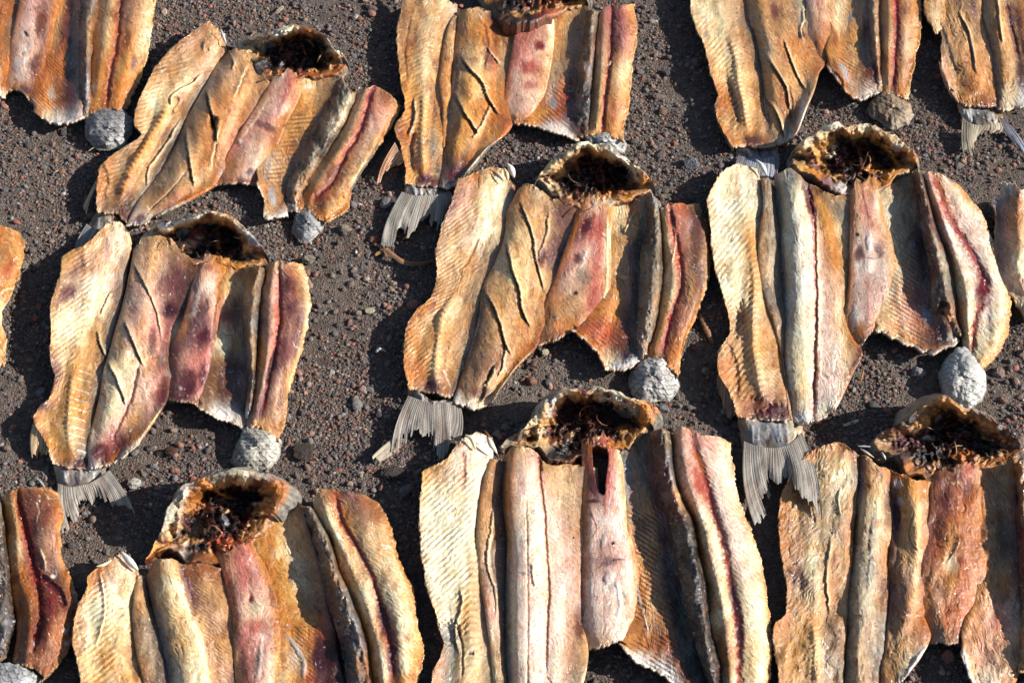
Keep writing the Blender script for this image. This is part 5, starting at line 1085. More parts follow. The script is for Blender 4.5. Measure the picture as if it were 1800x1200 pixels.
flesh('side_fillet', [
 '808,20,20,T 805,60,19,TO 802,100,18,T 799,140,17,GY 794,190,16,G 786,245,14,YG 779,295,11,M 776,328,8,G',
 '824,12,30,T 824,60,30,YO 822,110,29,YC 822,150,29,Y 816,200,29,Y 803,250,26,Y 794,300,19,BM 790,330,10,SG',
 '848,14,28,TH 852,60,29,YO 850,110,28,YC 842,150,28,YC 840,190,26,YO 832,235,24,TY 815,285,20,TB 800,326,12,C',
 '865,20,20,B 870,70,17,BO 868,115,19,KO 866,155,20,OY 862,195,19,O 848,240,19,TO 830,285,20,O 805,322,20,C',
 '885,22,12,B 886,70,10,HY 882,115,12,TH 878,160,14,OT 874,200,17,O 868,232,21,OY 850,268,24,OC 815,310,26,CP',
 '911,34,12,B 902,90,10,TY 893,145,11,O 885,195,17,YO 893,224,21,OQ 880,240,25,O 858,258,28,CW 822,298,28,CW'],
 [('c', '808,97 827,123 844,140 860,177 878,204', 7, 5, 6, 7, 'B', 1, .8), ('c', '800,165 817,200 829,217 841,238', 7, 5, 6, 8, 'B', 1, .8), ('c', '852,80 863,95 878,114', 5, 3, 5, 4, 'A', 1, .7), ('b', 858, 100, 8, 24, -10, 'M', .5, 0), ('s', '850,40 856,75 850,120', 4, 'B', .5, -2),
  ('c', '862,180 845,220 828,245', 5, 4, 5, 4, 'B', 1, .6), ('b', 803, 305, 22, 14, -30, 'M', .8, 0), ('s', '804,95 802,140 796,180', 3, 'X', .7, -1), ('s', '906,40 902,80', 3, 'U', .6, 0)], f, 603, fib=62, rag=2.5, tone=1.2)
flesh('belly_keel', [
 '911,34,16,K 903,90,20,K 893,145,21,QO 886,195,22,O 892,224,22,O', '921,28,24,KP 915,85,26,K 906,140,27,P 900,190,25,P 902,218,23,O', '940,24,28,KP 938,80,29,PK 930,140,29,P 924,190,26,P 914,219,23,AO', '955,22,25,KM 955,80,27,KC 948,135,27,PO 943,180,24,P 926,214,22,O', '968,18,17,C 970,60,18,C 965,110,18,CO 953,165,19,OC 932,207,20,O 918,219,20,OA'],
 [('b', 948, 80, 10, 10, 0, 'RM', .7, 0), ('b', 930, 118, 18, 14, 0, 'R', .5, 0), ('b', 918, 45, 8, 12, 0, 'KM', .6, 0), ('s', '940,28 942,60', 5, 'K', .6, 1), ('b', 905, 208, 8, 8, 0, 'O', .5, 3), ('b', 930, 150, 14, 8, 0, 'R', .3, 0), ('s', '967,28 966,60', 3, 'W', .6, 0)],
 f, 604, rag=1.5, rough=1.1, fib=80)
flesh('belly_wall', [
 '970,16,17,YC 970,60,17,YC 964,110,17,YC 953,165,18,O 935,205,20,OY 918,219,20,O', '985,14,15,YO 985,60,12,YT 980,110,10,TG 970,155,11,SY 955,200,14,YO 935,222,18,OY',
 '1004,12,16,T 1003,60,12,TG 996,110,11,GT 988,155,12,QT 978,200,12,AQ 968,229,18,W', '1022,15,20,GT 1022,60,16,G 1014,105,15,B 1005,155,14,M 1004,195,12,M 1002,240,14,W', '1034,22,26,U 1030,60,24,G 1024,110,22,U 1018,160,18,D 1016,200,15,MD 1014,246,12,MB'],
 [('r', '1022,60 1010,150 1004,240', -.8, 8, 1.1, -1, 130, 245, 60, 'B', .6), ('b', 972, 180, 8, 16, 0, 'S', .7, 0), ('b', 1008, 205, 10, 34, 0, 'MD', .6, 0), ('s', '950,224 975,230 1005,240', 5, 'W', .9, 3), ('b', 994, 170, 8, 14, 0, 'RQ', .4, 0)], f, 605, fib=65, rag=3, tone=1.1)
flesh('dark_skin_fold', ['1034,20,24,U 1030,60,24,U 1022,110,24,B 1016,160,22,D 1014,205,18,D 1016,240,12,D', '1042,18,34,GT 1038,60,35,G 1032,110,34,GO 1027,160,31,U 1026,205,24,U 1027,240,14,B', '1047,20,30,G 1044,60,31,G 1039,110,30,GS 1035,160,27,SU 1034,205,21,U 1034,238,13,B', '1052,22,12,G 1048,60,11,U 1044,110,11,U 1040,160,10,X 1038,205,9,X 1038,237,9,B'],
 [('b', 1030, 170, 6, 22, 10, 'X', .7, -3), ('b', 1034, 120, 5, 10, 0, 'S', .6, 0)], f, 606, rag=2, rough=1.2)
flesh('bloodline_fillet', ['1050,28,14,T 1046,80,13,P 1043,130,12,G 1040,180,12,TY 1038,238,11,T', '1060,16,27,K 1058,80,29,PT 1055,130,29,TC 1051,180,27,YC 1047,238,15,YT', '1075,8,28,MK 1075,80,27,A 1067,140,27,O 1062,195,24,AO 1058,238,14,O', '1092,9,28,VK 1094,75,30,VK 1090,130,29,TC 1084,185,26,TO 1076,240,16,YO', '1115,7,16,YO 1120,60,15,TO 1110,130,13,CY 1108,175,13,Y 1100,215,12,Y 1093,246,11,YC'],
 [('s', '1076,10 1075,80 1068,145 1062,195 1059,232', 3.4, 'RM', .95, -3), ('r', '1075,80 1062,195 1058,238', 1.1, 8, .8, 0, 100, 240, 50), ('b', 1106, 75, 10, 20, 0, 'KA', .4, 0), ('s', '1074,108 1070,114', 2, 'C', .8, 3)], f, 607, fib=60)
head(f, '840,-28,30,G 868,-54,50,GW 912,-78,60,CG 960,-82,62,CG 1006,-60,52,GC 1034,-20,36,A 1024,4,26,OY 1000,12,22,OT 968,24,30,QM 930,36,33,D 898,39,31,X 870,30,27,X 858,10,22,X 846,-8,18,Y', (940, -15, 26), [('b', 890, 10, 28, 16, 0, 'X', .9, 0), ('b', 960, 6, 26, 12, 0, 'MA', .6, 2), ('b', 1000, -6, 22, 12, 0, 'X', .6, -5)], 608)
flesh('tail_stem', ['711,320,18,S 711,338,15,G 707,352,8,G', '728,324,18,SW 728,342,16,S 726,354,11,G', '748,326,14,S 748,342,17,SW 747,352,12,G', '768,328,13,V 769,343,15,SW 770,352,11,S', '786,328,9,SW 790,338,8,L 792,348,7,L'], stem_folds(712, 324, 786, 330, 708, 350, 790, 346, 608), f, 609, rag=2, mat=MAT['scale'], rough=1.5)
fin('tail_fin', '706,346,12,G 726,352,13 750,352,13 772,350,12 792,345,8', '671,432,10,G 690,434,9 702,404,10 708,400,9 714,420,9 732,402,10 746,382,11 768,406,10 776,384,9 790,362,6', f, 610, rays=34, lap=9, cols=('GSL', 'GU'))
fin('anal_fin', '694,250,22,O 700,262,21 706,270,20 708,280,19', '664,326,6 672,310,8 684,296,10 700,286,14', f, 611, rays=8, cols=('PT', 'A'))
stump(f, '1030,238,12,S 1060,236,16,W 1096,246,12,W 1094,266,6 1066,266,5 1040,255,7', (1062, 250, 18), 612, ps=9, ang=0, c1='GS', c2='WW')

# upper right fish
f = fish('amber-tan fish of the top row above the largest pale one, head beyond the frame', 1420, 60)
flesh('backbone_fillet', [
 '1218,-80,26,C 1213,-30,28,C 1216,30,28,CT 1238,82,28,CY 1249,130,26,TY 1262,167,23,O 1257,188,26,OA 1266,220,24,YO 1287,256,18,O',
 '1240,-80,25,C 1240,-30,24,CY 1245,30,23,C 1262,82,22,YC 1272,130,20,CY 1282,180,18,O 1284,215,17,YH 1303,258,12,Y',
 '1262,-80,25,CT 1262,-30,24,T 1272,30,23,CT 1290,83,23,TC 1297,133,23,YC 1307,183,23,YC 1315,225,20,YO 1328,258,13,AM',
 '1285,-80,22,T 1290,-30,18,T 1297,30,16,HT 1312,83,15,T 1322,133,15,YT 1333,183,14,TY 1341,225,12,HY 1347,258,9,A',
 '1298,-80,14,T 1305,-30,12,T 1318,30,9,U 1332,83,8,U 1339,133,7,U 1346,183,7,X 1353,225,6,U 1362,256,6,G'],
 [('r', '1262,-80 1272,30 1290,83 1297,133 1307,183 1328,258', .9, 9, 1.4, -1, 20, 250, 50), ('r', '1290,83 1307,183 1328,258', .7, 8, 1, 1, 60, 250, 30), ('v', '1280,60 1292,90 1298,135 1308,185 1318,235', 7, 8, 3, 'CY'), ('b', 1322, 246, 12, 9, 0, 'M', .6, 0), ('b', 1240, 63, 5, 5, 0, 'S', .7, 0), ('s', '1280,140 1292,180 1300,220', 6, 'B', .4, -3)], f, 701, fib=-50)
flesh('side_fillet', [
 '1302,-80,18,T 1309,-30,18,T 1320,30,17,T 1333,83,15,TY 1341,133,14,Y 1348,183,12,HY 1354,225,10,HY 1362,256,7,G',
 '1318,-80,28,TY 1325,-30,29,TY 1338,30,29,TY 1350,83,28,TC 1355,133,27,YT 1362,183,24,YH 1368,225,19,HY 1372,254,10,L',
 '1340,-80,26,TO 1350,-30,26,TO 1362,30,25,TB 1372,83,27,TO 1378,133,26,T 1383,175,23,O 1385,215,18,TB 1381,250,11,H',
 '1372,-80,16,T 1380,-30,17,GT 1390,30,20,HY 1398,75,20,TO 1402,120,22,YT 1403,165,22,T 1400,205,21,TA 1389,244,16,W',
 '1402,-80,12,L 1405,-30,12,EG 1412,30,12,L 1414,70,14,TO 1418,110,18,TO 1418,150,24,T 1410,195,30,W 1396,240,28,WC',
 '1421,-80,14,C 1421,-30,12,C 1421,30,12,TO 1424,70,14,TO 1436,122,22,OA 1430,150,32,MC 1414,195,36,WC 1400,236,32,W'],
 [('c', '1338,85 1362,120 1380,150 1390,200', 7, 5, 6, 6, 'AB', 1, .7), ('c', '1376,66 1388,100 1402,135 1418,162', 6, 4, 5, 5, 'B', 1, .7), ('c', '1413,8 1415,30 1408,55 1416,75', 4, -4, 5, 4, 'S', 1, .5), ('b', 1405, 63, 6, 6, 0, 'SX', .6, -2), ('b', 1362, 20, 8, 16, -20, 'M', .5, 0), ('s', '1322,50 1335,110 1346,175 1354,225', 2.5, 'X', .6, -1), ('c', '1345,170 1366,200 1380,245', 5, 4, 5, 4, 'B', 1, .6), ('s', '1386,150 1392,180 1388,210', 3, 'B', .6, -2)], f, 702, fib=62, rag=3)
flesh('belly_keel', ['1422,-80,18,P 1422,-30,20,KP 1422,33,20,OZ 1425,83,20,O 1438,125,20,OB', '1431,-80,26,P 1431,-30,28,KP 1432,33,27,PT 1434,83,24,VO 1442,122,21,B', '1443,-80,28,K 1443,-30,30,KP 1445,33,28,PT 1446,83,25,O 1448,119,21,BO', '1463,-80,20,C 1463,-30,20,CY 1461,33,20,OC 1466,75,20,O 1453,118,20,O'],
 [('s', '1438,-80 1440,10', 4, 'K', .6, 1), ('b', 1434, 78, 3, 8, 0, 'D', .7, 0), ('b', 1452, 45, 12, 12, 0, 'RT', .4, -1), ('s', '1421,-40 1422,30 1427,120', 2, 'S', .8, -1)], f, 703, rag=1.5, fib=85)
flesh('belly_wall', ['1463,-80,18,CO 1463,-30,18,CO 1464,33,18,C 1470,72,20,O 1466,96,22,Y 1455,119,21,O', '1478,-80,14,C 1478,-30,13,CY 1480,33,13,CT 1482,75,15,YO 1482,110,18,YO 1486,158,20,A', '1496,-80,13,TY 1497,-30,12,T 1497,33,12,T 1502,75,12,TY 1506,125,12,HY 1512,176,18,WT', '1512,-80,20,G 1513,-30,18,B 1516,33,15,T 1520,75,14,B 1526,130,14,AB 1534,170,15,W', '1524,-80,26,B 1526,-30,24,M 1528,33,22,M 1532,75,19,M 1540,130,17,M 1546,164,14,W'],
 [('b', 1495, 30, 8, 8, 0, 'S', .6, 0), ('b', 1486, 130, 6, 24, -25, 'SW', .75, 0), ('r', '1520,40 1528,110 1546,170', -.7, 7, 1, -1, 80, 170, 60, 'B', .55), ('b', 1524, 60, 6, 60, -5, 'M', .7, 0), ('s', '1458,118 1478,132 1490,165 1514,178', 4, 'O', .6, 2), ('s', '1515,176 1530,168 1545,162', 4, 'WS', .9, 2)], f, 704, fib=72, rag=3)
flesh('dark_skin_fold', ['1525,-80,26,U 1527,-30,24,M 1529,33,22,M 1533,75,20,M 1541,130,17,A 1547,163,13,W', '1533,-80,34,GH 1534,-30,34,H 1536,33,32,GH 1539,75,29,H 1544,120,24,TB 1549,163,15,T', '1539,-80,28,T 1541,-30,28,T 1542,33,27,TG 1544,75,25,T 1547,120,21,A 1551,163,14,T', '1545,-80,12,U 1546,-30,12,G 1547,33,11,G 1549,75,10,B 1551,120,10,B 1553,164,9,U'], [('b', 1540, 68, 5, 6, 0, 'C', .7, 3)], f, 705, rag=2)
flesh('bloodline_fillet', ['1546,-80,13,T 1547,-30,13,T 1548,33,12,TC 1550,75,12,H 1552,120,12,T 1554,164,10,T', '1558,-80,27,TY 1560,-30,29,TY 1561,33,29,T 1561,75,28,TC 1561,120,24,TY 1561,164,14,T', '1571,-80,28,A 1574,-30,28,R 1576,33,27,AR 1575,75,26,A 1573,120,22,A 1569,164,13,B', '1588,-80,28,OT 1592,-30,30,OT 1594,33,30,T 1592,75,29,TP 1588,120,25,T 1582,170,15,O', '1608,-80,16,YO 1613,-30,15,YO 1620,30,15,YO 1615,80,14,YO 1604,125,13,YO 1597,176,11,YC'],
 [('s', '1570,-80 1574,0 1577,50 1573,100 1569,158', 3.6, 'R', .9, -2), ('b', 1602, 70, 6, 4, 0, 'TG', .8, 3), ('r', '1574,0 1569,160', 1.1, 8, .7, 0, 0, 170, 50)], f, 706, fib=60)
flesh('tail_stem', ['1289,255,16,CV 1294,270,12,S 1300,286,7,G', '1305,258,16,WC 1312,272,15,S 1316,288,9,G', '1330,260,13,SW 1334,274,15,S 1338,288,10,U', '1366,256,9,SW 1368,268,8,S 1370,282,7,S'], stem_folds(1290, 258, 1364, 257, 1300, 284, 1370, 280, 707, 7, 'UD'), f, 707, rag=2, rough=1.5, mat=MAT['scale'])
fin('tail_fin', '1298,282,9,S 1318,287,10 1340,288,10 1370,280,8', '1288,318,8,G 1316,325,7 1344,320,7 1366,305,6', f, 708, rays=22, lap=9, cols=('S', 'UD'))
fin('anal_fin', '1258,192,22,T 1262,205,21 1268,220,19 1280,240,16', '1270,232,8 1278,250,6 1286,262,6 1290,262,8', f, 709, rays=7, cols=('TL', 'B'))
stump(f, '1537,170,12,G 1569,159,15,G 1600,180,11,GT 1602,206,5 1578,222,4 1548,214,6 1533,197,9', (1568, 190, 22), 710, ps=9, ang=30, c1='UUG', c2='GT', fs=[('s', '1560,180 1580,190 1600,208', 1.2, 'G', .6, 1)])

# far right top fish
f = fish('rough brownish fish at the top right frame corner', 1710, 60)
flesh('backbone_fillet', ['1612,-80,24,T 1616,-30,25,TY 1636,10,25,T 1655,66,23,B 1652,92,24,TB 1656,122,24,P 1668,152,22,TP 1683,180,17,P', '1635,-80,24,T 1642,-30,24,TY 1657,10,23,TY 1672,66,21,T 1675,110,20,HY 1685,150,17,HY 1696,186,13,Y', '1665,-80,25,TY 1673,-30,25,T 1685,10,24,T 1698,66,23,T 1705,110,22,TO 1713,150,20,OY 1720,188,14,OB', '1690,-80,22,T 1700,-30,21,T 1712,10,20,B 1722,66,19,T 1733,110,18,TO 1738,150,15,TO 1742,190,11,A', '1708,-80,12,C 1716,-30,12,G 1726,10,12,T 1735,66,11,CT 1745,110,10,T 1750,150,9,TY 1756,191,8,T'],
 [('c', '1684,20 1700,50 1710,90 1714,130', 6, 4, 6, 5, 'B', 1, .6), ('s', '1650,40 1668,90 1680,130', 5, 'G', .4, -2), ('r', '1673,-30 1698,66 1720,188', .9, 9, .8, -1, 0, 180, 50)], f, 801, fib=70, rough=1.8, rag=3)
flesh('torn_flap', ['1622,-20,24,Y 1628,25,26,TY 1645,58,20,YC', '1640,-20,26,T 1643,25,27,CT 1650,60,20,C', '1662,-20,24,TY 1661,25,24,YT 1656,58,18,Y'], [('r', '1640,-40 1650,70', -3, 5, .8, 0, -20, 60, 60)], f, 802, rag=3)
flesh('side_fillet', ['1716,-80,12,B 1724,-30,12,B 1733,30,12,TH 1744,80,11,G 1751,130,9,G 1757,192,8,U', '1735,-80,26,Y 1742,-30,27,Y 1751,30,26,Y 1758,80,25,TY 1764,130,21,TY 1766,196,12,L', '1752,-80,24,TG 1757,-30,24,G 1766,30,23,YT 1774,80,22,T 1779,130,20,T 1783,192,14,L', '1768,-80,18,M 1772,-30,18,T 1780,30,18,B 1787,80,17,BT 1793,130,17,B 1800,184,18,W', '1800,-80,20,O 1802,-30,20,T 1808,30,20,O 1815,80,20,TO 1822,120,22,T 1828,160,24,W'],
 [('c', '1752,-10 1757,40 1762,80', 5, 4, 5, 5, 'B', 1, .6), ('s', '1769,5 1777,50 1790,100', 4, 'M', .6, -3), ('s', '1700,10', 1, 'B', 0, 0) if False else ('b', 1765, 160, 10, 14, 0, 'L', .4, 0)], f, 803, fib=70, rough=1.7, rag=3)
flesh('tail_stem', ['1682,166,16,PW 1684,185,14,CL 1692,220,8,G', '1700,186,14,SW 1704,204,17,SW 1710,228,10,L', '1722,188,13,S 1726,206,18,U 1730,230,11,G', '1742,190,12,G 1745,206,16,GW 1748,228,10,L', '1758,190,9,S 1762,205,8,G 1764,224,7,G'], stem_folds(1690, 190, 1756, 192, 1694, 222, 1762, 224, 804, 9, 'U'), f, 804, rag=3, rough=1.8, mat=MAT['scale'])
fin('tail_fin', '1692,216,10,L 1706,226,12 1722,229,12 1738,229,12 1758,224,10', '1697,280,10,L 1708,276,10 1714,250,9 1722,236,10 1738,234,11 1756,232,9', f, 805, rays=20, lap=9, cols=('LG', 'U'))
fin('torn_fin_ray', '1757,205,10,S 1768,212,10', '1798,268,5,G 1812,280,5', f, 806, rays=8, cols=('S', 'U'))
fin('anal_fin', '1650,106,24,P 1658,128,23 1668,150,21 1678,160,20', '1664,150,18 1668,160,12 1672,172,8 1675,176,8', f, 807, rays=6, cols=('PC', 'KB'))

# right edge, middle row
f = fish('cream and pink curled fish flap at the right frame edge, middle row', 1800, 450)
flesh('backbone_fillet', ['1760,322,38,W 1760,345,32,WG 1746,352,30,S 1748,378,26,V 1749,410,24,VT 1745,455,24,VP 1752,482,22,CP 1768,510,22,TC 1785,530,20,YC 1806,572,18,T', '1775,324,44,W 1774,348,36,TV 1768,372,30,AP 1770,410,28,KT 1770,455,28,VP 1776,490,26,P 1790,520,24,PC 1814,565,22,C', '1794,330,50,WC 1790,352,46,TO 1788,380,42,OT 1790,420,40,OC 1788,460,38,C 1794,495,34,CP 1806,522,30,P 1826,560,26,C', '1815,335,34,C 1814,360,34,CE 1816,400,32,C 1818,440,30,CE 1820,480,28,C 1826,520,25,C 1842,556,22,C', '1850,340,26,C 1852,400,25,C 1855,450,24,C 1860,500,22,C 1866,550,20,C'],
 [('b', 1785, 358, 9, 6, 0, 'A', .8, 0), ('b', 1770, 335, 6, 6, 0, 'B', .4, 0), ('s', '1780,380 1786,410 1782,440', 8, 'O', .4, 0), ('b', 1752, 348, 6, 4, 0, 'SW', .7, 0), ('s', '1788,400 1790,450 1778,480', 2, 'B', .4, 0)], f, 851, rag=5, fib=70, rough=1.4)
flesh('side_fillet', ['1868,340,10,G 1872,400,9,U 1876,450,8,U 1882,550,8,U', '1885,335,26,T 1890,400,30,C 1894,450,30,C 1898,550,22,C', '1915,335,20,T 1920,400,22,P 1922,450,22,T 1924,550,16,C'], [], f, 852)

# left edge, middle row
f = fish('amber fish at the left frame edge, middle row, one rounded fillet in view', -10, 500)
flesh('bloodline_fillet', ['-75,392,14,T -78,440,13,T -76,490,13,T -74,540,12,T -70,590,12,T -60,640,10,T', '-50,388,28,O -52,440,30,TO -52,490,30,T -50,540,28,T -46,590,24,T -40,645,16,T', '-22,388,28,A -24,440,28,A -24,490,28,AR -26,540,27,O -26,590,24,T -22,648,15,T', '2,396,28,O 6,436,31,OT 2,470,31,OT -4,505,29,O -8,545,24,Y -8,600,20,Y -8,648,14,C', '20,400,24,OT 26,438,26,YT 20,470,26,OQ 10,498,24,OY -1,540,20,YC -1,600,18,Y -1,645,12,C', '36,408,14,YO 42,437,14,YO 37,470,14,Y 25,505,14,YO 4,545,13,CE 12,616,13,YC 6,646,10,Y'],
 [('s', '-24,400 -26,600', 4, 'R', .8, -2), ('b', 10, 478, 12, 10, 0, 'Q', .5, 0), ('c', '26,508 8,512 0,520', 5, -2, 4, 3, 'O', 1, .4)], f, 861, fib=60)
flesh('belly_wall', ['-180,400,20,C -185,500,20,C -170,640,20,C', '-140,400,13,T -142,500,12,T -130,660,16,T', '-95,392,22,G -98,500,20,D -90,640,18,B'], [], f, 862)
flesh('dark_skin_fold', ['-97,392,22,G -100,500,20,D -92,640,16,B', '-86,390,36,G -90,500,36,U -80,645,20,G', '-77,392,12,U -80,500,12,U -70,645,10,U'], [], f, 863)

# top left fish
f = fish('dark-striped amber fish in the top left corner above a grey scaly stump', 100, 80)
flesh('side_fillet', ['-60,-60,12,O -65,40,12,O -70,120,14,T -62,190,16,C', '-25,-60,24,A -30,30,26,OA -36,110,26,O -34,185,24,W', '10,-60,16,A 5,20,16,OA -4,90,16,O -10,168,22,WC', '38,-60,10,A 36,0,9,A 19,80,9,AO 6,150,15,O 6,172,24,CW'], [('b', 15, 60, 12, 50, 15, 'G', .3, 0), ('s', '0,160 -15,180', 5, 'W', .8, 2)], f, 901, fib=80)
flesh('belly_keel', ['44,-60,18,Q 38,0,20,OK 21,80,20,OP 10,140,20,O 12,164,22,AC', '56,-60,27,P 50,0,28,ZK 38,80,27,Z 26,130,26,Z 26,158,24,O', '76,-60,28,P 70,0,30,PK 64,60,29,P 52,120,27,P 42,165,23,A', '92,-60,24,M 86,0,26,MP 80,60,26,PM 68,120,24,OM 55,182,20,AM', '104,-60,18,O 98,0,18,O 89,60,18,O 80,117,18,O 64,190,18,O'],
 [('b', 72, 40, 10, 34, 5, 'MA', .7, 0), ('b', 62, 115, 9, 26, 15, 'MB', .6, 0), ('b', 46, 60, 6, 3, 60, 'D', .8, 0), ('b', 40, 130, 14, 14, 0, 'Z', .5, 1), ('b', 45, 160, 10, 8, 0, 'M', .7, 0)], f, 902, rough=1.3, rag=1.5, fib=75)
flesh('belly_wall', ['104,-60,18,O 98,0,17,O 90,55,16,O 80,115,17,OQ 66,175,20,OA 62,198,20,OA', '116,-60,14,Y 108,0,12,YO 100,55,11,YG 92,115,13,AO 84,175,15,O 84,213,18,LC', '128,-60,14,T 119,0,12,A 112,55,12,AM 107,115,12,AO 103,175,12,AB 104,218,16,W', '144,-60,22,B 133,0,18,M 126,55,14,M 126,115,13,D 124,170,12,MD 124,215,14,S', '152,-60,28,U 143,0,26,M 142,55,22,B 142,115,20,MB 142,165,17,B 146,206,14,W'],
 [('r', '133,0 126,110 124,215', -.9, 6.5, 1.2, -1, 80, 215, 60, 'A', .5), ('r', '133,0 126,110 124,215', -.9, 6.5, 1.2, 1, 80, 215, 60), ('b', 90, 165, 8, 16, 0, 'SE', .55, 0), ('b', 128, 80, 9, 110, 3, 'MD', .85, 0), ('s', '70,205 95,214 125,216 148,205', 4, 'SW', .8, 2)], f, 903, fib=80, rag=2, rough=1.3)
flesh('dark_skin_fold', ['152,-60,26,U 144,0,24,M 143,55,24,B 143,115,22,B 143,165,18,B 148,205,12,S', '162,-60,34,G 158,0,34,GU 153,55,34,GT 151,115,31,U 150,160,25,US 152,204,14,G', '170,-60,28,S 166,0,28,GS 158,55,28,GY 155,115,26,GS 155,160,21,S 154,204,13,G', '178,-60,11,U 172,0,11,U 162,60,11,A 159,115,10,A 158,160,9,O 156,204,9,U'], [('b', 155, 150, 4, 20, 0, 'SW', .6, 0)], f, 904, rag=1.5, rough=1.6)
flesh('bloodline_fillet', ['176,-60,14,Y 170,0,13,O 161,66,12,OY 159,130,12,YO 154,200,10,O', '196,-60,28,Y 191,0,29,YC 183,66,29,YC 174,130,27,YO 166,198,15,OY', '217,-60,28,O 213,0,28,A 205,80,27,AO 193,140,24,AO 184,193,14,BO', '240,-60,30,T 236,0,31,TV 230,66,31,TO 217,130,28,Y 202,190,16,O', '276,-60,16,YC 273,0,15,YC 265,66,14,C 248,133,13,YO 235,165,12,O 224,192,10,O'],
 [('s', '216,-60 213,0 205,80 193,140 186,190', 3.6, 'RA', .85, -3), ('b', 236, 112, 7, 16, 10, 'V', .7, 0), ('b', 266, 16, 8, 6, 0, 'YC', .6, 2), ('r', '213,0 205,80 186,190', 1.0, 7, .8, 0, 0, 190, 60)], f, 905, fib=60, tone=1.3)
stump(f, '152,202,14,S 186,191,17,S 220,193,15,WT 231,226,9,W 213,252,5 190,263,4 167,254,6 153,230,10', (191, 226, 30), 906, ps=10, ang=0, c1='USU', c2='SGW')

# bottom left corner fish
f = fish('dark mahogany and amber fish in the bottom left corner', 50, 1030)
flesh('belly_wall', ['-110,880,18,C -115,1000,18,C -100,1160,18,C', '-75,880,13,T -75,1000,12,B -60,1170,14,B', '-30,880,22,G -25,960,20,M -18,1060,18,D -14,1150,14,D'], [], f, 951, fib=70)
flesh('dark_skin_fold', ['-32,876,22,G -26,950,20,D -20,1050,18,D -16,1158,12,D', '-14,874,34,G -8,950,36,GU -4,1040,36,UD -4,1155,22,U', '0,876,24,G 8,960,28,U 14,1040,28,U 10,1120,22,SU -2,1158,12,D', '6,880,10,U 13,960,10,U 22,1040,10,X 24,1090,9,X 6,1156,8,D'], [('b', 14, 1100, 6, 24, 0, 'S', .35, 0)], f, 952, rough=1.8)
flesh('bloodline_fillet', ['4,874,14,T 12,920,14,Y 13,960,13,OY 13,1010,13,O 28,1060,13,AO 34,1110,13,A 26,1164,12,A', '14,862,28,TY 26,920,30,TY 30,970,30,TC 36,1015,30,O 48,1060,28,AO 50,1110,26,A 40,1168,20,B', '28,858,29,A 40,905,28,MA 52,955,27,R 62,1005,26,MR 68,1055,25,A 68,1105,24,MA 54,1172,18,A', '50,856,31,B 62,905,33,AV 70,955,33,TV 82,1005,31,AM 88,1055,29,AM 88,1105,28,A 66,1180,20,A', '76,856,28,AO 88,905,30,AV 93,955,30,PA 100,1010,28,B 110,1060,26,AM 106,1110,24,AO 78,1188,17,A', '103,864,16,O 110,905,16,O 106,940,16,YO 112,990,16,TO 127,1020,15,YO 138,1065,14,OA 130,1115,14,O 110,1158,13,AO 72,1196,10,A'],
 [('s', '28,860 37,900 52,955 62,1005 72,1050 72,1095 56,1145', 5, 'RD', .85, -5), ('s', '70,1012 88,1025 104,1040 114,1068', 6, 'M', .85, -5), ('b', 84, 1070, 14, 34, 10, 'MR', .55, 0), ('b', 115, 1108, 9, 5, -10, 'WS', .9, 1), ('b', 120, 1130, 7, 4, 0, 'WS', .9, 1), ('b', 92, 1012, 6, 4, 10, 'W', .6, 0), ('s', '62,880 68,900 62,920', 1.6, 'C', .6, 1), ('s', '70,965 78,985 80,1000', 3, 'C', .6, 2), ('r', '52,955 70,1050 56,1145', 1.0, 9, .8, 0, 960, 1160, 60), ('b', 78, 880, 30, 24, 0, 'B', .35, 0)], f, 953, fib=60, tone=1.4, rough=1.2)
stump(f, '-48,1185,14,S -22,1166,18,S 6,1164,18,S 36,1168,18,SW 64,1188,14,W 62,1216,8,G 40,1240,4 4,1250,3 -30,1236,4 -48,1210,8', (8, 1205, 34), 954, ps=12, ang=15, c1='USG', c2='SW')

# bottom row, second from the left
f = fish('golden bottom row fish with an orange-brown head and wine-red bloodline', 440, 1060)
flesh('backbone_fillet', ['176,994,30,OA 154,1012,30,OY 149,1040,30,Y 136,1064,30,T 127,1120,28,T 134,1163,26,YC 142,1200,24,YC 152,1260,20,T', '184,986,28,O 168,1030,27,PT 160,1065,26,C 155,1120,25,C 160,1163,24,YC 168,1200,22,Y 176,1260,18,Y', '200,978,28,OC 194,1030,27,CP 188,1065,26,C 185,1120,24,CY 190,1163,23,Y 198,1200,21,YC 204,1260,17,Y', '218,974,26,WO 220,1030,24,CT 218,1065,22,C 215,1120,20,CY 222,1163,19,YC 230,1200,18,Y 236,1260,15,Y', '242,1003,20,WT 240,1035,16,C 238,1070,14,TC 235,1110,13,T 243,1156,12,T 254,1200,11,T 262,1260,10,T'],
 [('r', '218,974 208,1065 205,1120 220,1260', .75, 11, 1.5, -1, 1010, 1250, 90), ('c', '176,1000 186,1060 178,1110 168,1140', 5, -4, 4, 3, 'T', 1, .4), ('s', '180,990 172,1010 165,1030', 5, 'OA', .6, 0), ('r', '218,974 210,1100 225,1260', .5, 8, .6, 1, 1000, 1250, 60)], f, 1001, fib=-45)
flesh('inner_fillet_strip', ['243,1010,24,T 239,1050,24,T 237,1085,23,HT 243,1141,23,HT 256,1200,20,HT 266,1260,16,T', '248,1010,20,G 251,1050,20,T 256,1085,20,H 264,1141,19,GH 274,1200,17,H 282,1260,14,T', '255,1012,9,U 263,1060,8,D 277,1109,8,U 291,1163,8,U 296,1200,7,U 304,1260,7,U'], [('r', '240,1000 243,1141 262,1250', 1.0, 8, .7, 0, 1040, 1250, 60)], f, 1002, rag=2, fib=70)
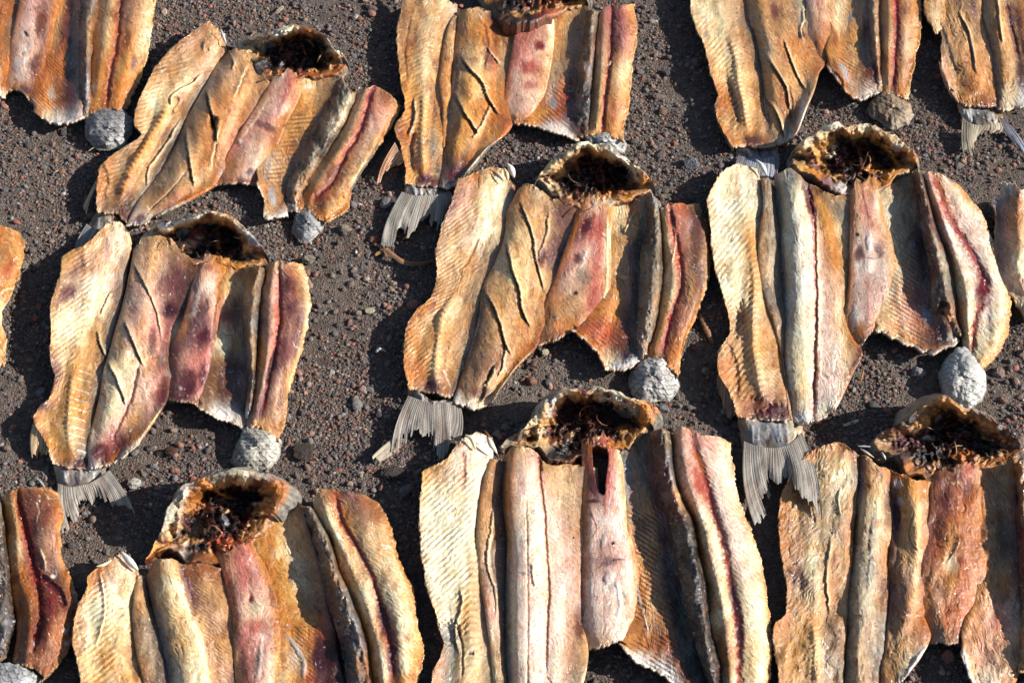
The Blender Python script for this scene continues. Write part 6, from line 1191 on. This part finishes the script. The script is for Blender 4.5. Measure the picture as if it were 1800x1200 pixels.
flesh('side_fillet', ['259,1010,14,T 268,1060,12,G 281,1109,11,G 293,1163,11,G 298,1200,10,G 306,1260,9,G', '270,985,28,O 278,1030,29,CT 290,1080,29,CY 303,1130,28,EY 311,1175,27,EG 314,1205,25,E 320,1260,20,E', '293,980,34,CT 302,1030,34,C 317,1080,34,CY 330,1130,33,CY 338,1175,31,C 342,1205,29,C 346,1260,24,C', '308,984,28,T 318,1030,28,C 336,1080,28,C 352,1130,27,C 360,1175,26,C 363,1205,25,C 366,1260,20,C', '320,990,20,B 334,1040,18,V 350,1090,17,T 364,1140,17,TP 370,1180,17,T 372,1215,17,TP 374,1260,16,T', '352,990,18,A 366,1040,15,T 380,1090,14,TP 388,1140,14,T 391,1180,14,TP 393,1215,15,T 394,1260,16,T', '392,998,10,A 402,1042,8,T 408,1100,8,T 411,1156,8,T 412,1200,8,V 413,1260,10,T'],
 [('s', '316,992 330,1040 342,1085', 6, 'V', .65, -2), ('r', '300,1000 330,1080 360,1190', .9, 8, 1.2, 1, 1010, 1250, 30), ('s', '408,1090 411,1150 413,1200', 2.5, 'SU', .7, 0), ('b', 340, 1005, 20, 12, 0, 'A', .5, 0), ('s', '320,1130 324,1180 334,1200', 7, 'O', .35, 0), ('s', '280,1070 290,1120 294,1190', 5, 'S', .5, 0), ('b', 275, 1000, 12, 22, 0, 'O', .4, 0)], f, 1003, fib=60, rag=2.5)
flesh('belly_keel', ['390,988,14,A 403,1035,17,Q 413,1085,18,R 413,1110,19,B 416,1156,20,TV 418,1200,20,T 422,1260,20,T', '400,985,24,PO 413,1035,26,PK 424,1085,27,P 428,1120,27,K 430,1165,27,KV 432,1205,26,K 436,1260,24,K', '418,978,27,K 430,1020,29,K 446,1070,29,PC 452,1120,28,KP 454,1165,28,PV 452,1205,27,PV 452,1260,24,P', '436,966,24,K 456,1015,26,KP 468,1065,26,P 472,1115,26,VP 474,1165,25,P 474,1205,24,P 474,1260,22,P', '444,956,16,YO 468,1008,16,YO 482,1052,16,O 488,1100,17,O 489,1156,18,Y 492,1200,18,Y 494,1260,18,Y'],
 [('b', 441, 1052, 4, 9, 10, 'MR', .8, -1), ('s', '396,998 408,1045 416,1100', 4, 'QR', .75, 0), ('b', 446, 1000, 7, 18, -25, 'KZ', .7, 1), ('b', 448, 1100, 16, 16, 0, 'R', .4, 0), ('s', '475,1030 482,1070', 4, 'M', .6, 0), ('s', '460,1110 458,1150 452,1190', 4, 'W', .5, 2), ('s', '434,1180 440,1230', 3, 'AM', .6, 0)], f, 1004, rag=1.5, rough=1.3, fib=70)
flesh('belly_wall', ['442,940,20,OY 452,965,18,Y 472,1010,17,O 486,1052,17,OY 490,1100,18,YO 491,1156,18,Y 493,1200,18,YC 496,1260,18,Y', '470,905,22,TO 482,960,15,Y 500,1010,13,Y 512,1060,12,Y 518,1110,12,YO 520,1156,12,YW 522,1200,12,Y 526,1260,12,Y', '500,885,22,TY 508,955,13,EY 524,1010,11,E 538,1060,10,GY 545,1110,11,YO 546,1156,12,YO 545,1200,12,Q 550,1260,12,T', '520,888,24,TG 535,955,18,T 550,1010,14,GY 562,1060,13,GO 566,1110,12,Q 562,1156,12,M 563,1200,12,M 570,1260,12,M', '530,892,28,U 550,950,26,B 566,1010,22,B 576,1065,20,M 586,1110,18,M 590,1156,18,D 600,1200,16,DM 610,1260,16,D'],
 [('b', 566, 1150, 20, 40, 0, 'MD', .8, 0), ('s', '505,1115 522,1140 535,1165 533,1190', 4, 'SW', .7, 1), ('b', 510, 1070, 24, 8, 0, 'O', .5, 0), ('b', 490, 970, 16, 10, -30, 'C', .5, 0), ('s', '448,952 462,985 474,1005', 1.6, 'U', .7, 1), ('s', '500,950 512,975', 3, 'C', .6, 1), ('s', '484,1100 520,1102 568,1098', .8, 'B', .8, .6), ('r', '566,1040 590,1180', -1, 9, 1, -1, 1090, 1260, 50, 'M', .5), ('s', '590,1150 604,1190 600,1230', 3, 'SX', .6, 0)], f, 1005, fib=60, rag=2)
flesh('dark_skin_fold', ['530,888,24,U 550,950,24,U 568,1010,24,D 582,1065,22,M 596,1110,20,M 606,1156,18,D 614,1200,18,M 622,1260,16,D', '540,888,34,U 566,950,40,GU 586,1010,41,GT 606,1060,39,G 620,1108,36,GU 628,1156,32,SU 636,1205,28,U 640,1260,22,U', '546,890,30,G 576,950,36,G 594,1010,38,GS 614,1060,36,GS 630,1108,33,GS 642,1156,29,UO 648,1205,25,OU 652,1260,20,U', '552,896,13,U 580,945,13,U 598,1006,13,O 620,1052,12,G 638,1104,12,U 652,1156,11,U 657,1205,11,G 660,1260,10,U'],
 [('b', 630, 1170, 5, 22, -15, 'O', .5, 0), ('b', 622, 1120, 4, 16, 0, 'SX', .5, 0), ('s', '610,1070 625,1100 640,1150', 4, 'S', .4, 1)], f, 1006, rag=1.5, rough=2.0)
flesh('bloodline_fillet', ['552,882,16,C 566,920,15,E 581,949,14,YE 597,1006,13,EY 620,1052,13,TG 640,1104,13,Y 654,1156,13,Y 662,1200,12,YT 668,1260,12,Y', '560,862,28,T 578,915,32,EC 598,960,33,EC 618,1006,33,EY 640,1056,32,E 656,1106,31,ET 668,1156,30,E 674,1204,28,EY 680,1260,24,Y', '586,859,28,A 602,915,29,YO 630,967,28,OC 652,1012,28,CA 668,1065,28,AC 684,1120,28,Q 689,1160,27,A 690,1200,25,A 692,1260,22,T', '610,862,30,V 632,910,33,TH 656,955,34,TC 678,1005,34,CT 697,1060,34,CE 708,1115,33,CE 712,1160,31,C 712,1204,29,Y 710,1260,24,Y', '630,868,26,AV 655,905,28,AT 680,950,29,TC 700,1000,29,TC 720,1060,27,CY 730,1115,26,YC 730,1160,24,YO 724,1204,22,YO 722,1260,18,Y', '645,870,17,O 668,888,16,A 690,932,16,YO 700,978,16,Y 725,1028,15,YO 735,1100,15,CY 746,1141,14,Y 739,1177,13,YO 734,1205,12,YC 728,1260,11,Y'],
 [('s', '588,862 600,914 632,967 654,1012 671,1067 684,1115 690,1190', 4.5, 'RM', .95, -2), ('b', 676, 1090, 12, 40, -12, 'M', .9, -2), ('b', 690, 1150, 9, 30, 0, 'M', .8, -1), ('s', '590,866 598,900', 9, 'Q', .7, 0), ('r', '632,967 671,1067 690,1190', .95, 10, .8, 0, 900, 1250, 60), ('b', 640, 900, 30, 14, 30, 'V', .35, 0), ('s', '668,955 690,962', 1.4, 'W', .8, 1), ('s', '580,950 600,1010', 3, 'O', .6, 0)], f, 1007, fib=55)
head(f, '256,978,16,YA 274,955,24,TY 287,921,36,GE 305,880,48,GE 319,857,54,WG 348,842,58,OA 369,834,62,G 400,826,64,GU 432,828,64,GC 468,834,58,UG 500,846,48,A 496,872,40,OA 476,905,30,OA 456,935,24,OT 436,958,20,Q 415,980,18,M 390,986,16,A 351,986,16,AB 328,982,16,X 310,966,20,WO 280,966,18,O',
 (385, 905, 18), [('b', 435, 868, 22, 9, 10, 'X', .9, -14), ('b', 420, 888, 32, 13, 0, 'X', .9, -4), ('b', 345, 925, 12, 30, 25, 'X', .85, -12), ('b', 345, 880, 16, 26, 20, 'OA', .7, 4), ('s', '325,860 318,900 310,940', 6, 'WY', .6, 6), ('b', 350, 960, 30, 10, -10, 'X', .85, 0), ('b', 400, 955, 30, 14, 0, 'RA', .65, 3), ('b', 395, 915, 9, 12, -30, 'S', .6, 4), ('b', 478, 858, 16, 14, 0, 'OA', .8, 4), ('s', '350,845 380,862 410,875', 6, 'O', .7, 8), ('s', '372,870 372,900 378,925', 5, 'D', .6, 6), ('b', 447, 885, 5, 4, 0, 'WC', .9, 2), ('b', 398, 898, 8, 5, 0, 'T', .8, 4)], 1008)
shard(f, 'gill_bone', '214,970,32,W 226,984,30 243,1002,24', 4, 'WW'); shard(f, 'gill_bone', '170,995,30,T 182,992,30 196,984,28', 2, 'C')

# bottom right fish
f = fish('grey-tan bottom right fish with orange keel, partly under another tail fin', 1580, 980)
flesh('backbone_fillet', ['1421,795,26,OA 1395,825,20,OT 1379,855,16,OY 1370,890,18,O 1373,972,22,TO 1383,1042,22,T 1380,1077,22,TO 1362,1096,24,O 1366,1165,22,T 1372,1260,18,T', '1436,788,25,O 1415,830,18,TY 1402,870,15,TY 1395,910,18,T 1398,972,20,TP 1405,1042,20,TH 1400,1090,19,TY 1396,1165,19,Y 1400,1260,16,T', '1456,780,27,OC 1444,830,20,CT 1435,880,17,LT 1430,930,19,LT 1429,985,21,LC 1430,1042,21,TC 1432,1100,22,YT 1434,1165,22,YC 1436,1260,18,Y', '1484,779,27,OT 1480,830,24,C 1472,880,22,L 1465,930,21,LT 1462,985,20,T 1458,1042,18,TO 1455,1100,15,HT 1456,1165,15,H 1458,1260,13,T', '1509,800,20,A 1506,840,18,G 1502,885,16,T 1497,940,17,TO 1494,985,18,TY 1488,1042,17,TC 1485,1100,17,HT 1480,1165,15,HG 1478,1260,13,T'],
 [('s', '1478,855 1474,880 1478,905', 1.6, 'C', .8, 2), ('r', '1456,780 1430,930 1430,1040', .9, 9, 1.1, -1, 900, 1090, 60), ('v', '1432,1090 1434,1130 1436,1200', 8, 9, 2, 'CY'), ('c', '1460,940 1452,1020 1458,1080', 5, 3, 5, 3, 'B', 1, .4), ('b', 1400, 1020, 8, 24, 20, 'V', .5, 0), ('b', 1420, 880, 14, 18, 0, 'O', .4, 0)]+[('s', '%d,%d %d,%d' % (x, y, x+14, y+18), 1, 'W', .8, .6) for x, y in ((1442,1120),(1442,1138),(1444,1155),(1446,1172))], f, 1101, fib=-65, rough=1.5)
flesh('middle_fillet', ['1513,802,14,U 1508,850,12,U 1506,890,11,U 1501,940,10,D 1498,985,10,U 1494,1042,10,G 1494,1100,10,G 1488,1165,9,G 1486,1260,9,G', '1520,800,24,UO 1524,850,25,TO 1518,890,26,CT 1512,940,26,LT 1510,985,25,L 1506,1042,24,LG 1506,1100,22,L 1504,1165,20,LT 1502,1260,17,T', '1540,815,26,OC 1542,860,27,CY 1540,900,28,CL 1534,950,28,L 1532,1000,27,LG 1528,1050,26,L 1524,1110,24,LT 1520,1165,22,TG 1518,1260,18,T', '1564,828,14,O 1566,885,14,B 1562,940,14,T 1560,985,13,OY 1558,1042,12,OU 1556,1100,12,G 1548,1165,12,G 1540,1260,11,T'],
 [('s', '1512,830 1516,860 1508,890', 5, 'SU', .7, 0), ('s', '1535,910 1530,980 1526,1040', 3, 'S', .4, 1)], f, 1102, fib=82, rough=1.5, rag=3.5)
flesh('side_fillet', ['1568,826,14,OA 1570,880,12,M 1570,940,12,B 1566,1000,11,BG 1566,1060,12,V 1562,1110,14,TV 1552,1180,16,T 1548,1260,14,T', '1585,832,20,O 1588,880,20,YO 1590,940,22,T 1586,1000,24,T 1584,1060,23,VT 1580,1110,22,TH 1570,1170,22,TY 1566,1240,20,T', '1606,842,22,YO 1612,890,26,YC 1614,950,30,CY 1612,1000,28,CT 1606,1060,24,TO 1600,1110,22,TO 1592,1160,24,TC 1580,1210,24,CW', '1634,846,12,O 1632,890,11,A 1620,955,12,Q 1617,1025,14,QA 1618,1077,18,O 1632,1118,22,OA 1618,1150,25,WT 1588,1195,24,W'],
 [('b', 1576, 905, 6, 40, 0, 'MD', .75, -4), ('b', 1578, 850, 9, 8, 0, 'SW', .7, 0), ('b', 1582, 880, 7, 10, 0, 'SW', .7, 0), ('s', '1606,900 1600,950 1618,975', 2, 'A', .5, -1), ('s', '1646,1128 1620,1148 1590,1192', 4, 'W', .8, 2), ('b', 1590, 1040, 8, 40, 15, 'V', .5, 0), ('b', 1610, 870, 12, 20, 0, 'Y', .5, 0), ('b', 1625, 900, 4, 60, 5, 'O', .5, 0)], f, 1103, fib=65, rough=1.5, rag=3)
flesh('belly_keel', ['1640,845,18,OV 1638,890,20,VO 1626,955,21,V 1622,1025,21,OV 1624,1080,21,O 1638,1130,21,TA', '1656,838,26,VA 1654,890,28,VA 1646,955,28,AQ 1644,1025,28,TO 1644,1080,26,AT 1652,1128,23,G', '1678,832,28,MA 1678,890,29,QA 1672,955,29,OY 1668,1025,29,YO 1668,1080,27,OQ 1668,1130,23,AT', '1704,826,26,QK 1700,890,28,QO 1698,955,27,OA 1697,1025,27,QO 1694,1080,26,QO 1682,1130,22,MA', '1727,822,18,OC 1720,885,18,O 1730,955,18,O 1727,1025,18,OP 1718,1077,18,OQ 1688,1133,20,OA'],
 [('b', 1700, 860, 10, 22, 12, 'VU', .6, -1), ('b', 1665, 880, 10, 20, 0, 'M', .5, 0), ('b', 1672, 990, 14, 18, 0, 'E', .6, 1), ('b', 1695, 910, 14, 12, 0, 'O', .6, 0), ('s', '1687,940 1680,965 1664,990', 1.2, 'GB', .8, 3), ('b', 1650, 1040, 12, 30, 0, 'P', .4, 0), ('b', 1690, 1050, 8, 30, 0, 'KO', .5, 1), ('b', 1690, 985, 8, 8, 0, 'R', .4, 0)], f, 1104, rough=1.6, fib=75)
flesh('belly_wall', ['1729,820,20,O 1722,885,17,O 1732,955,17,TO 1730,1025,17,OT 1722,1077,18,TO 1696,1128,22,TO 1690,1150,24,W', '1745,815,16,T 1742,885,12,TG 1748,955,11,TG 1746,1025,11,T 1738,1085,14,TP 1722,1145,18,TK 1704,1190,22,YC', '1766,812,20,T 1764,885,12,GT 1768,955,11,GB 1766,1025,12,T 1762,1085,14,TK 1752,1150,16,TP 1722,1225,20,CW', '1784,812,28,YM 1786,885,24,M 1792,955,22,DM 1795,1030,20,B 1795,1100,18,TW 1790,1170,16,T 1760,1250,16,T'],
 [('s', '1692,1140 1706,1185 1722,1225', 4, 'W', .8, 2), ('b', 1788, 960, 8, 60, 0, 'M', .6, 0), ('b', 1770, 1070, 14, 20, 0, 'WT', .4, 2), ('b', 1745, 1090, 24, 20, 0, 'K', .35, 0)], f, 1105, fib=60, rough=1.5)
flesh('dark_skin_fold', ['1784,812,26,Y 1787,885,24,B 1793,955,24,M 1796,1030,22,B 1798,1100,20,T 1794,1180,18,T', '1792,810,38,T 1797,885,40,MT 1802,955,41,MR 1806,1030,38,MD 1810,1100,32,T 1808,1185,24,T', '1806,810,32,U 1812,885,34,M 1816,955,34,U 1820,1030,32,U 1822,1100,28,U 1822,1190,20,U', '1818,815,12,U 1822,885,12,U 1828,955,12,U 1832,1030,12,U 1834,1100,11,U 1834,1195,10,U'], [('s', '1786,850 1789,900 1796,960', 3, 'MX', .7, 0)], f, 1106, rough=2)
flesh('bloodline_fillet', ['1822,800,14,T 1826,900,14,C 1834,1000,14,C 1838,1100,12,C 1840,1210,12,C', '1845,800,30,T 1850,900,32,C 1858,1000,32,C 1862,1100,30,C 1860,1215,22,C', '1868,800,28,A 1875,900,28,R 1884,1000,28,R 1886,1100,26,R 1880,1215,18,R', '1896,805,28,T 1904,900,32,C 1912,1000,32,C 1914,1100,28,C 1900,1215,18,C', '1924,820,14,Y 1934,900,14,Y 1944,1000,14,Y 1940,1100,12,Y 1915,1215,10,Y'], [('s', '1870,800 1880,950 1884,1200', 4, 'R', .9, -2)], f, 1107, fib=60)
head(f, '1537,778,24,TB 1560,754,34,MB 1596,734,44,D 1621,713,52,BT 1658,694,62,TA 1698,716,58,BT 1724,721,54,GB 1754,739,48,UA 1778,765,38,D 1798,780,28,B 1786,802,24,A 1749,813,22,A 1711,824,20,A 1673,834,18,OA 1644,846,18,D 1616,834,20,OD 1592,826,22,AO 1583,802,22,D 1556,792,24,T',
 (1675, 775, 18), [('b', 1590, 775, 36, 20, -25, 'MD', .85, 0), ('b', 1625, 800, 34, 16, 10, 'X', .85, 0), ('b', 1730, 785, 34, 14, 10, 'X', .9, -6), ('b', 1730, 752, 16, 11, 10, 'T', .8, -8), ('b', 1660, 735, 30, 14, 10, 'AD', .7, -4), ('s', '1650,705 1675,710 1700,735', 5, 'YO', .7, 6), ('b', 1690, 800, 22, 14, 0, 'OQ', .75, 4), ('b', 1632, 768, 12, 5, 0, 'W', .6, 2), ('s', '1580,745 1610,760 1640,750', 5, 'MT', .5, 4), ('b', 1650, 735, 5, 9, 30, 'W', .6, 2), ('b', 1757, 752, 6, 5, 0, 'W', .6, 2), ('s', '1745,790 1742,805', 4, 'WT', .8, 4), ('b', 1560, 775, 14, 8, -20, 'T', .6, 2)], 1108)
shard(f, 'gill_bone', '1512,788,20,W 1524,796,20 1536,804,18', 1.6, 'WC'); shard(f, 'gill_bone', '1550,794,20,W 1554,802,20 1557,808,18', 1.6, 'WC'); shard(f, 'gill_bone', '1508,784,20,W 1518,784,20 1530,785,20', 1.2, 'SW')

# ------------------------------------------------------------------ loose stones, twigs and scraps that stand out from the gravel
def stone(label, px, py, r, col, seed, flat=0.6, name='stone', stretch=1.0, ang=0.0):
    rng = np.random.RandomState(seed); V0, F0 = ico(4); V = stone_shapes(V0, 1, rng, flat, 0.75)[0]
    n = fbm(V[:, 0]*2+seed, V[:, 1]*2+V[:, 2]*1.3, seed, 4); V = V*(1+0.07*n)[:, None]
    r = r*0.0007; V[:, 0] *= stretch; V = V*r; a = math.radians(ang)
    V = np.stack([V[:, 0]*math.cos(a)-V[:, 1]*math.sin(a), V[:, 0]*math.sin(a)+V[:, 1]*math.cos(a), V[:, 2]], 1)
    base = ground_pt([px], [py], [r*300])[0]; V = V+np.array([base[0], base[1], r*0.3])
    c = np.mean([PL[q] for q in col], axis=0)*(0.8+0.35*fbm(V[:, 0]*220, V[:, 1]*220, seed+3, 4))[:, None]
    o = mesh_object(name, V, F0, c*0.8, np.full(len(V), 0.2), MAT['pebble'], None, smooth_=False)
    me = o.data; L = base.copy(); L[2] = 0; me.vertices.foreach_set('co', (V-L).astype(np.float32).ravel()); o.location = L.tolist(); me.update()
    o['label'] = label; o['category'] = 'stone'; o['group'] = 'larger stones lying on the gravel'
for a in (('round grey stone right of the tilted fish and its scaly stump', 543, 456, 13, 'G', 1, .7),
          ('pale flat angular stone right of the spread tail fin', 236, 850, 12, 'LW', 2, .35),
          ('smooth bluish-grey oval stone left of the blotched fish', 70, 689, 10, 'GS', 3, .6),
          ('dark grey angular stone between two heads in the upper right', 1217, 288, 17, 'US', 4, .7),
          ('grey rounded stone just above the bottom middle fish, near a stump', 1167, 719, 10, 'GS', 5, .7),
          ('beige pebble under the notch of the middle fish', 957, 619, 8, 'L', 6, .7),
          ('large flat dark grey stone beside the bottom golden fish head', 533, 793, 22, 'U', 7, .35),
          ('round brownish stone between the blotched fish and bottom row', 300, 793, 11, 'UB', 8, .7),
          ('pinkish-brown pebble left of the middle fish below a curled leaf', 659, 421, 11, 'BK', 9, .6),
          ('beige oval pebble on the open soil between left and middle fish', 650, 545, 9, 'L', 10, .5),
          ('dark stone half in shade at the upper middle tail fin', 710, 415, 13, 'UB', 11, .6),
          ('tan pebble right of the middle fish stump', 1241, 652, 8, 'LH', 12, .7),
          ('grey flat stone at the left of the largest pale fish head', 1165, 345, 12, 'GU', 13, .5),
          ('dark angular stone under the upper right fish tail', 1216, 290, 9, 'U', 14, .7),
          ('broad dark stone between two lower middle heads', 690, 830, 20, 'U', 15, .35),
          ('grey stone left of the amber left edge fillet', 38, 466, 12, 'G', 16, .6),
          ('small white-grey pebble by the bottom edge of the blotched fish', 335, 700, 6, 'W', 17, .6),
          ('grey rounded stone near the top frame edge, left of centre', 605, 402, 11, 'G', 18, .7)):
    if a[5] == 14: continue
    stone(*a)
def scrap(name, label, cat, line, w, col, seed, flat=0.3, group=None):
    """a thin strip or twig lying on the ground: 'x,y,h' line, width in mm"""
    P = resample(parse(line), 26); s = np.linspace(0, 1, 26); W = ground_pt(P[:, 0], P[:, 1], P[:, 2])
    T = np.gradient(W, axis=0); T /= np.linalg.norm(T, axis=1)[:, None]; A = np.cross(T, [0, 0, 1.0]); A /= np.linalg.norm(A, axis=1)[:, None]; U = np.cross(A, T)
    k = 10; an = np.arange(k)/k*2*np.pi; prof = (0.35+0.65*np.sin(np.clip(s*1.0, 0, 1)*np.pi)**0.5)*(1+0.25*fbm(s*9, s*0, seed, 3))
    R = w/2000*prof
    V = W[:, None]+R[:, None, None]*(np.cos(an)[None, :, None]*A[:, None]+flat*np.sin(an)[None, :, None]*U[:, None])
    V = V+U[:, None]*(0.12*R[:, None, None]*fbm(np.tile(an*3, (26, 1)), s[:, None]*4+an*0, seed+1, 2)[..., None])
    i, j = np.meshgrid(np.arange(25), np.arange(k), indexing='ij'); j2 = (j+1) % k
    Q = np.stack([(i*k+j).ravel(), (i*k+j2).ravel(), ((i+1)*k+j2).ravel(), ((i+1)*k+j).ravel()], 1)
    cap = np.array([[0, 9, 8, 7], [0, 7, 6, 5], [0, 5, 4, 3], [0, 3, 2, 1]]); Q = np.concatenate([Q, cap, cap[:, ::-1]+25*k])
    V = V.reshape(-1, 3); c = np.mean([PL[q] for q in col], axis=0)*(0.75+0.5*np.repeat(fbm(s*3, s*0, seed+4, 3), k)+0.3*np.tile(np.cos(an*3), 26))[:, None]
    o = mesh_object(name, V, Q, c*0.8, np.full(len(V), 0.2), MAT['straw'], None)
    L = W[13].copy(); L[2] = 0; o.data.vertices.foreach_set('co', (V-L).astype(np.float32).ravel()); o.location = L.tolist(); o.data.update()
    o['label'] = label; o['category'] = cat
    if group: o['group'] = group
scrap('dry_leaf', 'long curled dry brown leaf blade below the upper middle tail fin', 'leaf', '656,428,5 672,434,6 690,448,9 706,459,6 732,464,5 764,458,5', 8, 'AH', 31, .15)
scrap('dry_leaf', 'small tan leaf scrap at the left end of the curled brown blade', 'leaf', '659,449,3 668,443,4 676,442,3', 5, 'YT', 32, .2)
scrap('twig', 'short brown bark twig between the middle and largest pale fish', 'twig', '1229,552,5 1236,566,6 1244,584,5 1253,604,4', 8, 'HA', 33, .5)
scrap('twig', 'thin reddish twig on bare soil under the largest pale fish notch', 'twig', '1519,645,3 1516,658,4 1512,674,3', 2.2, 'AT', 34, .8)
scrap('bone_sliver', 'pale bone sliver right of the broad tail fin', 'bone', '1482,748,4 1494,744,5 1510,738,5', 4.5, 'LW', 35, .5)
scrap('straw', 'bright yellow straw bit on the gravel at left, under the top stump', 'straw', '93,304,3 98,302,4 103,299,3', 2.2, 'YE', 36, .6)
scrap('straw', 'thin pale straw left of the grey top left stump', 'straw', '155,266,3 162,261,4 167,258,3', 1.6, 'L', 37, .8)
scrap('shell_fragment', 'curved white shell fragment left of the middle fish', 'shell', '660,619,3 667,613,6 678,617,3', 4, 'W', 38, .5)
scrap('leaf_scrap', 'beige leaf scrap on soil at the top edge above the tilted fish', 'leaf', '484,24,3 490,18,5 498,11,3', 7, 'L', 39, .2)
scrap('shell_fragment', 'white curved fragment under the spread tail fin at lower left', 'shell', '60,838,3 70,845,5 78,856,3', 3, 'WS', 40, .5)
scrap('straw', 'thin beige straw in the shade by the right edge of the blotched fish', 'straw', '1397,186,3', 1, 'L', 41, .8) if False else None

# ------------------------------------------------------------------ gravel round the fish
def occupancy():
    P = np.concatenate(OCC); cell = 0.008; x0, y0 = -1.0, -0.8; n = 300
    g = np.zeros((n, n), bool); i = ((P[:, 0]-x0)/cell).astype(int); j = ((P[:, 1]-y0)/cell).astype(int)
    k = (i >= 0) & (i < n) & (j >= 0) & (j < n); g[i[k], j[k]] = True
    for _ in range(1): g = g | np.roll(g, 1, 0) | np.roll(g, -1, 0) | np.roll(g, 1, 1) | np.roll(g, -1, 1)
    for _ in range(5): g = g & np.roll(g, 1, 0) & np.roll(g, -1, 0) & np.roll(g, 1, 1) & np.roll(g, -1, 1)
    def f(x, y):
        i = np.clip(((x-x0)/cell).astype(int), 0, n-1); j = np.clip(((y-y0)/cell).astype(int), 0, n-1); return g[i, j]
    return f
occ = occupancy(); rng = np.random.RandomState(5)
parts = [scatter(90000, 0.0007, 0.0017, 1, rng, occ, 1.3), scatter(62000, 0.0012, 0.0031, 1, rng, occ, 1.6),
         scatter(4600, 0.003, 0.0058, 2, rng, occ, 2.2, clump=False), scatter(330, 0.0055, 0.010, 3, rng, occ, 2.6, clump=False)]
Vs, Fs, Cs = [], [], []; k = 0
for V, Fc, c in parts: Vs.append(V); Fs.append(Fc+k); Cs.append(c); k += len(V)
g = mesh_object('gravel', np.concatenate(Vs), np.concatenate(Fs), np.concatenate(Cs), np.full(k, 0.1), MAT['pebble'], None, smooth_=False)
g['kind'] = 'stuff'; g['label'] = 'loose grey, brown and brick-red gravel scattered over the dark soil'; g['category'] = 'gravel'
